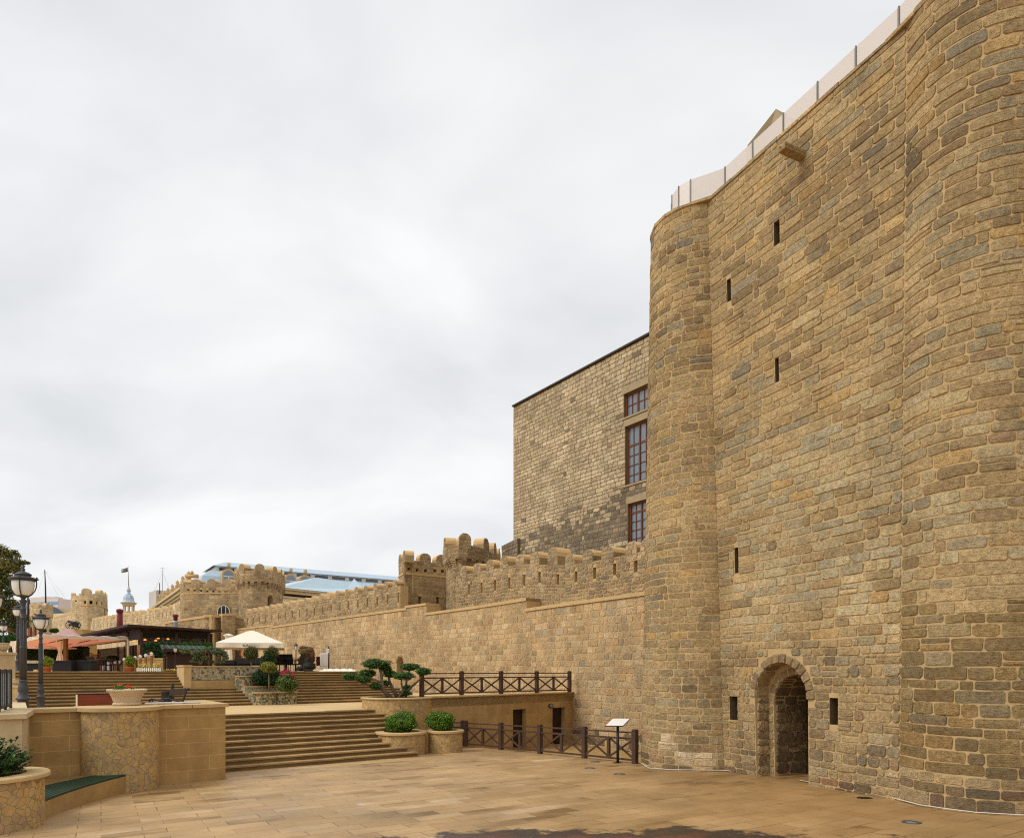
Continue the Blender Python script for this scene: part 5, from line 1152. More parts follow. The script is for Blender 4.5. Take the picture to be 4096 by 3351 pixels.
for j in range(4):
    a, b = cs[j], cs[(j+1) % 4]; k = 24
    for i in range(k):
        f0, f1 = i/k, (i+1)/k; o0 = .03*math.sin(f0*19+j); o1 = .03*math.sin(f1*19+j); nx = Vector(((b[1]-a[1]), -(b[0]-a[0]), 0)).normalized()
        p0 = c+Vector((a[0]+(b[0]-a[0])*f0, a[1]+(b[1]-a[1])*f0, 0)); p1 = c+Vector((a[0]+(b[0]-a[0])*f1, a[1]+(b[1]-a[1])*f1, 0)); p0[2] = p1[2] = ze
        mb.add([p0, p1, p1+nx*o1+Vector((0, 0, zv-ze)), p0+nx*o0+Vector((0, 0, zv-ze))], [(3, 2, 1, 0)])
vl = mb.build('valance', [m_canvas], um)
mb = MB()
for j in range(4):
    a, b = cs[j], cs[(j+1) % 4]; k = 60
    for i in range(k): f = (i+.5)/k; p = c+Vector((a[0]+(b[0]-a[0])*f, a[1]+(b[1]-a[1])*f, 0)); p[2] = zv-.03; mb.box(p[0], p[1], p[2], .028, .028, .035)
mb.build('fringe', [m_woodl], um)
mb = MB(); mb.tube([c, c+Vector((0, 0, za-TZ))], .04, 10); mb.box(c[0], c[1], c[2], .7, .7, .08); mb.build('pole', [m_woodl], um)
for x, y in cs: mb = MB(); mb.bar(c+Vector((0, 0, za-TZ-.25)), c+Vector((x*.97, y*.97, ze-TZ-.03)), .03, .04); mb.build('rib', [m_woodl], um)
def text(body, loc, size, rot, name, mat, parent, ext=.002):
    cu = bpy.data.curves.new(name, 'FONT'); cu.body = body; cu.size = size; cu.align_x = 'CENTER'; cu.extrude = ext; cu.materials.append(mat)
    tmp = bpy.data.objects.new('tmp', cu); COL.objects.link(tmp); dg = bpy.context.evaluated_depsgraph_get(); me = bpy.data.meshes.new_from_object(tmp.evaluated_get(dg)); bpy.data.objects.remove(tmp)
    o = bpy.data.objects.new(name, me); COL.objects.link(o); o.parent = parent; o.location = Vector(loc)-WL[parent.name]; o.rotation_euler = rot; return o
text('BURC', (c[0]-.18, c[1]-hw-.05, zv+.07), .17, (R(90), 0, 0), 'lettering', m_black, um, .004); text('QALA', (c[0]+.26, c[1]-hw-.05, zv+.07), .17, (R(90), 0, 0), 'lettering', m_steel, um); text('~', (c[0]+.05, c[1]-hw-.05, zv+.19), .13, (R(90), 0, 0), 'lettering', m_steel, um)
um.rotation_euler = (0, 0, R(18))
# folded parasol
c = at(914, 46); t = thing('folded_umbrella', 'folded cream parasol standing left of the open one', 'umbrella', c); mb = MB(); pts = []
for k in range(40): pass
prof = [(.2, .3), (.36, .32), (.42, 1.0), (.36, 2.2), (.3, 3.2), (.33, 3.6), (.5, 3.78), (.45, 3.86), (.2, 3.95), (.02, 4.0)]; nn_ = 28; vs = []
for r, z in prof:
    for k in range(nn_): a = 2*math.pi*k/nn_; rr = r*.54*(1+.24*math.cos(a*7)); vs.append(c+Vector((rr*math.cos(a), rr*math.sin(a), z*.635)))
mb.add(vs, [(i*nn_+k, i*nn_+(k+1) % nn_, (i+1)*nn_+(k+1) % nn_, (i+1)*nn_+k) for i in range(len(prof)-1) for k in range(nn_)]); mb.build('canopy', [m_canvas], t); mb = MB(); mb.tube([c, c+Vector((0, 0, 2.45))], .04, 8); mb.box(c[0], c[1], c[2], .6, .6, .08); mb.build('pole', [m_woodl], t)
# tower shaped menu board
c = at(952, 38); t = thing('menu_board', 'brown tower shaped wooden menu board with orange edges', 'sign', c); mb = MB(); pr = [(-.2, .06), (.2, .06), (.17, .85), (.09, .88), (.09, 1.08), (.13, 1.1), (.13, 1.18), (.06, 1.18), (.06, 1.14), (-.06, 1.14), (-.06, 1.18), (-.13, 1.18), (-.13, 1.1), (-.09, 1.08), (-.09, .88), (-.17, .85)]
f = [c+Vector((x, 0, z)) for x, z in pr]; bk = [q+Vector((.05, .12, 0)) for q in f]; k = len(f); mb.add(f+bk, [tuple(range(k)), tuple(range(2*k-1, k-1, -1))], 0); mb.add(f+bk, [(i, k+i, k+(i+1) % k, (i+1) % k) for i in range(k)], 1)
mb.build('board', [m_woodd, M('orange edge paint', S(196, 92, 22), .6)], t); mb = MB()
for x0, z0, x1, z1 in ((-.12, .42, .1, .45), (-.1, .3, .1, .31), (-.17, .3, -.1, .16)): mb.bar(c+Vector((x0, -.01, z0)), c+Vector((x1, -.01, z1)), .012, .02)
mb.build('trim', [bpy.data.materials['orange edge paint']], t)
mb = MB(); mb.box(c[0], c[1]+.06, c[2], .42, .3, .06); mb.build('foot', [m_woodd], t)
# rattan furniture ---------------------------------------------------------------
def sofa(label, px, d, w, rz=0, h=.75, mat=m_sofa):
    c = at(px, d); t = thing('lounge_sofa', label, 'sofa', c, 'black rattan lounge sofas'); cs_, sn = math.cos(rz), math.sin(rz)
    def b(x, y, z, sx, sy, sz, nm, m):
        mb = MB(); mb.box(c[0]+x*cs_-y*sn, c[1]+x*sn+y*cs_, c[2]+z, sx, sy, sz, rz); mb.build(nm, [m], t, bevel=.03)
    b(0, 0, .04, w, .8, .34, 'seat', mat); b(0, -.37 if rz == 0 else .37, .385, w, .14, h-.385, 'backrest', mat); b(-w/2+.08, .1, .385, .16, .6, .2, 'arm', mat); b(w/2-.08, .1, .385, .16, .6, .2, 'arm', mat); b(0, .12, .385, w-.36, .56, .12, 'cushion', m_chair)
sofa('black rattan sofa with a high back left of the menu board', 912, 37.5, 1.05, h=.62); sofa('long black rattan sofa behind the ball topped standard tree', 1010, 37.0, 1.35, h=.72); sofa('black rattan sofa beside the dark conical bush', 1062, 36.5, .8, h=.72)
def armchair(proto, px, d, rz, label, mat, h=.92, w=.6, group='rattan armchairs'):
    c = at(px, d)
    if proto: return dup(proto, c, rz, label)
    t = thing('rattan_armchair', label, 'chair', (0, 0, 0), group)
    mb = MB(); mb.box(0, 0, .38, w, .55, .07); mb.build('seat', [mat], t, bevel=.01)
    mb = MB(); mb.obox(Vector((-w/2, .22, .4)), Vector((w, 0, 0)), Vector((0, .05, 0)), Vector((0, .22, h-.4))); mb.build('backrest', [mat], t, bevel=.015)
    for x in (-w/2+.03, w/2-.03):
        mb = MB(); mb.tube([(x, -.25, .4), (x, -.27, .6), (x, -.15, .65), (x, .28, .66)], .025, 6); mb.build('arm', [mat], t)
        for y in (-.24, .24): mb = MB(); mb.tube([(x, y, 0), (x, y, .38)], .022, 6); mb.build('leg', [mat], t)
    t.location = c; t.rotation_euler = (0, 0, rz); return t
ac = armchair(None, 386, 42, R(80), 'brown rattan armchair left of the round table, facing right', m_chair)
armchair(ac, 466, 42.5, R(-75), 'brown rattan armchair right of the round table, tilted back', m_chair); armchair(ac, 422, 44.6, R(170), 'brown rattan armchair behind the round table', m_chair)
def table(label, px, d, w, mat, name='terrace_table', h=.74, rd=True):
    c = at(px, d); t = thing(name, label, 'table', c); mb = MB()
    if rd: mb.lathe([(w/2, h-.05), (w/2, h), (.001, h)], c, 20)
    else: mb.box(c[0], c[1], c[2]+h-.05, w, w*.7, .05)
    mb.build('tabletop', [mat], t); mb = MB(); mb.tube([c, c+Vector((0, 0, h-.05))], .05, 8); mb.build('leg', [mat], t); mb = MB(); mb.lathe([(.25, 0), (.25, .04), (.06, .08)], c, 14); mb.build('base', [mat], t)
table('dark round table with two rattan armchairs on the terrace', 424, 42.2, 1.1, m_chair)
bc = armchair(None, 1186, 41, R(-100), 'black rattan armchair at the right end, beside the rock fountain', m_sofa, 1.05, .6, 'black dining armchairs')
armchair(bc, 1160, 42.2, R(180), 'black rattan armchair behind the black table', m_sofa); armchair(bc, 1131, 42.2, R(180), 'black rattan armchair left behind the black table', m_sofa); armchair(bc, 1112, 40.6, R(80), 'black rattan armchair at the left end of the black table', m_sofa)
table('black rectangular dining table in front of the wall', 1143, 41, 1.15, m_sofa, rd=False, h=.78)
# rock fountain
def rock(name, label, cat, blobs, d, mat):
    t = thing(name, label, cat, at(blobs[0][0], d)); rg = random.Random(4); mb = MB()
    for px, py, rx, ry, col in blobs:
        c, r = pxs(px, py, d+rg.uniform(-.25, .25), rx, ry); core(mb, c, r, rg, col, 0, 9)
        for _ in range(11):
            a = rg.uniform(0, 6.28); e = rg.uniform(-1, 1.3); q = c+Vector((math.cos(a)*math.cos(e)*r[0]*.75, math.sin(a)*math.cos(e)*r[1]*.75, math.sin(e)*r[2]*.8)); s = rg.uniform(.25, .5); core(mb, q, [w*s for w in r], rg, [k*rg.uniform(.6, 1.3) for k in col], 0, 6)
    mb.build('rock', [mat], t)
m_rock = M('dark weathered rock', (1, 1, 1), .7, .4, 5, .9, 9, .08, attr=True)
bA, bB, bC = S(104, 88, 58), S(58, 44, 34), S(50, 52, 48)
rock('rock_fountain', 'tall dark sculpted rock fountain against the retaining wall', 'fountain', [(1222, 2600, 28, 17, bA), (1240, 2610, 20, 24, bA), (1205, 2595, 10, 10, bA), (1238, 2635, 22, 28, bB), (1226, 2625, 16, 16, bB), (1207, 2640, 16, 16, bA), (1233, 2662, 28, 14, bC), (1218, 2666, 20, 12, bC), (1252, 2668, 12, 16, bB), (1200, 2674, 16, 9, bC), (1235, 2678, 26, 8, bC)], 46, m_rock)
# evaporative cooler
c = at(1292, 47); t = thing('air_cooler', 'white wheeled air cooler with a red brown grille beside the rock fountain', 'cooler', c); mb = MB(); mb.box(c[0]+.08, c[1], c[2]+.35, .56, .5, .88, .3); mb.build('cabinet', [m_white], t, bevel=.05); mb = MB(); mb.box(c[0]+.1, c[1], c[2]+.05, .5, .45, .295, .3); mb.build('tank', [m_white], t, bevel=.02)
mb = MB(); q = c+Vector((-.22, -.28, .38))
for x in (-.15, .15): mb.box(q[0]+x, q[1]+x*.3, q[2], .04, .06, .62, .3)
for z in (0, .29, .58): mb.box(q[0], q[1], q[2]+z, .3, .05, .04, .3)
for i in range(12): mb.box(q[0], q[1]+.02, q[2]+.04+i*.046, .27, .03, .012, .3)
gm = M('red brown plastic', S(126, 58, 48), .6); mb.build('grille', [gm], t); mb = MB(); mb.box(q[0], q[1]+.05, q[2]+.02, .28, .02, .56, .3); mb.build('grille_back', [m_dark], t)
for x in (-.1, .28): mb = MB(); mb.lathe([(.05, -.02), (.05, .02)], c+Vector((x, -.1, .04)), 10); mb.build('wheel', [m_black], t)
# restroom sign on a post
c = at(1315, 46.3); t = thing('sign_post', 'black post with a small white pictogram plate by the air cooler', 'sign', c); mb = MB(); mb.tube([c, c+Vector((0, 0, 1.62))], .045, 10); mb.lathe([(.06, 1.55), (.06, 1.6), (.03, 1.63), (.05, 1.68), (.001, 1.73)], c, 10); mb.build('post', [m_black], t)
mb = MB(); mb.box(c[0]-.06, c[1]-.06, c[2]+1.24, .2, .012, .29); pl_ = mb.build('plate', [m_white], t); mb = MB()
for x in (-.04, .04): q = c+Vector((-.06+x, -.069, 1.38)); mb.box(q[0], q[1], q[2]-.05, .022, .004, .07); mb.box(q[0], q[1], q[2]+.03, .018, .004, .02)
mb.build('pictogram', [m_black], t)
# heap of furled canvas
c = at(1370, 39); t = thing('canvas_heap', 'heap of folded cream canvas with white poles on the terrace edge', 'canvas', c); rg = random.Random(6); mb = MB()
N_ = 30; M_ = 7; vs = []
for i in range(N_+1):
    px = 1282+142*i/N_
    for j in range(M_+1): h = (.12 if 2 < i < 28 else .05)*math.sin(math.pi*j/M_)**.6*(1+.35*math.sin(i*1.1+j*1.7)+rg.uniform(-.15, .15)); vs.append(Vector((X(px, 39), 38.7+.9*j/M_, TZ+max(.005, h))))
mb.add(vs, [(i*(M_+1)+j, (i+1)*(M_+1)+j, (i+1)*(M_+1)+j+1, i*(M_+1)+j+1) for i in range(N_) for j in range(M_)], 0, smooth=True); mb.build('cloth', [m_canvas], t)
for y, x0, x1 in ((.05, 1252, 1300), (.09, 1256, 1290)): mb = MB(); mb.tube([at(x0, 38.8, TZ+y), at(x1, 39.1, TZ+y)], .022, 6); mb.build('pole', [m_white], t)
# small black garden lanterns
gl = thing('garden_lantern', 'small black garden lantern left of the rock fountain', 'lantern', (0, 0, 0), 'black garden lanterns'); mb = MB(); mb.lathe([(.09, 0), (.09, .04), (.035, .07), (.03, 1.35), (.05, 1.37), (.05, 1.4)], n=10); mb.build('post', [m_black], gl)
mb = MB(); mb.lathe([(.07, 1.4), (.13, 1.66)], n=6, smooth=False); mb.build('glass', [m_glassw], gl); mb = MB(); mb.lathe([(.17, 1.66), (.16, 1.69), (.07, 1.8), (.02, 1.83), (.03, 1.86), (.001, 1.9)], n=6, smooth=False)
for i in range(6): a = 2*math.pi*i/6; mb.bar((math.cos(a)*.072, math.sin(a)*.072, 1.4), (math.cos(a)*.132, math.sin(a)*.132, 1.66), .014, .014)
mb.build('frame', [m_black], gl); gl.location = at(1184, 45)
for px, d, z, lab in ((654, 40, TZ, 'small black garden lantern left of the bar hut'), (701, 39, TZ-.05, 'small black garden lantern in front of the bar hut')): dup(gl, at(px, d, z), .2, lab, .82)
# ================================================================== RESTAURANT PAVILION
pv = thing('restaurant_pavilion', 'dark timber restaurant pavilion with amber lamps and a low sloping roof', 'restaurant', at(600, 47)); zr = 5.86
cA = Vector((X(566, 45.6), 45.6)); cB = Vector((X(842, 48.0), 48.0)); cC = Vector((X(392, 55.5), 55.5)); up = Vector((0, 0, 1))
def v3(p, z): return Vector((p[0], p[1], z))
ex = (cB-cA).normalized(); ey = (cC-cA).normalized()
mb = MB(); o0 = cA-ex*1.1-ey*1.3; o1 = cB+ex*.4-ey*1.1; o2 = cC+ey*3.6-ex*1.1; o3 = o1+(o2-o0)
mb.add([v3(o0, zr+.13), v3(o1, zr-.05), v3(o3, zr+.2), v3(o2, zr+.05), v3(o0, zr), v3(o1, zr-.18), v3(o3, zr+.07), v3(o2, zr-.08)], [(0, 1, 2, 3), (7, 6, 5, 4), (4, 5, 1, 0), (5, 6, 2, 1), (6, 7, 3, 2), (7, 4, 0, 3)]); mb.build('roof', [m_woodd], pv)
mb = MB(); mb.add([v3(o0, zr+.14), v3(o1, zr-.04), v3(o3, zr+.21), v3(o2, zr+.06)], [(0, 1, 2, 3)]); mb.build('roof_sheet', [m_steel], pv)
L1 = (cB-cA).length; L2 = (cC-cA).length
n1 = Vector((ex[1], -ex[0])); n2 = Vector((-ey[1], ey[0]));
if n2[0] > 0: n2 = -n2
m_mesh = M('dark roller blind', S(44, 38, 34), .8, .15, 8, .1)
def wallbox(o, d, n, a, b, z0, z1, th, nm, mt, off=0): mb = MB(); mb.obox(v3(o+d*a+n*off, z0), v3(d*(b-a), 0), v3(-n*th, 0), up*(z1-z0)); return mb.build(nm, mt, pv)
wallbox(cA, ex, n1, -.1, L1, zr-.3, zr-.19, .12, 'fascia', [m_woodd], .06)
for a in (0, 2.13, L1-.12): wallbox(cA, ex, n1, a-.08, a+.08, TZ, zr-.3, .16, 'post', [m_wood], .04)
for a, b in ((.1, 2.03), (2.23, L1-.22)): wallbox(cA, ex, n1, a, b, zr-.63, zr-.3, .04, 'roller_blind', [m_mesh], -.02)
for z in (zr-1.04, TZ+1.0): wallbox(cA, ex, n1, .08, L1-.2, z, z+.1, .08, 'window_rail', [m_woodl], 0)
for a in (1.25, 1.32+.95, 3.9): wallbox(cA, ex, n1, a, a+.08, TZ+1.1, zr-.63, .07, 'mullion', [m_woodl], .01)
wallbox(cA, ex, n1, .08, L1-.2, TZ, TZ+1.0, .1, 'plinth', [m_woodd], -.01)
wallbox(cA, ex, n1, .1, L1-.2, TZ+1.1, zr-.63, .02, 'pane', [glass_mat('smoky glass', S(70, 66, 58), .15, .1)], -.05)
mb = MB(); q = [cA-n1*.3+ex*.1, cB-n1*.3]; mb.obox(v3(cA-n1*4.2+ex*.2, TZ), v3(ex*(L1-.4), 0), v3(-n1*.1, 0), up*2.7); mb.build('back_wall', [m_ash2], pv)
mb = MB(); mb.obox(v3(cB-n1*.12, TZ), v3(-n1*6, 0), v3(ex*.15, 0), up*(zr-TZ-.25)); mb.build('end_wall', [m_woodd], pv)
wallbox(cA, ey, n2, 0, L2, zr-.75, zr-.12, .12, 'fascia', [m_woodd], .04)
for a in (0, 1.5, 2.3, 4.6, 6.6, L2): wallbox(cA, ey, n2, a-.07, a+.07, TZ, zr-1.1, .14, 'post', [m_wood], .05)
wallbox(cA, ey, n2, .1, 1.4, TZ, zr-1.11, .03, 'stone_screen', [m_ash2], -.05)
wallbox(cA, ey, n2, 1.6, 2.25, TZ, zr-1.11, .05, 'door', [m_dark], -.06)
wallbox(cA, ey, n2, 2.4, 4.5, TZ, zr-1.11, .06, 'timber_panel', [m_woodd], -.02)
wallbox(cA, ey, n2, 4.7, L2-.1, TZ, zr-1.11, .03, 'glass_front', [glass_mat('grey glass', S(110, 108, 96), .8, .1)], -.04)
mb = MB(); o = cA+ey*3.4+n2*.12; rg = random.Random(3)
for i in range(7): mb.lathe([(.001, .0), (.16, .1), (.13, .3), (.001, .4)], v3(o, TZ+1.1+i*.22), 7, col=S(*rg.choice([(120, 96, 78), (84, 62, 50), (150, 120, 96)])), sx=rg.uniform(.6, 1.3), sy=.5)
mb.build('wall_relief', [m_rock], pv)
for px, py, d in ((538, 2557, 48.6), (535, 2563, 49.5), (588, 2542, 47.2), (580, 2558, 47.2), (633, 2552, 48.4), (623, 2561, 47.4), (672, 2555, 48.2), (728, 2546.5, 48.8)):
    c = D(px, py, d); t = thing('pendant_lamp', 'glowing amber pendant lamp hung in the restaurant, %s' % {538: 'upper of the two in the doorway', 535: 'lower of the two in the doorway', 588: 'highest one behind the blind', 580: 'first one right of the corner post', 633: 'upper of the middle pair', 623: 'lower of the middle pair', 672: 'alone left of the centre post', 728: 'farthest right behind the blind'}[px], 'lamp', c, 'amber pendant lamps'); mb = MB()
    mb.lathe([(.001, .08), (.04, .07), (.1, 0), (.085, -.04), (.001, -.05)], c, 12); mb.build('shade', [m_glow], t); mb = MB(); mb.tube([c+up*.1, v3(c, zr-.3)], .01, 5); mb.build('cord', [m_black], t)
# flues
c = D(479, 2512, 52); t = thing('chimney_flue', 'tall oxblood chimney flue with a domed cap behind the pavilion roof', 'chimney', c, 'oxblood chimney flues'); z1 = ZZ(2436, 52); mb = MB(); mb.lathe([(.24, 5.4), (.2, z1-.25)], (c[0], c[1], 0), 16); mb.build('pipe', [m_rust], t); mb = MB(); mb.lathe([(.205, z1-.25), (.24, z1-.24), (.24, z1-.06), (.2, z1), (.001, z1+.04)], (c[0], c[1], 0), 16); mb.build('cap', [m_rust], t)
mb = MB(); mb.tube([(c[0]-.02, c[1]-.22, z1-.3), (c[0]-.32, c[1]-.5, 5.8)], .008, 5); mb.build('guy_wire', [m_cable], t)
c = D(702, 2506, 50); t = thing('chimney_flue', 'short oxblood flue on a galvanised base above the pavilion roof', 'chimney', c, 'oxblood chimney flues'); z1 = ZZ(2456, 50); mb = MB(); mb.lathe([(.17, 5.7), (.17, z1-.62), (.2, z1-.61), (.2, z1-.5), (.15, z1-.48)], (c[0], c[1], 0), 14); mb.build('base', [m_steel], t); mb = MB(); mb.lathe([(.14, z1-.48), (.14, z1-.2), (.2, z1-.18), (.2, z1-.03), (.001, z1)], (c[0], c[1], 0), 14); mb.build('pipe', [m_rust], t)
# ------------------------------------------------------------------ bar hut
h0 = at(668, 40.5); h1 = at(806, 41.5); ex2 = (h1-h0).normalized(); ny = Vector((ex2[1], -ex2[0], 0)); w = (h1-h0).length
m_bat = M('grey green battens', S(120, 132, 122), .6, .1, 5, 0)
bh = thing('bar_hut', 'low brown wooden bar hut with a slanted green roof and bottle counter', 'hut', h0)
for x, zz in ((0, 0), (w*.25, 0), (w-.1, 0)): mb = MB(); mb.obox(h0+ex2*x, ex2*.1, -ny*.1, up*(ZZ(2592, 40.5)-TZ)); mb.build('post', [m_woodd], bh)
mb = MB(); mb.obox(h0+ny*.1, ex2*w, -ny*.5, up*.95); mb.build('counter', [m_woodd], bh); mb = MB(); mb.obox(h0+ny*.2-ex2*.1+up*.955, ex2*(w+.2), -ny*.7, up*.05); mb.build('counter_top', [m_woodd], bh)
mb = MB(); mb.obox(h0-ny*1.6, ex2*w, -ny*.05, up*1.4); mb.obox(h0, ex2*.5, -ny*.05, up*1.3); mb.build('back_panel', [m_woodd], bh)
ze_ = ZZ(2597, 40); mb = MB(); a = h0+ny*.55-ex2*.3; a[2] = ze_; b = a+ex2*(w+.6); mb.obox(a, b-a, -ny*1.6+up*.26, up*.06); mb.build('roof', [M('dark green felt', S(44, 58, 40), .8)], bh)
for i in range(9): mb = MB(); p = a+ex2*(w+.6)*(i+.5)/9+up*.062; mb.bar(p, p-ny*1.6+up*.26, .018, .015); mb.build('roof_batten', [m_bat], bh)
mb = MB(); mb.obox(a+up*(-.12)-ny*.01, b-a, -ny*.05, up*.115); mb.build('eave_board', [m_woodd], bh)
for i, px in enumerate((694, 712, 738, 757, 778)):
    c = h0+ex2*(w*(.12+.17*i))+ny*.1+up*1.007; mb = MB(); mb.lathe([(.03, 0), (.035, .12), (.012, .17), (.012, .22), (.001, .23)], c, 8, col=S(*[(60, 80, 50), (90, 60, 40), (180, 180, 170), (70, 60, 60), (120, 130, 120)][i])); tag(mb.build('bottle', [m_paint]), ['dark green bottle at the left end of the bar counter', 'brown bottle second from the left on the bar counter', 'pale bottle in the middle of the bar counter', 'dark bottle right of the pale one on the bar counter', 'grey bottle at the right end of the bar counter'][i], 'bottle', 'bottles on the bar counter')
# low wall, steps and plant boxes before the pavilion
def lowwall(label, px0, px1, d0, d1, zt, mat=m_ash2, th=.3):
    a, b = at(px0, d0), at(px1, d1); n = Vector(((b-a)[1], -(b-a)[0], 0)).normalized(); t = thing('low_wall', label, 'wall', a, 'low terrace walls'); mb = MB(); mb.obox(a, b-a, -n*th, up*(zt-.07)); mb.build('wall_section', [mat], t); mb = MB(); e = (b-a).normalized()*.05; mb.obox(a-e+n*.05+up*(zt-.068), b-a+2*e, -n*(th+.1), up*.07); mb.build('coping', [m_cop], t)
lowwall('beige low wall carrying the flower box right of the birdhouses', 552, 668, 43.6, 43.2, .83)
lowwall('beige low wall under the pink canopy', 245, 355, 52.5, 52.5, .75); lowwall('short tall beige pier wall left of the glass restaurant front', 364, 389, 53.0, 53.0, 1.35)
def hedge(label, px0, px1, py0, py1, d0, d1, th, n, cols=GR_DK, size=.07, z0=None):
    a, b = at(px0, d0), at(px1, d1); dm = (d0+d1)/2; zt_ = ZZ(py0, dm); zb_ = ZZ(py1, dm); t = thing('hedge', label, 'hedge', a, 'clipped hedges'); mb = MB(); nd = Vector(((b-a)[1], -(b-a)[0], 0)).normalized()
    mb.obox(v3(a, zb_)-nd*.06+up*.0, b-a, -nd*(th-.12), up*(zt_-zb_-.08), 0, DKL)
    for _ in range(n):
        f = rng.random(); s = rng.random(); k = rng.random(); p = a.lerp(b, f)
        if k < .6: q = v3(p, zb_+(zt_-zb_)*s)+nd*rng.gauss(0, .04)
        else: q = v3(p, zt_+rng.gauss(0, .05))-nd*th*s
        u_ = Vector((rng.gauss(0, 1), rng.gauss(0, 1), rng.gauss(0, 1)+.8)).normalized(); w_ = u_.orthogonal().normalized(); sz = size*rng.uniform(.6, 1.4); c_ = rng.choice(cols); kk = rng.uniform(.7, 1.3)*1.4
        mb.add([q-w_*sz*.4, q+u_*sz, q+w_*sz*.4, q-u_*sz*.5], [(0, 1, 2, 3)], 0, [x*kk for x in c_])
    mb.build('foliage', [m_leaf], t)
hedge('dark green clipped hedge in front of the pavilion windows', 577, 690, 2576, 2640, 44.4, 44.0, .8, 5200, GR_DK+[S(44, 78, 34)], .09); hedge('long narrow hedge strip above the bar hut roof', 640, 850, 2577, 2592, 44.2, 45.4, .7, 4200, [S(40, 72, 30), S(56, 92, 40), S(34, 60, 26)], .11)
hedge('green hedge behind the lamp posts at the left edge', -30, 88, 2545, 2596, 66, 66, 1.5, 5000, [S(46, 84, 34), S(60, 100, 44), S(36, 66, 28)], .13); hedge('dark hedge behind the pink canopy', 100, 330, 2590, 2640, 56, 56, 1.0, 5200, GR_DK, .11)
def potted(label, px, py, d, rx, ry, cols, n=1600, pot=.24, z=TZ):
    c, r = pxs(px, py, d, rx, ry); t = thing('potted_bush', label, 'plant', at(px, d, z), 'bushes in terracotta pots'); mb = MB(); hp = .24; mb.lathe([(pot*.75, 0), (pot*.95, hp-.05), (pot, hp-.05), (pot, hp), (pot*.9, hp), (pot*.85, hp-.03), (.001, hp-.03)], (c[0], c[1], z), 16); mb.build('pot', [m_terra], t); mb = MB(); core(mb, c, [q*.75 for q in r], rng, DKL); leaves(mb, c, r, n, .045, rng, cols, .4); mb.build('foliage', [m_leaf], t)
BR = [S(92, 104, 26), S(110, 122, 34), S(70, 86, 22), S(124, 130, 48)]
potted('bright green bush in a terracotta pot beside the second lamp post', 188, 2648, 34, 21, 22, BR); potted('bright green bush in a terracotta pot by the white picket fence', 519, 2644, 36.5, 20, 22, BR+[S(80, 96, 30)])
for px, py, d, rx, ry, lab in ((450, 2634, 48, 22, 13, 'round dark bush before the glass restaurant front'), (533, 2626, 48, 15, 11, 'round dark bush beside the restaurant door'), (217, 2521, 72, 16, 8, 'low dark bush above the canopy peak'), (172, 2521, 72, 12, 6, 'low dark bush left above the canopy')): sh('round_bush', lab, 'bush', px, py, d, rx, ry, 1300, .08, GR_DK, .6, group='round dark bushes')
# white picket fence with yellow flowers and birdhouse posts
a, b = at(548, 36), at(640, 36.2); pf_ = thing('picket_fence', 'tiny white picket fence around the yellow flower bed', 'fence', a); w = b-a
for i in range(13): mb = MB(); p = a+w*i/12; mb.prism([(p[0]-.024, p[1]), (p[0]+.024, p[1]), (p[0]+.024, p[1]+.02), (p[0]-.024, p[1]+.02)], p[2], p[2]+.16); q = p+up*.16; mb.add([q+Vector((-.024, 0, 0)), q+Vector((.024, 0, 0)), q+Vector((.024, .02, 0)), q+Vector((-.024, .02, 0)), q+Vector((0, .01, .05))], [(0, 1, 4), (1, 2, 4), (2, 3, 4), (3, 0, 4)]); mb.build('picket', [m_white], pf_)
mb = MB(); mb.bar(a+up*.05+Vector((0, .03, 0)), b+up*.05+Vector((0, .03, 0)), .02, .03); mb.bar(a+up*.13+Vector((0, .03, 0)), b+up*.13+Vector((0, .03, 0)), .02, .03); mb.build('rail', [m_white], pf_)
def bed(label, px0, px1, d, h, n, cl, name='flower_bed'):
    t = thing(name, label, 'flowers', at(px0, d)); mb = MB(); m2 = MB()
    for _ in range(n):
        c = at(rng.uniform(px0, px1), d+rng.uniform(0, .6)); hh = h*rng.uniform(.3, 1); leaves(mb, c+up*hh*.5, (.1, .1, hh*.5), 9, .035, rng, [S(88, 96, 44), S(110, 112, 60), S(66, 80, 36)], .2)
        if rng.random() < .6: leaves(m2, c+up*hh, (.05, .05, .03), 4, .022, rng, cl, .2)
    mb.build('foliage', [m_leaf], t); m2.build('blooms', [m_flower], t)
bed('yellow flower bed inside the white picket fence', 556, 640, 36.4, .42, 160, [S(220, 190, 40), S(230, 210, 90)]); bed('low strip of yellow flowers at the terrace edge left of the mosaic planter', 655, 735, 33.5, .1, 150, [S(226, 190, 30), S(236, 210, 60), S(220, 120, 120)])
bhp = thing('birdhouse_post', 'birdhouse post farthest right, beside the flower box', 'birdhouse', (0, 0, 0), 'white birdhouses on timber posts'); mb = MB(); mb.box(0, 0, 0, .1, .1, .9); mb.build('post', [m_woodl], bhp); mb = MB(); mb.prism([(-.055, -.055), (.055, -.055), (.055, .055), (-.055, .055)], .901, 1.0); mb.add([(-.08, -.07, .99), (.08, -.07, .99), (0, -.07, 1.08), (-.08, .07, .99), (.08, .07, .99), (0, .07, 1.08)], [(0, 1, 2), (5, 4, 3), (0, 2, 5, 3), (1, 4, 5, 2)]); hs_ = mb.build('birdhouse', [m_white], bhp); mb = MB(); mb.lathe([(.001, 0), (.022, 0)], (0, 0, 0), 10); mb.v = [(q[0], -.058, .95+q[1]) for q in mb.v]; mb.f = [list(reversed(q)) for q in mb.f]; mb.build('entrance_hole', [m_dark], hs_)
bhp.location = at(606, 38.5, TZ-.0)
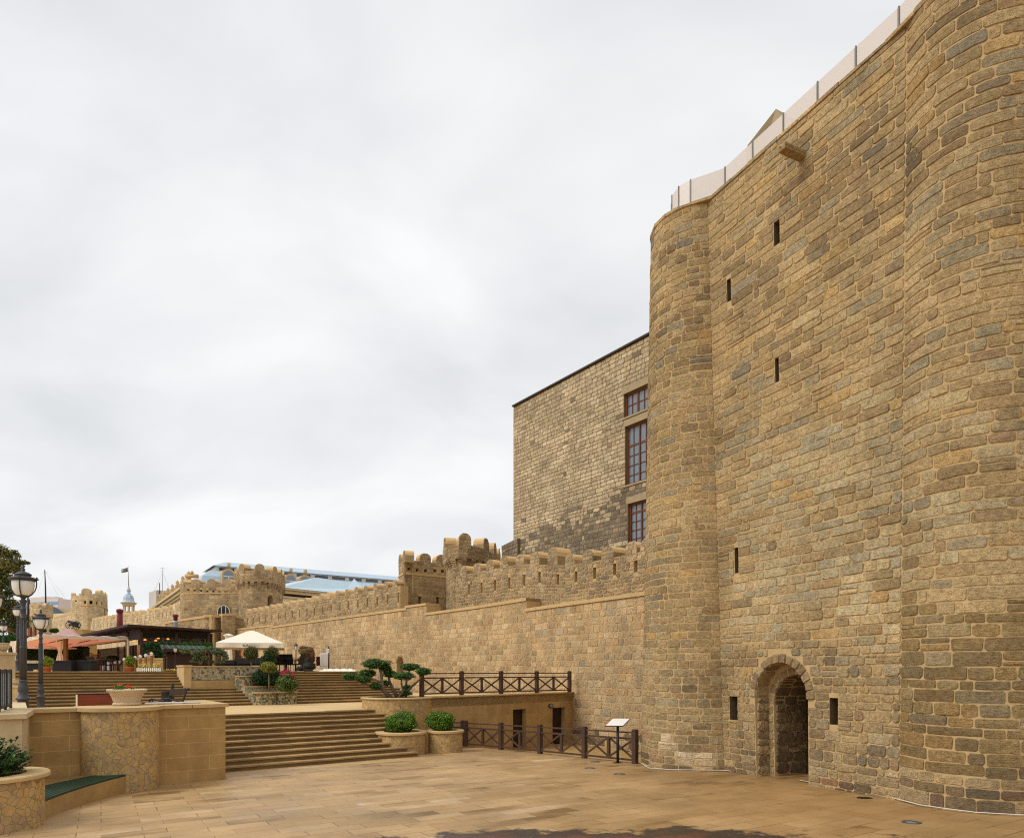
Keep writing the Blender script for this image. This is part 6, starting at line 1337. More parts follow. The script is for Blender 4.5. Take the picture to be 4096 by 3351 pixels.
for px, d, dz, lab in ((583, 38.7, -.08, 'birdhouse post second from the right, before the low wall'), (561, 38.9, -.14, 'birdhouse post left of the low wall, above the pickets'), (540, 39.2, -.2, 'birdhouse post just right of the potted bush'), (497, 39.4, -.3, 'birdhouse post just left of the potted bush'), (480, 44.4, -.36, 'small birdhouse behind the tilted armchair'), (460, 44.6, -.38, 'birdhouse above the right end of the round table'), (442, 44.8, -.4, 'birdhouse above the middle of the round table'), (404, 45, -.42, 'birdhouse above the left end of the round table')): dup(bhp, at(px, d, TZ+dz), 0, lab)
c = at(601, 43.4, TZ+.835); t = thing('flower_box', 'stone box of pink flowers on the low wall', 'planter', c); mb = MB(); mb.prism([(c[0]-.2, c[1]-.12), (c[0]+.2, c[1]-.12), (c[0]+.2, c[1]+.12), (c[0]-.2, c[1]+.12)], c[2], c[2]+.22); mb.build('box', [m_ash2], t); mb = MB(); leaves(mb, c+up*.3, (.18, .1, .1), 120, .03, rng, GR_BOX, .3); mb.build('foliage', [m_leaf], t); mb = MB(); leaves(mb, c+up*.38, (.14, .08, .05), 60, .028, rng, [S(206, 30, 90), S(180, 20, 60)], .3); mb.build('blooms', [m_flower], t)
# ------------------------------------------------------------------ canopy of pink sail cloth
cp = thing('pink_canopy', 'sagging salmon pink fabric canopy on white posts over the seating', 'canopy', at(250, 43)); m_cl = NT('salmon cloth')
bs = m_cl.n.new('ShaderNodeBsdfTranslucent'); m_cl.fin(S(232, 208, 204), .9); bs.inputs[0].default_value = (*S(214, 134, 102), 1); mx = m_cl.n.new('ShaderNodeMixShader'); mx.inputs[0].default_value = .6; m_cl.l.new(m_cl.b.outputs[0], mx.inputs[1]); m_cl.l.new(bs.outputs[0], mx.inputs[2]); m_cl.l.new(mx.outputs[0], m_cl.out.inputs[0])
q00 = at(24*1.0, 56, ZZ(2584, 56)); q10 = at(168, 41, ZZ(2548, 41)); q11 = at(512, 45, ZZ(2556, 45)); q01 = at(340, 60, ZZ(2585, 60)) 
def bil(u, v):
    p = q00.lerp(q10, u).lerp(q01.lerp(q11, u), v); s = math.sin(math.pi*u)*math.sin(math.pi*v); return p
N_ = 24; vs = []
for i in range(N_+1):
    for j in range(N_+1):
        u, v = i/N_, j/N_; p = bil(u, v); sag = -.22*abs(math.sin(3*math.pi*u))*math.sin(math.pi*v); pk = .95*math.exp(-(((u-.74)/.15)**2+((v-.44)/.15)**2)**.75); p = p+up*(sag+pk+.12*math.sin(math.pi*u)*math.sin(math.pi*v)); vs.append(p)
mb = MB(); mb.add(vs, [(i*(N_+1)+j, (i+1)*(N_+1)+j, (i+1)*(N_+1)+j+1, i*(N_+1)+j+1) for i in range(N_) for j in range(N_)], smooth=True); mb.build('canopy_cloth', [m_cl.m], cp)
m_pk = M('pale pink cloth', S(226, 200, 198), .9, .06, 6, .1)
for (a, b) in ((q10, q11), (q00, q10)):  # bunched cloth along the two near edges
    mb = MB()
    for k in range(3):
        pts = [a.lerp(b, i/20)+up*(.06+.05*k-.25*abs(math.sin(math.pi*i/20))*(.2 if a is q10 else 0)+.03*math.sin(i*1.7+k)) for i in range(21)]; mb.tube(pts, [.035+.012*math.sin(i*.9+k) for i in range(21)], 6)
    mb.build('bunched_cloth', [m_pk], cp)
for a, b in ((q10, q11), (q00, q10), (q00, q01), (q01, q11)): mb = MB(); k = .1 if b is not q11 or a is q10 else .05; mb.bar(a, b, k, k); mb.build('frame_beam', [m_cream if k == .1 else m_woodl], cp)
for p in (q00, q10, q11, q01): mb = MB(); mb.box(p[0], p[1], TZ, .11, .11, p[2]-TZ-.05); mb.build('post', [m_cream], cp)
for f in (.33, .66): mb = MB(); mb.tube([q00.lerp(q01, f)+up*.0, q10.lerp(q11, f)+up*.02], .03, 6); mb.build('cross_bar', [m_woodd], cp)
cpost = at(263, 44); mb = MB(); mb.box(cpost[0], cpost[1], TZ, .2, .2, 2.1); mb.build('centre_post', [m_woodl], cp)
# flat white parasols, dark counters under the canopy
for px0, px1, py, d, lab in ((118, 252, 2587, 50, 'flat white parasol top under the left of the canopy'), (190, 300, 2588, 52, 'flat white parasol top under the middle of the canopy')):
    c = at((px0+px1)/2, d, ZZ(py, d)); r = (px1-px0)/2/F*d; t = thing('flat_parasol', lab, 'umbrella', v3(c, TZ), 'flat parasols under the canopy'); mb = MB(); mb.lathe([(r, -.12), (r, -.04), (.05, .12), (.001, .13)], c, 8, smooth=False); mb.build('canopy', [m_canvas], t); mb = MB(); mb.tube([v3(c, TZ), c], .04, 8); mb.build('pole', [m_woodd], t)
for px0, px1, py, d, lab in ((208, 285, 2641, 38, 'left half of the long black bar counter under the canopy'), (285.5, 366, 2641, 38.4, 'right half of the long black bar counter under the canopy'), (103, 156, 2652, 40, 'short black bar counter behind the lamp posts')):
    a, b = at(px0, d), at(px1, d); t = thing('bar_counter', lab, 'counter', a, 'black bar counters'); mb = MB(); mb.obox(a, b-a, Vector((0, .6, 0)), up*(ZZ(py, d)-TZ-.04)); mb.build('body', [m_sofa], t, bevel=.01); mb = MB(); mb.obox(a+up*(ZZ(py, d)-TZ-.038)+Vector((-.02, -.04, 0)), b-a+Vector((.04, 0, 0)), Vector((0, .68, 0)), up*.04); mb.build('counter_top', [m_black], t)
for px, d, lab in ((60, 50, 'beige curtain tied to the left canopy post'), (240, 47, 'beige curtain tied back beside the brown canopy post')):
    c = at(px, d); t = thing('tied_curtain', lab, 'curtain', c, 'tied back curtains'); mb = MB(); vs = []; n_ = 18
    for z, r in ((0.0, .3), (.8, .22), (1.3, .1), (1.9, .2), (2.2, .28)):
        for k in range(n_): a = 2*math.pi*k/n_; rr = r*(1+.25*math.cos(a*6)); vs.append(c+Vector((rr*math.cos(a), rr*.5*math.sin(a), z)))
    mb.add(vs, [(i*n_+k, i*n_+(k+1) % n_, (i+1)*n_+(k+1) % n_, (i+1)*n_+k) for i in range(4) for k in range(n_)]); mb.build('cloth', [m_canvas], t)
c = at(146, 33.5); mb = MB(); mb.box(c[0], c[1], c[2], .17, .2, .09); tag(mb.build('stone_block', [m_cop]), 'small pale stone block on the terrace edge by the second lamp post', 'block')
# iron chairs by the short wall
ic = thing('iron_chair', 'black iron slat chair on the wall left of the pier', 'chair', (0, 0, 0), 'black iron chairs'); mb = MB(); mb.box(0, 0, .42, .45, .42, .03); mb.build('seat', [m_black], ic)
mb = MB()
for i in range(6): x = -.2+.08*i; mb.tube([(x, .2, .44), (x, .3, .95)], .012, 5)
mb.tube([(-.22, .3, .95), (.22, .3, .95)], .018, 6); mb.build('backrest', [m_black], ic)
for x in (-.2, .2):
    for y in (-.19, .19): mb = MB(); mb.tube([(x, y, 0), (x, y, .42)], .015, 5); mb.build('leg', [m_black], ic)
ic.location = at(352, 51.4, TZ+.42); ic.rotation_euler = (0, 0, R(20)); dup(ic, at(330, 51.4, TZ+.42), R(-10), 'black iron slat chair beside the white canopy post')
# pergola and timber arch pavilion behind the hedge
t = thing('dark_pergola', 'dark timber pergola half hidden by the tree at the far left', 'pergola', at(52, 72, 3)); zt_ = ZZ(2508, 72)
for px in (42, 58, 66): mb = MB(); c = at(px, 72, 3); mb.box(c[0], c[1], 3, .28, .28, zt_-3); mb.build('post', [m_woodd], t)
mb = MB(); a = at(36, 71.6, zt_); mb.obox(a, Vector((X(76, 72)-a[0], 0, 0)), Vector((0, 2, 0)), up*.3); mb.build('roof', [m_woodd], t)
t = thing('arched_pavilion', 'gabled stone pavilion with an arched timber window behind the lamps', 'pavilion', at(128, 76, 3)); a = D(108, 2500, 76); b = D(152, 2490, 74); mb = MB(); mb.add([v3(a, 3), v3(b, 3), v3(b, ZZ(2500, 74)), D(130, 2484, 75), v3(a, ZZ(2497, 76))], [(0, 1, 2, 3, 4)]); mb.add([v3(a, 3)+Vector((-1.2, 1.5, 0)), v3(b, 3)+Vector((-1.2, 1.5, 0)), v3(b, ZZ(2500, 74))+Vector((-1.2, 1.5, 0)), D(130, 2484, 75)+Vector((-1.2, 1.5, 0)), v3(a, ZZ(2497, 76))+Vector((-1.2, 1.5, 0))], [(4, 3, 2, 1, 0)]); mb.build('wall', [m_crazy_w], t)
mb = MB(); ap = D(130, 2482, 75)
for p, q in ((v3(a, ZZ(2494, 76)), ap), (ap, v3(b, ZZ(2498, 74)))): mb.obox(p+Vector((0, -.2, 0)), q-p, Vector((-1.3, 1.7, 0)), up*.15)
mb.build('roof', [M('brown roof tiles', S(126, 84, 58), .8)], t); nn = (b-a).cross(up).normalized()
fo_ = arched_window(t, D(120, 2545, 75.2)+nn*.06, (v3(b, 0)-v3(a, 0)).normalized(), nn, .7, 1.25, m_terra, m_paned, nbar=3, fw=.07); dup_ = arched_window(t, D(141, 2546, 74.4)+nn*.06, (v3(b, 0)-v3(a, 0)).normalized(), nn, .4, 1.2, m_terra, m_paned, nbar=1, fw=.06)
# cannon on the rampart
c = D(292, 2516, 88); t = thing('old_cannon', 'old black cannon on spoked wheels on the distant rampart', 'cannon', c)
def wheel(o, r):
    mb = MB(); pts = [o+Vector((math.cos(2*math.pi*i/24)*r, .05*math.sin(0), math.sin(2*math.pi*i/24)*r)) for i in range(25)]; mb.tube(pts, .05, 6)
    for i in range(12): a = 2*math.pi*i/12; mb.tube([o, o+Vector((math.cos(a)*r, 0, math.sin(a)*r))], .025, 5)
    mb.lathe([(.001, -.1), (.12, -.08), (.12, .08), (.001, .1)], o, 8); mb.build('wheel', [m_black], t)
wheel(D(279, 2499, 88), .52); wheel(D(306, 2500, 87.4), .5); mb = MB(); mb.tube([D(272, 2482, 88), D(276, 2485, 88), D(290, 2489, 88), D(312, 2496, 88)], [.13, .15, .19, .22], 10); mb.build('barrel', [m_black], t); mb = MB(); mb.bar(D(285, 2496, 87.8), D(316, 2508, 87.8), .3, .25); mb.build('carriage', [m_black], t)
mb = MB(); a = D(255, 2516, 87); b = D(330, 2519, 87); mb.obox(v3(a, 4), v3(b-a, 0), Vector((0, 3, 0)), up*(a[2]-4)); tag(mb.build('rampart_ledge', [m_ash2]), 'stone rampart ledge carrying the old cannon', 'wall')
# ================================================================== DISTANT BUILDINGS
def quad(mb, a, b, c, d, mat=0, col=(1, 1, 1)): mb.add([a, b, c, d], [(0, 1, 2, 3)], mat, col)
ht = thing('hotel_building', 'long cream hotel with blue grey mansard roof, glazed clerestory and round dormers', 'building', at(1200, 150, 3))
A = Vector((X(862, 148), 148.0)); B = Vector((X(1640, 174), 174.0)); fx = (B-A).normalized(); LH = (B-A).length; bk = Vector((-fx[1], fx[0]))
ze = ZZ(2262, 148); zc = ZZ(2281, 148); zr_ = ZZ(2241, 152)
def hp(u, v, z): q = A+fx*u+bk*v; return Vector((q[0], q[1], z))
mb = MB(); quad(mb, hp(-.6, -.6, ze), hp(LH, -.6, ze), hp(LH, 5.5, zr_), hp(3.2, 5.5, zr_)); quad(mb, hp(LH, 11.6, ze), hp(-.6, 11.6, ze), hp(3.2, 5.5, zr_), hp(LH, 5.5, zr_)); mb.add([hp(-.6, 11.6, ze), hp(-.6, -.6, ze), hp(3.2, 5.5, zr_)], [(0, 1, 2)]); quad(mb, hp(-.6, -.6, ze-.15), hp(LH, -.6, ze-.15), hp(LH, -.6, ze), hp(-.6, -.6, ze)); quad(mb, hp(-.6, 11.6, ze-.15), hp(-.6, -.6, ze-.15), hp(-.6, -.6, ze), hp(-.6, 11.6, ze)); mb.build('roof', [m_roofb], ht)
mb = MB(); mb.obox(hp(0, 0, zc-.3), v3(fx*LH, 0), v3(bk*11, 0), up*(ze-.15-zc+.3)); mb.build('clerestory', [m_white], ht)
k = 11
for i in range(k):
    mb = MB(); a = LH*i/k+.7; b = LH*(i+1)/k-.35; mb.obox(hp(a, -.06, zc+.12), v3(fx*(b-a), 0), v3(bk*.2, 0), up*(ze-zc-.45)); mb.build('clerestory_window', [m_paned], ht)
mb = MB(); pr = [(-.3, zc), (-1.6, zc-.5), (-2.8, zc-1.6), (-3.4, zc-3.2), (-3.6, zc-5)]
for (v0, z0), (v1, z1) in zip(pr, pr[1:]): quad(mb, hp(v1-.2, v1, z1), hp(LH, v1, z1), hp(LH, v0, z0), hp(v0-.2, v0, z0)); quad(mb, hp(v1-.2, 11, z1), hp(v1-.2, v1, z1), hp(v0-.2, v0, z0), hp(v0-.2, 11, z0))
mb.build('mansard_roof', [m_roofb], ht)
mb = MB(); mb.obox(hp(-3.6, -3.6, 3), v3(fx*LH, 0), v3(bk*14, 0), up*(zc-5-3)); mb.build('wall', [m_cream], ht)
for px in (899, 951, 1143, 1200):
    kx = (px-CX)/F; u = (A[0]-kx*A[1])/(kx*fx[1]-fx[0]); c = hp(u, -3.9, ZZ(2345, 150)); w, hh = 2.0, 2.9; t3 = v3(fx, 0); n3 = v3(-bk, 0)
    prof = [(-w/2, 0), (w/2, 0)]+[(w/2*math.cos(math.pi*i/10), hh-w/2+w/2*math.sin(math.pi*i/10)) for i in range(11)]; pro2 = [(x*1.32, (z-1.4)*1.2+1.5) for x, z in prof]
    mb = MB(); f = [c+t3*x+up*z for x, z in pro2]; b2 = [q+v3(bk*3, 0) for q in f]; kk = len(f); mb.add(f+b2, [tuple(range(kk))]+[(i, kk+i, kk+(i+1) % kk, (i+1) % kk) for i in range(kk)]); mb.lathe([(.1, 0), (.5, .25), (.3, .5), (.45, .75), (.001, .95)], c+up*(hh+.75)+n3*.1, 8, sy=.4); do = mb.build('dormer', [m_cop], ht)
    mb = MB(); mb.add([c+t3*x+up*z+n3*.05 for x, z in prof], [tuple(range(kk))]); mb.build('pane', [m_pane], do); mb = MB(); mb.obox(c+up*1.55-t3*w/2+n3*.04, t3*w, n3*.08, up*.15); mb.obox(c-t3*.08+n3*.04, t3*.16, n3*.08, up*1.55); mb.build('glazing_bar', [m_white], do)
# low wing with the sheet roof
wg = thing('hotel_wing', 'cream wing with heavy cornice and pale blue sheet roof before the hotel', 'building', at(1250, 126, 3)); a = D(1134, 2352, 120); b = D(1560, 2375, 138); zz = a[2]; b[2] = zz; w = b-a; bk2 = Vector((-w[1], w[0], 0)).normalized(); e = w.normalized(); r0 = D(1266, 2309, 130); r1 = D(1600, 2338, 150); r1[2] = r0[2]
mb = MB(); a2 = a-e*1+bk2*-1; b_ = b-bk2*1; quad(mb, a2, b_, r1, r0); c3 = a2+bk2*22; mb.add([c3, a2, r0], [(0, 1, 2)]); quad(mb, b_+bk2*22, c3, r0, r1); mb.build('roof', [m_roofl], wg)
for dz, o_, h_ in ((-.35, .9, .34), (-.9, .5, .5), (-1.7, .25, .35)): mb = MB(); mb.obox(a-e*o_-bk2*o_+up*dz, w+e*o_, bk2*20, up*h_); mb.build('cornice', [m_creamd], wg)
mb = MB(); mb.obox(v3(a, 3), v3(w, 0), bk2*19, up*(zz-1.71-3)); mb.build('wall', [m_cream], wg)
mb = MB(); p0 = D(1416, 2313, 128); q = [D(1388, 2356, 124), D(1449, 2349, 126), D(1452, 2349, 134), D(1392, 2356, 134)]; mb.add([p0]+q, [(0, 1, 2), (0, 2, 3), (0, 3, 4), (0, 4, 1)]); mb.build('hip_roof', [m_roofl], wg)
# pedimented building with finials
pb = thing('pediment_building', 'cream building with sloping cornice line and stone finials left of the broad bastion', 'building', at(680, 120, 3)); a = D(606, 2446, 150); b = D(742, 2338, 108); zz = ZZ(2354, 110); a[2] = b[2] = zz; w = b-a; e = w.normalized(); nn = Vector((-e[1], e[0], 0)); nn = nn if nn[1] > 0 else -nn
mb = MB(); mb.obox(v3(a, 3), v3(w, 0), nn*14, up*(zz-3-1.3)); mb.build('wall', [m_cream], pb)
for dz, o_, h_ in ((-.4, .9, .4), (-.9, .6, .49), (-1.3, .3, .39)): mb = MB(); mb.obox(a-nn*o_+up*dz-e*.0, w+e*.3, nn*(14+o_), up*h_); mb.build('cornice', [m_creamd], pb)
mb = MB(); mb.obox(a+nn*.5+up*.005, w, nn*.5, up*.9); mb.build('attic', [m_cop], pb)
for i in range(7): mb = MB(); c = a+w*(.2+.78*i/6)+nn*.6+up*.9; mb.box(c[0], c[1], c[2], .9, .9, .5); mb.lathe([(.3, .5), (.45, .8), (.2, 1.1), (.35, 1.4), (.001, 1.9)], c, 8); mb.build('finial', [m_cop], pb)
mb = MB(); mb.tube([D(742, 2303, 100)+Vector((0, 0, 0)), D(792, 2304, 100)], .3, 10); mb.lathe([(.2, 0), (.28, .3), (.12, .5), (.001, .7)], D(768, 2298, 100), 8); mb.build('volute', [m_cop], pb)
# apartment tower
ap = thing('apartment_tower', 'pale concrete apartment tower with arched top windows and a roof aerial', 'building', at(640, 330, 3)); a = at(624, 330, 3); b = at(679, 334, 3); c = at(609, 336, 3)
zt_ = ZZ(2359, 330); mb = MB(); e = (b-a).normalized(); nn = Vector((-e[1], e[0], 0)); w = (b-a).length; mb.obox(a, e*w, nn*14, up*(zt_-3)); mb.obox(c, Vector((4.6, .3, 0)), Vector((0, 14, 0)), up*(ZZ(2372, 336)-3)); mb.build('wall', [M('weathered concrete panels', S(196, 190, 180), .9, .1, .2, .1)], ap)
for i in range(2):
    for j in range(7):
        mb = MB(); wz = zt_-3.6-j*2.45
        if j == 0:
            for s_ in (.8, 3.2): arc_ = [(0, -1.2), (1.5, -1.2)]+[(.75+.75*math.cos(math.pi*q/6), .75*math.sin(math.pi*q/6)+.4) for q in range(7)]; mb.add([a+e*(w*(.12+.46*i)+s_-.8+x)-nn*.06+up*(wz-3+z) for x, z in arc_], [tuple(range(len(arc_)))])
        else: mb.obox(a+e*(w*(.08+.5*i))-nn*.08+up*(wz-3-1.4), e*w*.3, nn*.1, up*1.1)
        mb.build('window', [m_paned], ap)
mb = MB(); t0_ = a+e*w*.55+nn*2+up*(zt_-3); mb.tube([t0_, t0_+up*11.5], .14, 5)
for z, l in ((11, 1.2), (9.5, .8)): mb.tube([t0_+up*z-e*l, t0_+up*z+e*l], .08, 4)
for s_ in (-1, 1): mb.tube([t0_+up*9, t0_+e*s_*3.5], .05, 4)
mb.build('aerial', [m_steel], ap); mb = MB(); t1 = a+e*1.5-nn*.4; mb.tube([v3(t1, zt_-20), v3(t1, zt_+3.5)], .2, 5); mb.build('flue_pipe', [m_woodd], ap)
# glass office block
of = thing('office_building', 'wide pale office block with blue ribbon windows on the far skyline', 'building', at(140, 290, 3)); m_off = M('pale pink cladding', S(214, 204, 200), .8, .05, .3, 0); m_rib = M('blue ribbon glass', S(126, 160, 196), .2, .12, .5, 0, spec=.6)
a = at(40, 300, 3); b = at(232, 292, 3); w = b-a; e = w.normalized(); nn = Vector((-e[1], e[0], 0)); zt_ = ZZ(2392, 292); mb = MB(); mb.obox(a, w, nn*20, up*(zt_-3)); mb.obox(a+e*12+up*(zt_-3), e*.3*w.length, nn*12, up*.8); mb.box(*(a+e*w.length*.62+nn*6+up*(zt_-3)), 6, 5, 1.5); mb.build('wall', [m_off], of)
for i in range(6): mb = MB(); z = zt_-2.6-i*2.45; mb.obox(v3(a-nn*.15+e*.6, z), w*.985, nn*.2, up*1.25); mb.build('ribbon_window', [m_rib], of)
# striped metal roof
sr = thing('striped_roof_building', 'long building with a striped grey blue metal roof behind the small pale tower', 'building', at(180, 200, 3)); a = D(100, 2462, 205); b = D(272, 2462, 195); a2 = D(106, 2424, 215); b2 = D(218, 2428, 212); mb = MB(); quad(mb, a, b, b2, a2); mb.build('roof', [m_roofb], sr)
for i in range(26): f = i/25; mb = MB(); mb.bar(a.lerp(b, f)+up*.08, a2.lerp(b2, f)+up*.08, .16, .16); mb.build('roof_seam', [m_iron], sr)
mb = MB(); mb.obox(v3(a, 3), v3(b-a, 0), Vector((0, 18, 0)), up*(a[2]-3.02)); mb.build('wall', [m_cream], sr); mb = MB(); c = D(228, 2432, 210); mb.obox(v3(c, 3), Vector((6, 0, 0)), Vector((0, 10, 0)), up*(c[2]-3)); mb.build('parapet', [m_creamd], sr)
# cupola with flag
cu = thing('domed_cupola', 'grey domed clock cupola on columns with a flagpole', 'tower', at(515, 200, 3)); c = at(515, 200, 0); u_ = 200/F
def zy(y): return ZZ(y, 200)
mb = MB(); mb.lathe([(22*u_, 3), (22*u_, zy(2446))], c, 8, smooth=False); mb.build('base', [m_creamd], cu)
for i in range(8):
    a = 2*math.pi*(i+.5)/8; mb = MB(); mb.lathe([(3.4*u_, zy(2446)), (2.6*u_, zy(2444)), (2.3*u_, zy(2424)), (3.4*u_, zy(2421))], c+Vector((math.cos(a)*19*u_, math.sin(a)*19*u_, 0)), 8); mb.build('column', [m_cream], cu)
mb = MB(); mb.lathe([(20*u_, zy(2424)), (23*u_, zy(2421)), (23*u_, zy(2417)), (29*u_, zy(2413)), (30*u_, zy(2410)), (22*u_, zy(2409))], c, 16, smooth=False); mb.build('cornice', [m_creamd], cu)
mb = MB(); mb.lathe([(25*u_, zy(2409)), (21*u_, zy(2402)), (19*u_, zy(2390)), (16*u_, zy(2382)), (9*u_, zy(2376))], c, 8, smooth=False); mb.lathe([(10*u_, zy(2376)), (7*u_, zy(2374)), (5.5*u_, zy(2365)), (8*u_, zy(2362)), (9.5*u_, zy(2360)), (4*u_, zy(2358)), (6*u_, zy(2353)), (4*u_, zy(2349)), (.02, zy(2347))], c, 10); mb.build('dome', [m_roofb], cu)
for s_ in (-1, 0, 1):
    mb = MB(); o = c+Vector((s_*14*u_, -13*u_*(1 if s_ == 0 else .7), zy(2391))); mb.lathe([(2.6*u_, 0), (2.8*u_, .12), (1.4*u_, .16), (.001, .16)], (0, 0, 0), 12); mb.v = [(o[0]+q[0], o[1]-q[2], o[2]+q[1]) for q in mb.v]; mb.build('dial', [m_iron], cu)
fl = thing('national_flag', 'blue, red and green striped flag flying from a white pole above the cupola', 'flag', (c[0], c[1], zy(2349))); mb = MB(); mb.tube([v3(c, zy(2349)), v3(c+Vector((-.12, 0, 0)), zy(2300)), v3(c+Vector((-.2, 0, 0)), zy(2262))], [.13, .1, .07], 7); mb.build('pole', [m_steel], fl)
vs = []; N_ = 12; M_ = 6; p0 = v3(c+Vector((-.2, 0, 0)), 0); W_ = 30*u_; H_ = 18*u_
for i in range(N_+1):
    for j in range(M_+1): f = i/N_; vs.append((p0[0]-W_*f*.97, p0[1]+.45*math.sin(f*7), zy(2267)-W_*f*.36+.1*math.sin(f*8)-H_*(1-.22*f)*j/M_))
for s_, cl in ((0, S(0, 150, 196)), (1, S(206, 30, 48)), (2, S(0, 128, 62))): mb = MB(); mb.add(vs, [(i*(M_+1)+j, (i+1)*(M_+1)+j, (i+1)*(M_+1)+j+1, i*(M_+1)+j+1) for i in range(N_) for j in (2*s_, 2*s_+1)], 0, cl); mb.build('stripe', [m_paint], fl)
o = Vector(vs[6*(M_+1)+3])+Vector((0, -.32, 0)); mb = MB(); mb.tube([o+Vector((.32*math.cos(R(a_)), 0, .32*math.sin(R(a_)))) for a_ in range(50, 320, 20)], [.02+.07*math.sin(math.pi*i/13) for i in range(14)], 5); mb.lathe([(.001, .13), (.12, .0), (.001, -.13)], o+Vector((.42, 0, 0)), 8); mb.build('emblem', [m_white], fl)
# aerial masts
for px, y0, y1, d, lab in ((182, 2278, 2420, 170, 'tall thin guyed aerial mast above the small pale tower'), (112, 2384, 2432, 170, 'short thin aerial pole left of the tall mast, farther left'), (117, 2386, 2416, 172, 'short thin aerial pole left of the tall mast, nearer to it')):
    t = thing('aerial_mast', lab, 'mast', at(px, d, 8)); mb = MB(); mb.tube([D(px+2, y1+60, d), D(px, (y0+y1)/2, d), D(px-3, y0, d)], [.2, .16, .1], 6); mb.build('pole', [m_woodd], t)
    if y1-y0 > 100:
        mb = MB()
        for x_, yy in ((162, 2300), (150, 2370), (204, 2300), (232, 2380), (262, 2392)): mb.tube([D(px-3, y0+4, d), D(x_, yy, d-3)], .018, 4)
        mb.build('guy_wire', [m_steel], t)
# ================================================================== TREE AT THE LEFT EDGE
tr_ = thing('broadleaf_tree', 'large loose leaved tree with browning tips at the left edge', 'tree', at(-40, 62, TZ)); rng = random.Random(2024)
mb = MB(); b0 = at(-45, 62)
mb.tube([b0, b0+Vector((.1, 0, 3)), b0+Vector((.3, 0, 6))], [.32, .27, .2], 9)
for px, py in ((20, 2260), (60, 2230), (80, 2300), (95, 2240), (40, 2350), (60, 2420), (-20, 2180), (10, 2200), (110, 2560)): mb.tube([b0+Vector((.2, 0, 4.2)), D((px-45)/2, (py+2560)/2-40, 62), D(px, py, 62+rng.uniform(-1, 1))], [.13, .08, .02], 6)
mb.build('trunk', [m_bark], tr_)
mb = MB()
for px, py, rx, ry, n in ((0, 2200, 30, 26, 700), (28, 2215, 26, 22, 600), (-20, 2230, 40, 40, 900), (55, 2208, 14, 12, 160), (68, 2222, 16, 14, 200), (40, 2245, 32, 24, 800), (75, 2252, 24, 18, 420), (95, 2250, 16, 10, 150), (112, 2251, 9, 6, 60), (60, 2275, 28, 18, 560), (10, 2270, 40, 34, 1100), (70, 2290, 16, 14, 220), (15, 2310, 36, 30, 1000), (50, 2330, 22, 18, 400), (0, 2350, 40, 36, 1000), (40, 2370, 22, 20, 420), (-10, 2400, 48, 40, 1300), (34, 2415, 34, 26, 800), (62, 2420, 18, 16, 260), (10, 2450, 44, 34, 1200), (56, 2460, 34, 28, 900), (88, 2470, 20, 20, 380), (20, 2500, 50, 34, 1400), (75, 2500, 34, 26, 800), (102, 2495, 18, 22, 320), (-15, 2300, 34, 60, 1000), (105, 2470, 14, 18, 160)):
    d = 62+rng.uniform(-2, 2); c, r = pxs(px, py, d, rx, ry); top = py < 2300
    leaves(mb, c, r, int(n*.62), .11, rng, GR_TREE+([S(116, 100, 40), S(92, 92, 36)] if top else [S(40, 60, 24), S(34, 52, 22)]), .15, aspect=.6)
    for _ in range(3): mb.tube([c-Vector((rng.uniform(-.3, .6), 0, r[2]*.8)), c+Vector((rng.uniform(-.6, .6)*r[0], 0, r[2]*.6))], [.03, .008], 4, col=S(60, 48, 36))
mb.build('crown', [m_leaf], tr_)
# ================================================================== LIGHT, SKY, CAMERA
AZ, EL = math.atan2(-.78, -.30), R(48)        # the sun stands behind the cloud on the left, a little behind the camera
sv = Vector((-.78, -.34, 0)).normalized()*math.cos(EL)+up*math.sin(EL)
sd = bpy.data.lights.new('sun', 'SUN'); sd.energy = 2.0; sd.angle = R(28); sd.color = (1.0, .975, .94)
so = bpy.data.objects.new('sun', sd); COL.objects.link(so); so.location = (-30, -20, 60); so.rotation_euler = (-sv).to_track_quat('-Z', 'Y').to_euler()
w = bpy.data.worlds.new('World'); scene.world = w; w.use_nodes = True; nt = w.node_tree; N = nt.nodes; Lk = nt.links; N.clear()
ou = N.new('ShaderNodeOutputWorld'); bg = N.new('ShaderNodeBackground'); Lk.new(bg.outputs[0], ou.inputs[0])
sk = N.new('ShaderNodeTexSky'); sk.sky_type = 'NISHITA'; sk.sun_disc = False; sk.sun_elevation = EL; sk.sun_rotation = math.atan2(sv[0], sv[1])
tc = N.new('ShaderNodeTexCoord'); sx = N.new('ShaderNodeSeparateXYZ'); Lk.new(tc.outputs['Generated'], sx.inputs[0])
def mth(op, a, b):
    n = N.new('ShaderNodeMath'); n.operation = op
    for i, q in enumerate((a, b)):
        if hasattr(q, 'links'): Lk.new(q, n.inputs[i])
        else: n.inputs[i].default_value = q
    return n.outputs[0]
zz = mth('MAXIMUM', sx.outputs[2], .0); zd = mth('ADD', zz, .42); cx_ = N.new('ShaderNodeCombineXYZ')
Lk.new(mth('DIVIDE', sx.outputs[0], zd), cx_.inputs[0]); Lk.new(mth('DIVIDE', sx.outputs[1], zd), cx_.inputs[1])
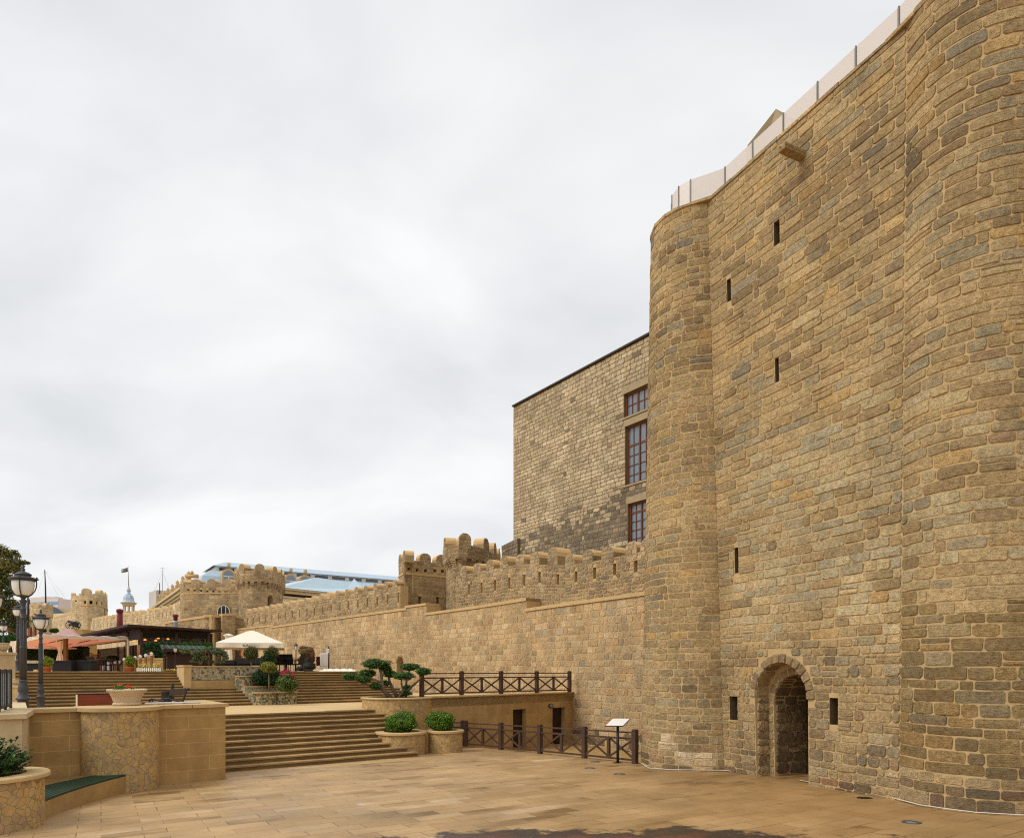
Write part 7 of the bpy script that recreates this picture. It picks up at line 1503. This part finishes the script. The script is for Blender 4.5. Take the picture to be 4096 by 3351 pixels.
def cloud(scale, det, rough, loc, sc):
    m = N.new('ShaderNodeMapping'); m.inputs['Location'].default_value = loc; m.inputs['Scale'].default_value = sc; m.inputs['Rotation'].default_value = (0, 0, R(-28)); Lk.new(cx_.outputs[0], m.inputs['Vector'])
    n = N.new('ShaderNodeTexNoise'); n.inputs['Scale'].default_value = scale; n.inputs['Detail'].default_value = det; n.inputs['Roughness'].default_value = rough; n.inputs['Distortion'].default_value = .4; Lk.new(m.outputs[0], n.inputs['Vector']); return n.outputs[0]
c1 = cloud(2.6, 7, .5, (2.3, .7, 0), (.8, 1.2, 1)); c2 = cloud(1.1, 3, .5, (7, 3, 0), (1, 1.3, 1))
mx_ = mth('ADD', mth('MULTIPLY', c1, .55), mth('MULTIPLY', c2, .45))
rp_ = N.new('ShaderNodeValToRGB'); el = rp_.color_ramp.elements; el[0].position = .37; el[0].color = (.715, .735, .75, 1); el[1].position = .6; el[1].color = (.95, .96, .965, 1)
e2 = el.new(.5); e2.color = (.85, .863, .872, 1); Lk.new(mx_, rp_.inputs[0])
m1 = N.new('ShaderNodeMix'); m1.data_type = 'RGBA'; m1.blend_type = 'ADD'; m1.inputs[0].default_value = .05
Lk.new(rp_.outputs[0], m1.inputs[6]); sc_ = N.new('ShaderNodeVectorMath'); sc_.operation = 'SCALE'; sc_.inputs['Scale'].default_value = .12; Lk.new(sk.outputs[0], sc_.inputs[0]); Lk.new(sc_.outputs[0], m1.inputs[7]); Lk.new(m1.outputs[2], bg.inputs[0]); bg.inputs[1].default_value = 1.0
cd = bpy.data.cameras.new('camera'); cam = bpy.data.objects.new('camera', cd); COL.objects.link(cam)
cam.location = (0, 0, E); cam.rotation_euler = (R(90), 0, 0); cd.sensor_fit = 'HORIZONTAL'; cd.sensor_width = 36; cd.lens = F*36/4096; cd.shift_y = (H-3351/2)/4096; cd.clip_start = .1; cd.clip_end = 4000
scene.camera = cam
vs_ = scene.view_settings; vs_.view_transform = 'Standard'; vs_.look = 'None'; vs_.exposure = 0.0; vs_.gamma = 1.0; vs_.use_curve_mapping = False
scene.render.engine = 'CYCLES'; scene.cycles.max_bounces = 6; scene.cycles.diffuse_bounces = 4; scene.cycles.transparent_max_bounces = 8; scene.cycles.use_denoising = False; scene.cycles.filter_width = 1.15; scene.cycles.sample_clamp_indirect = 4
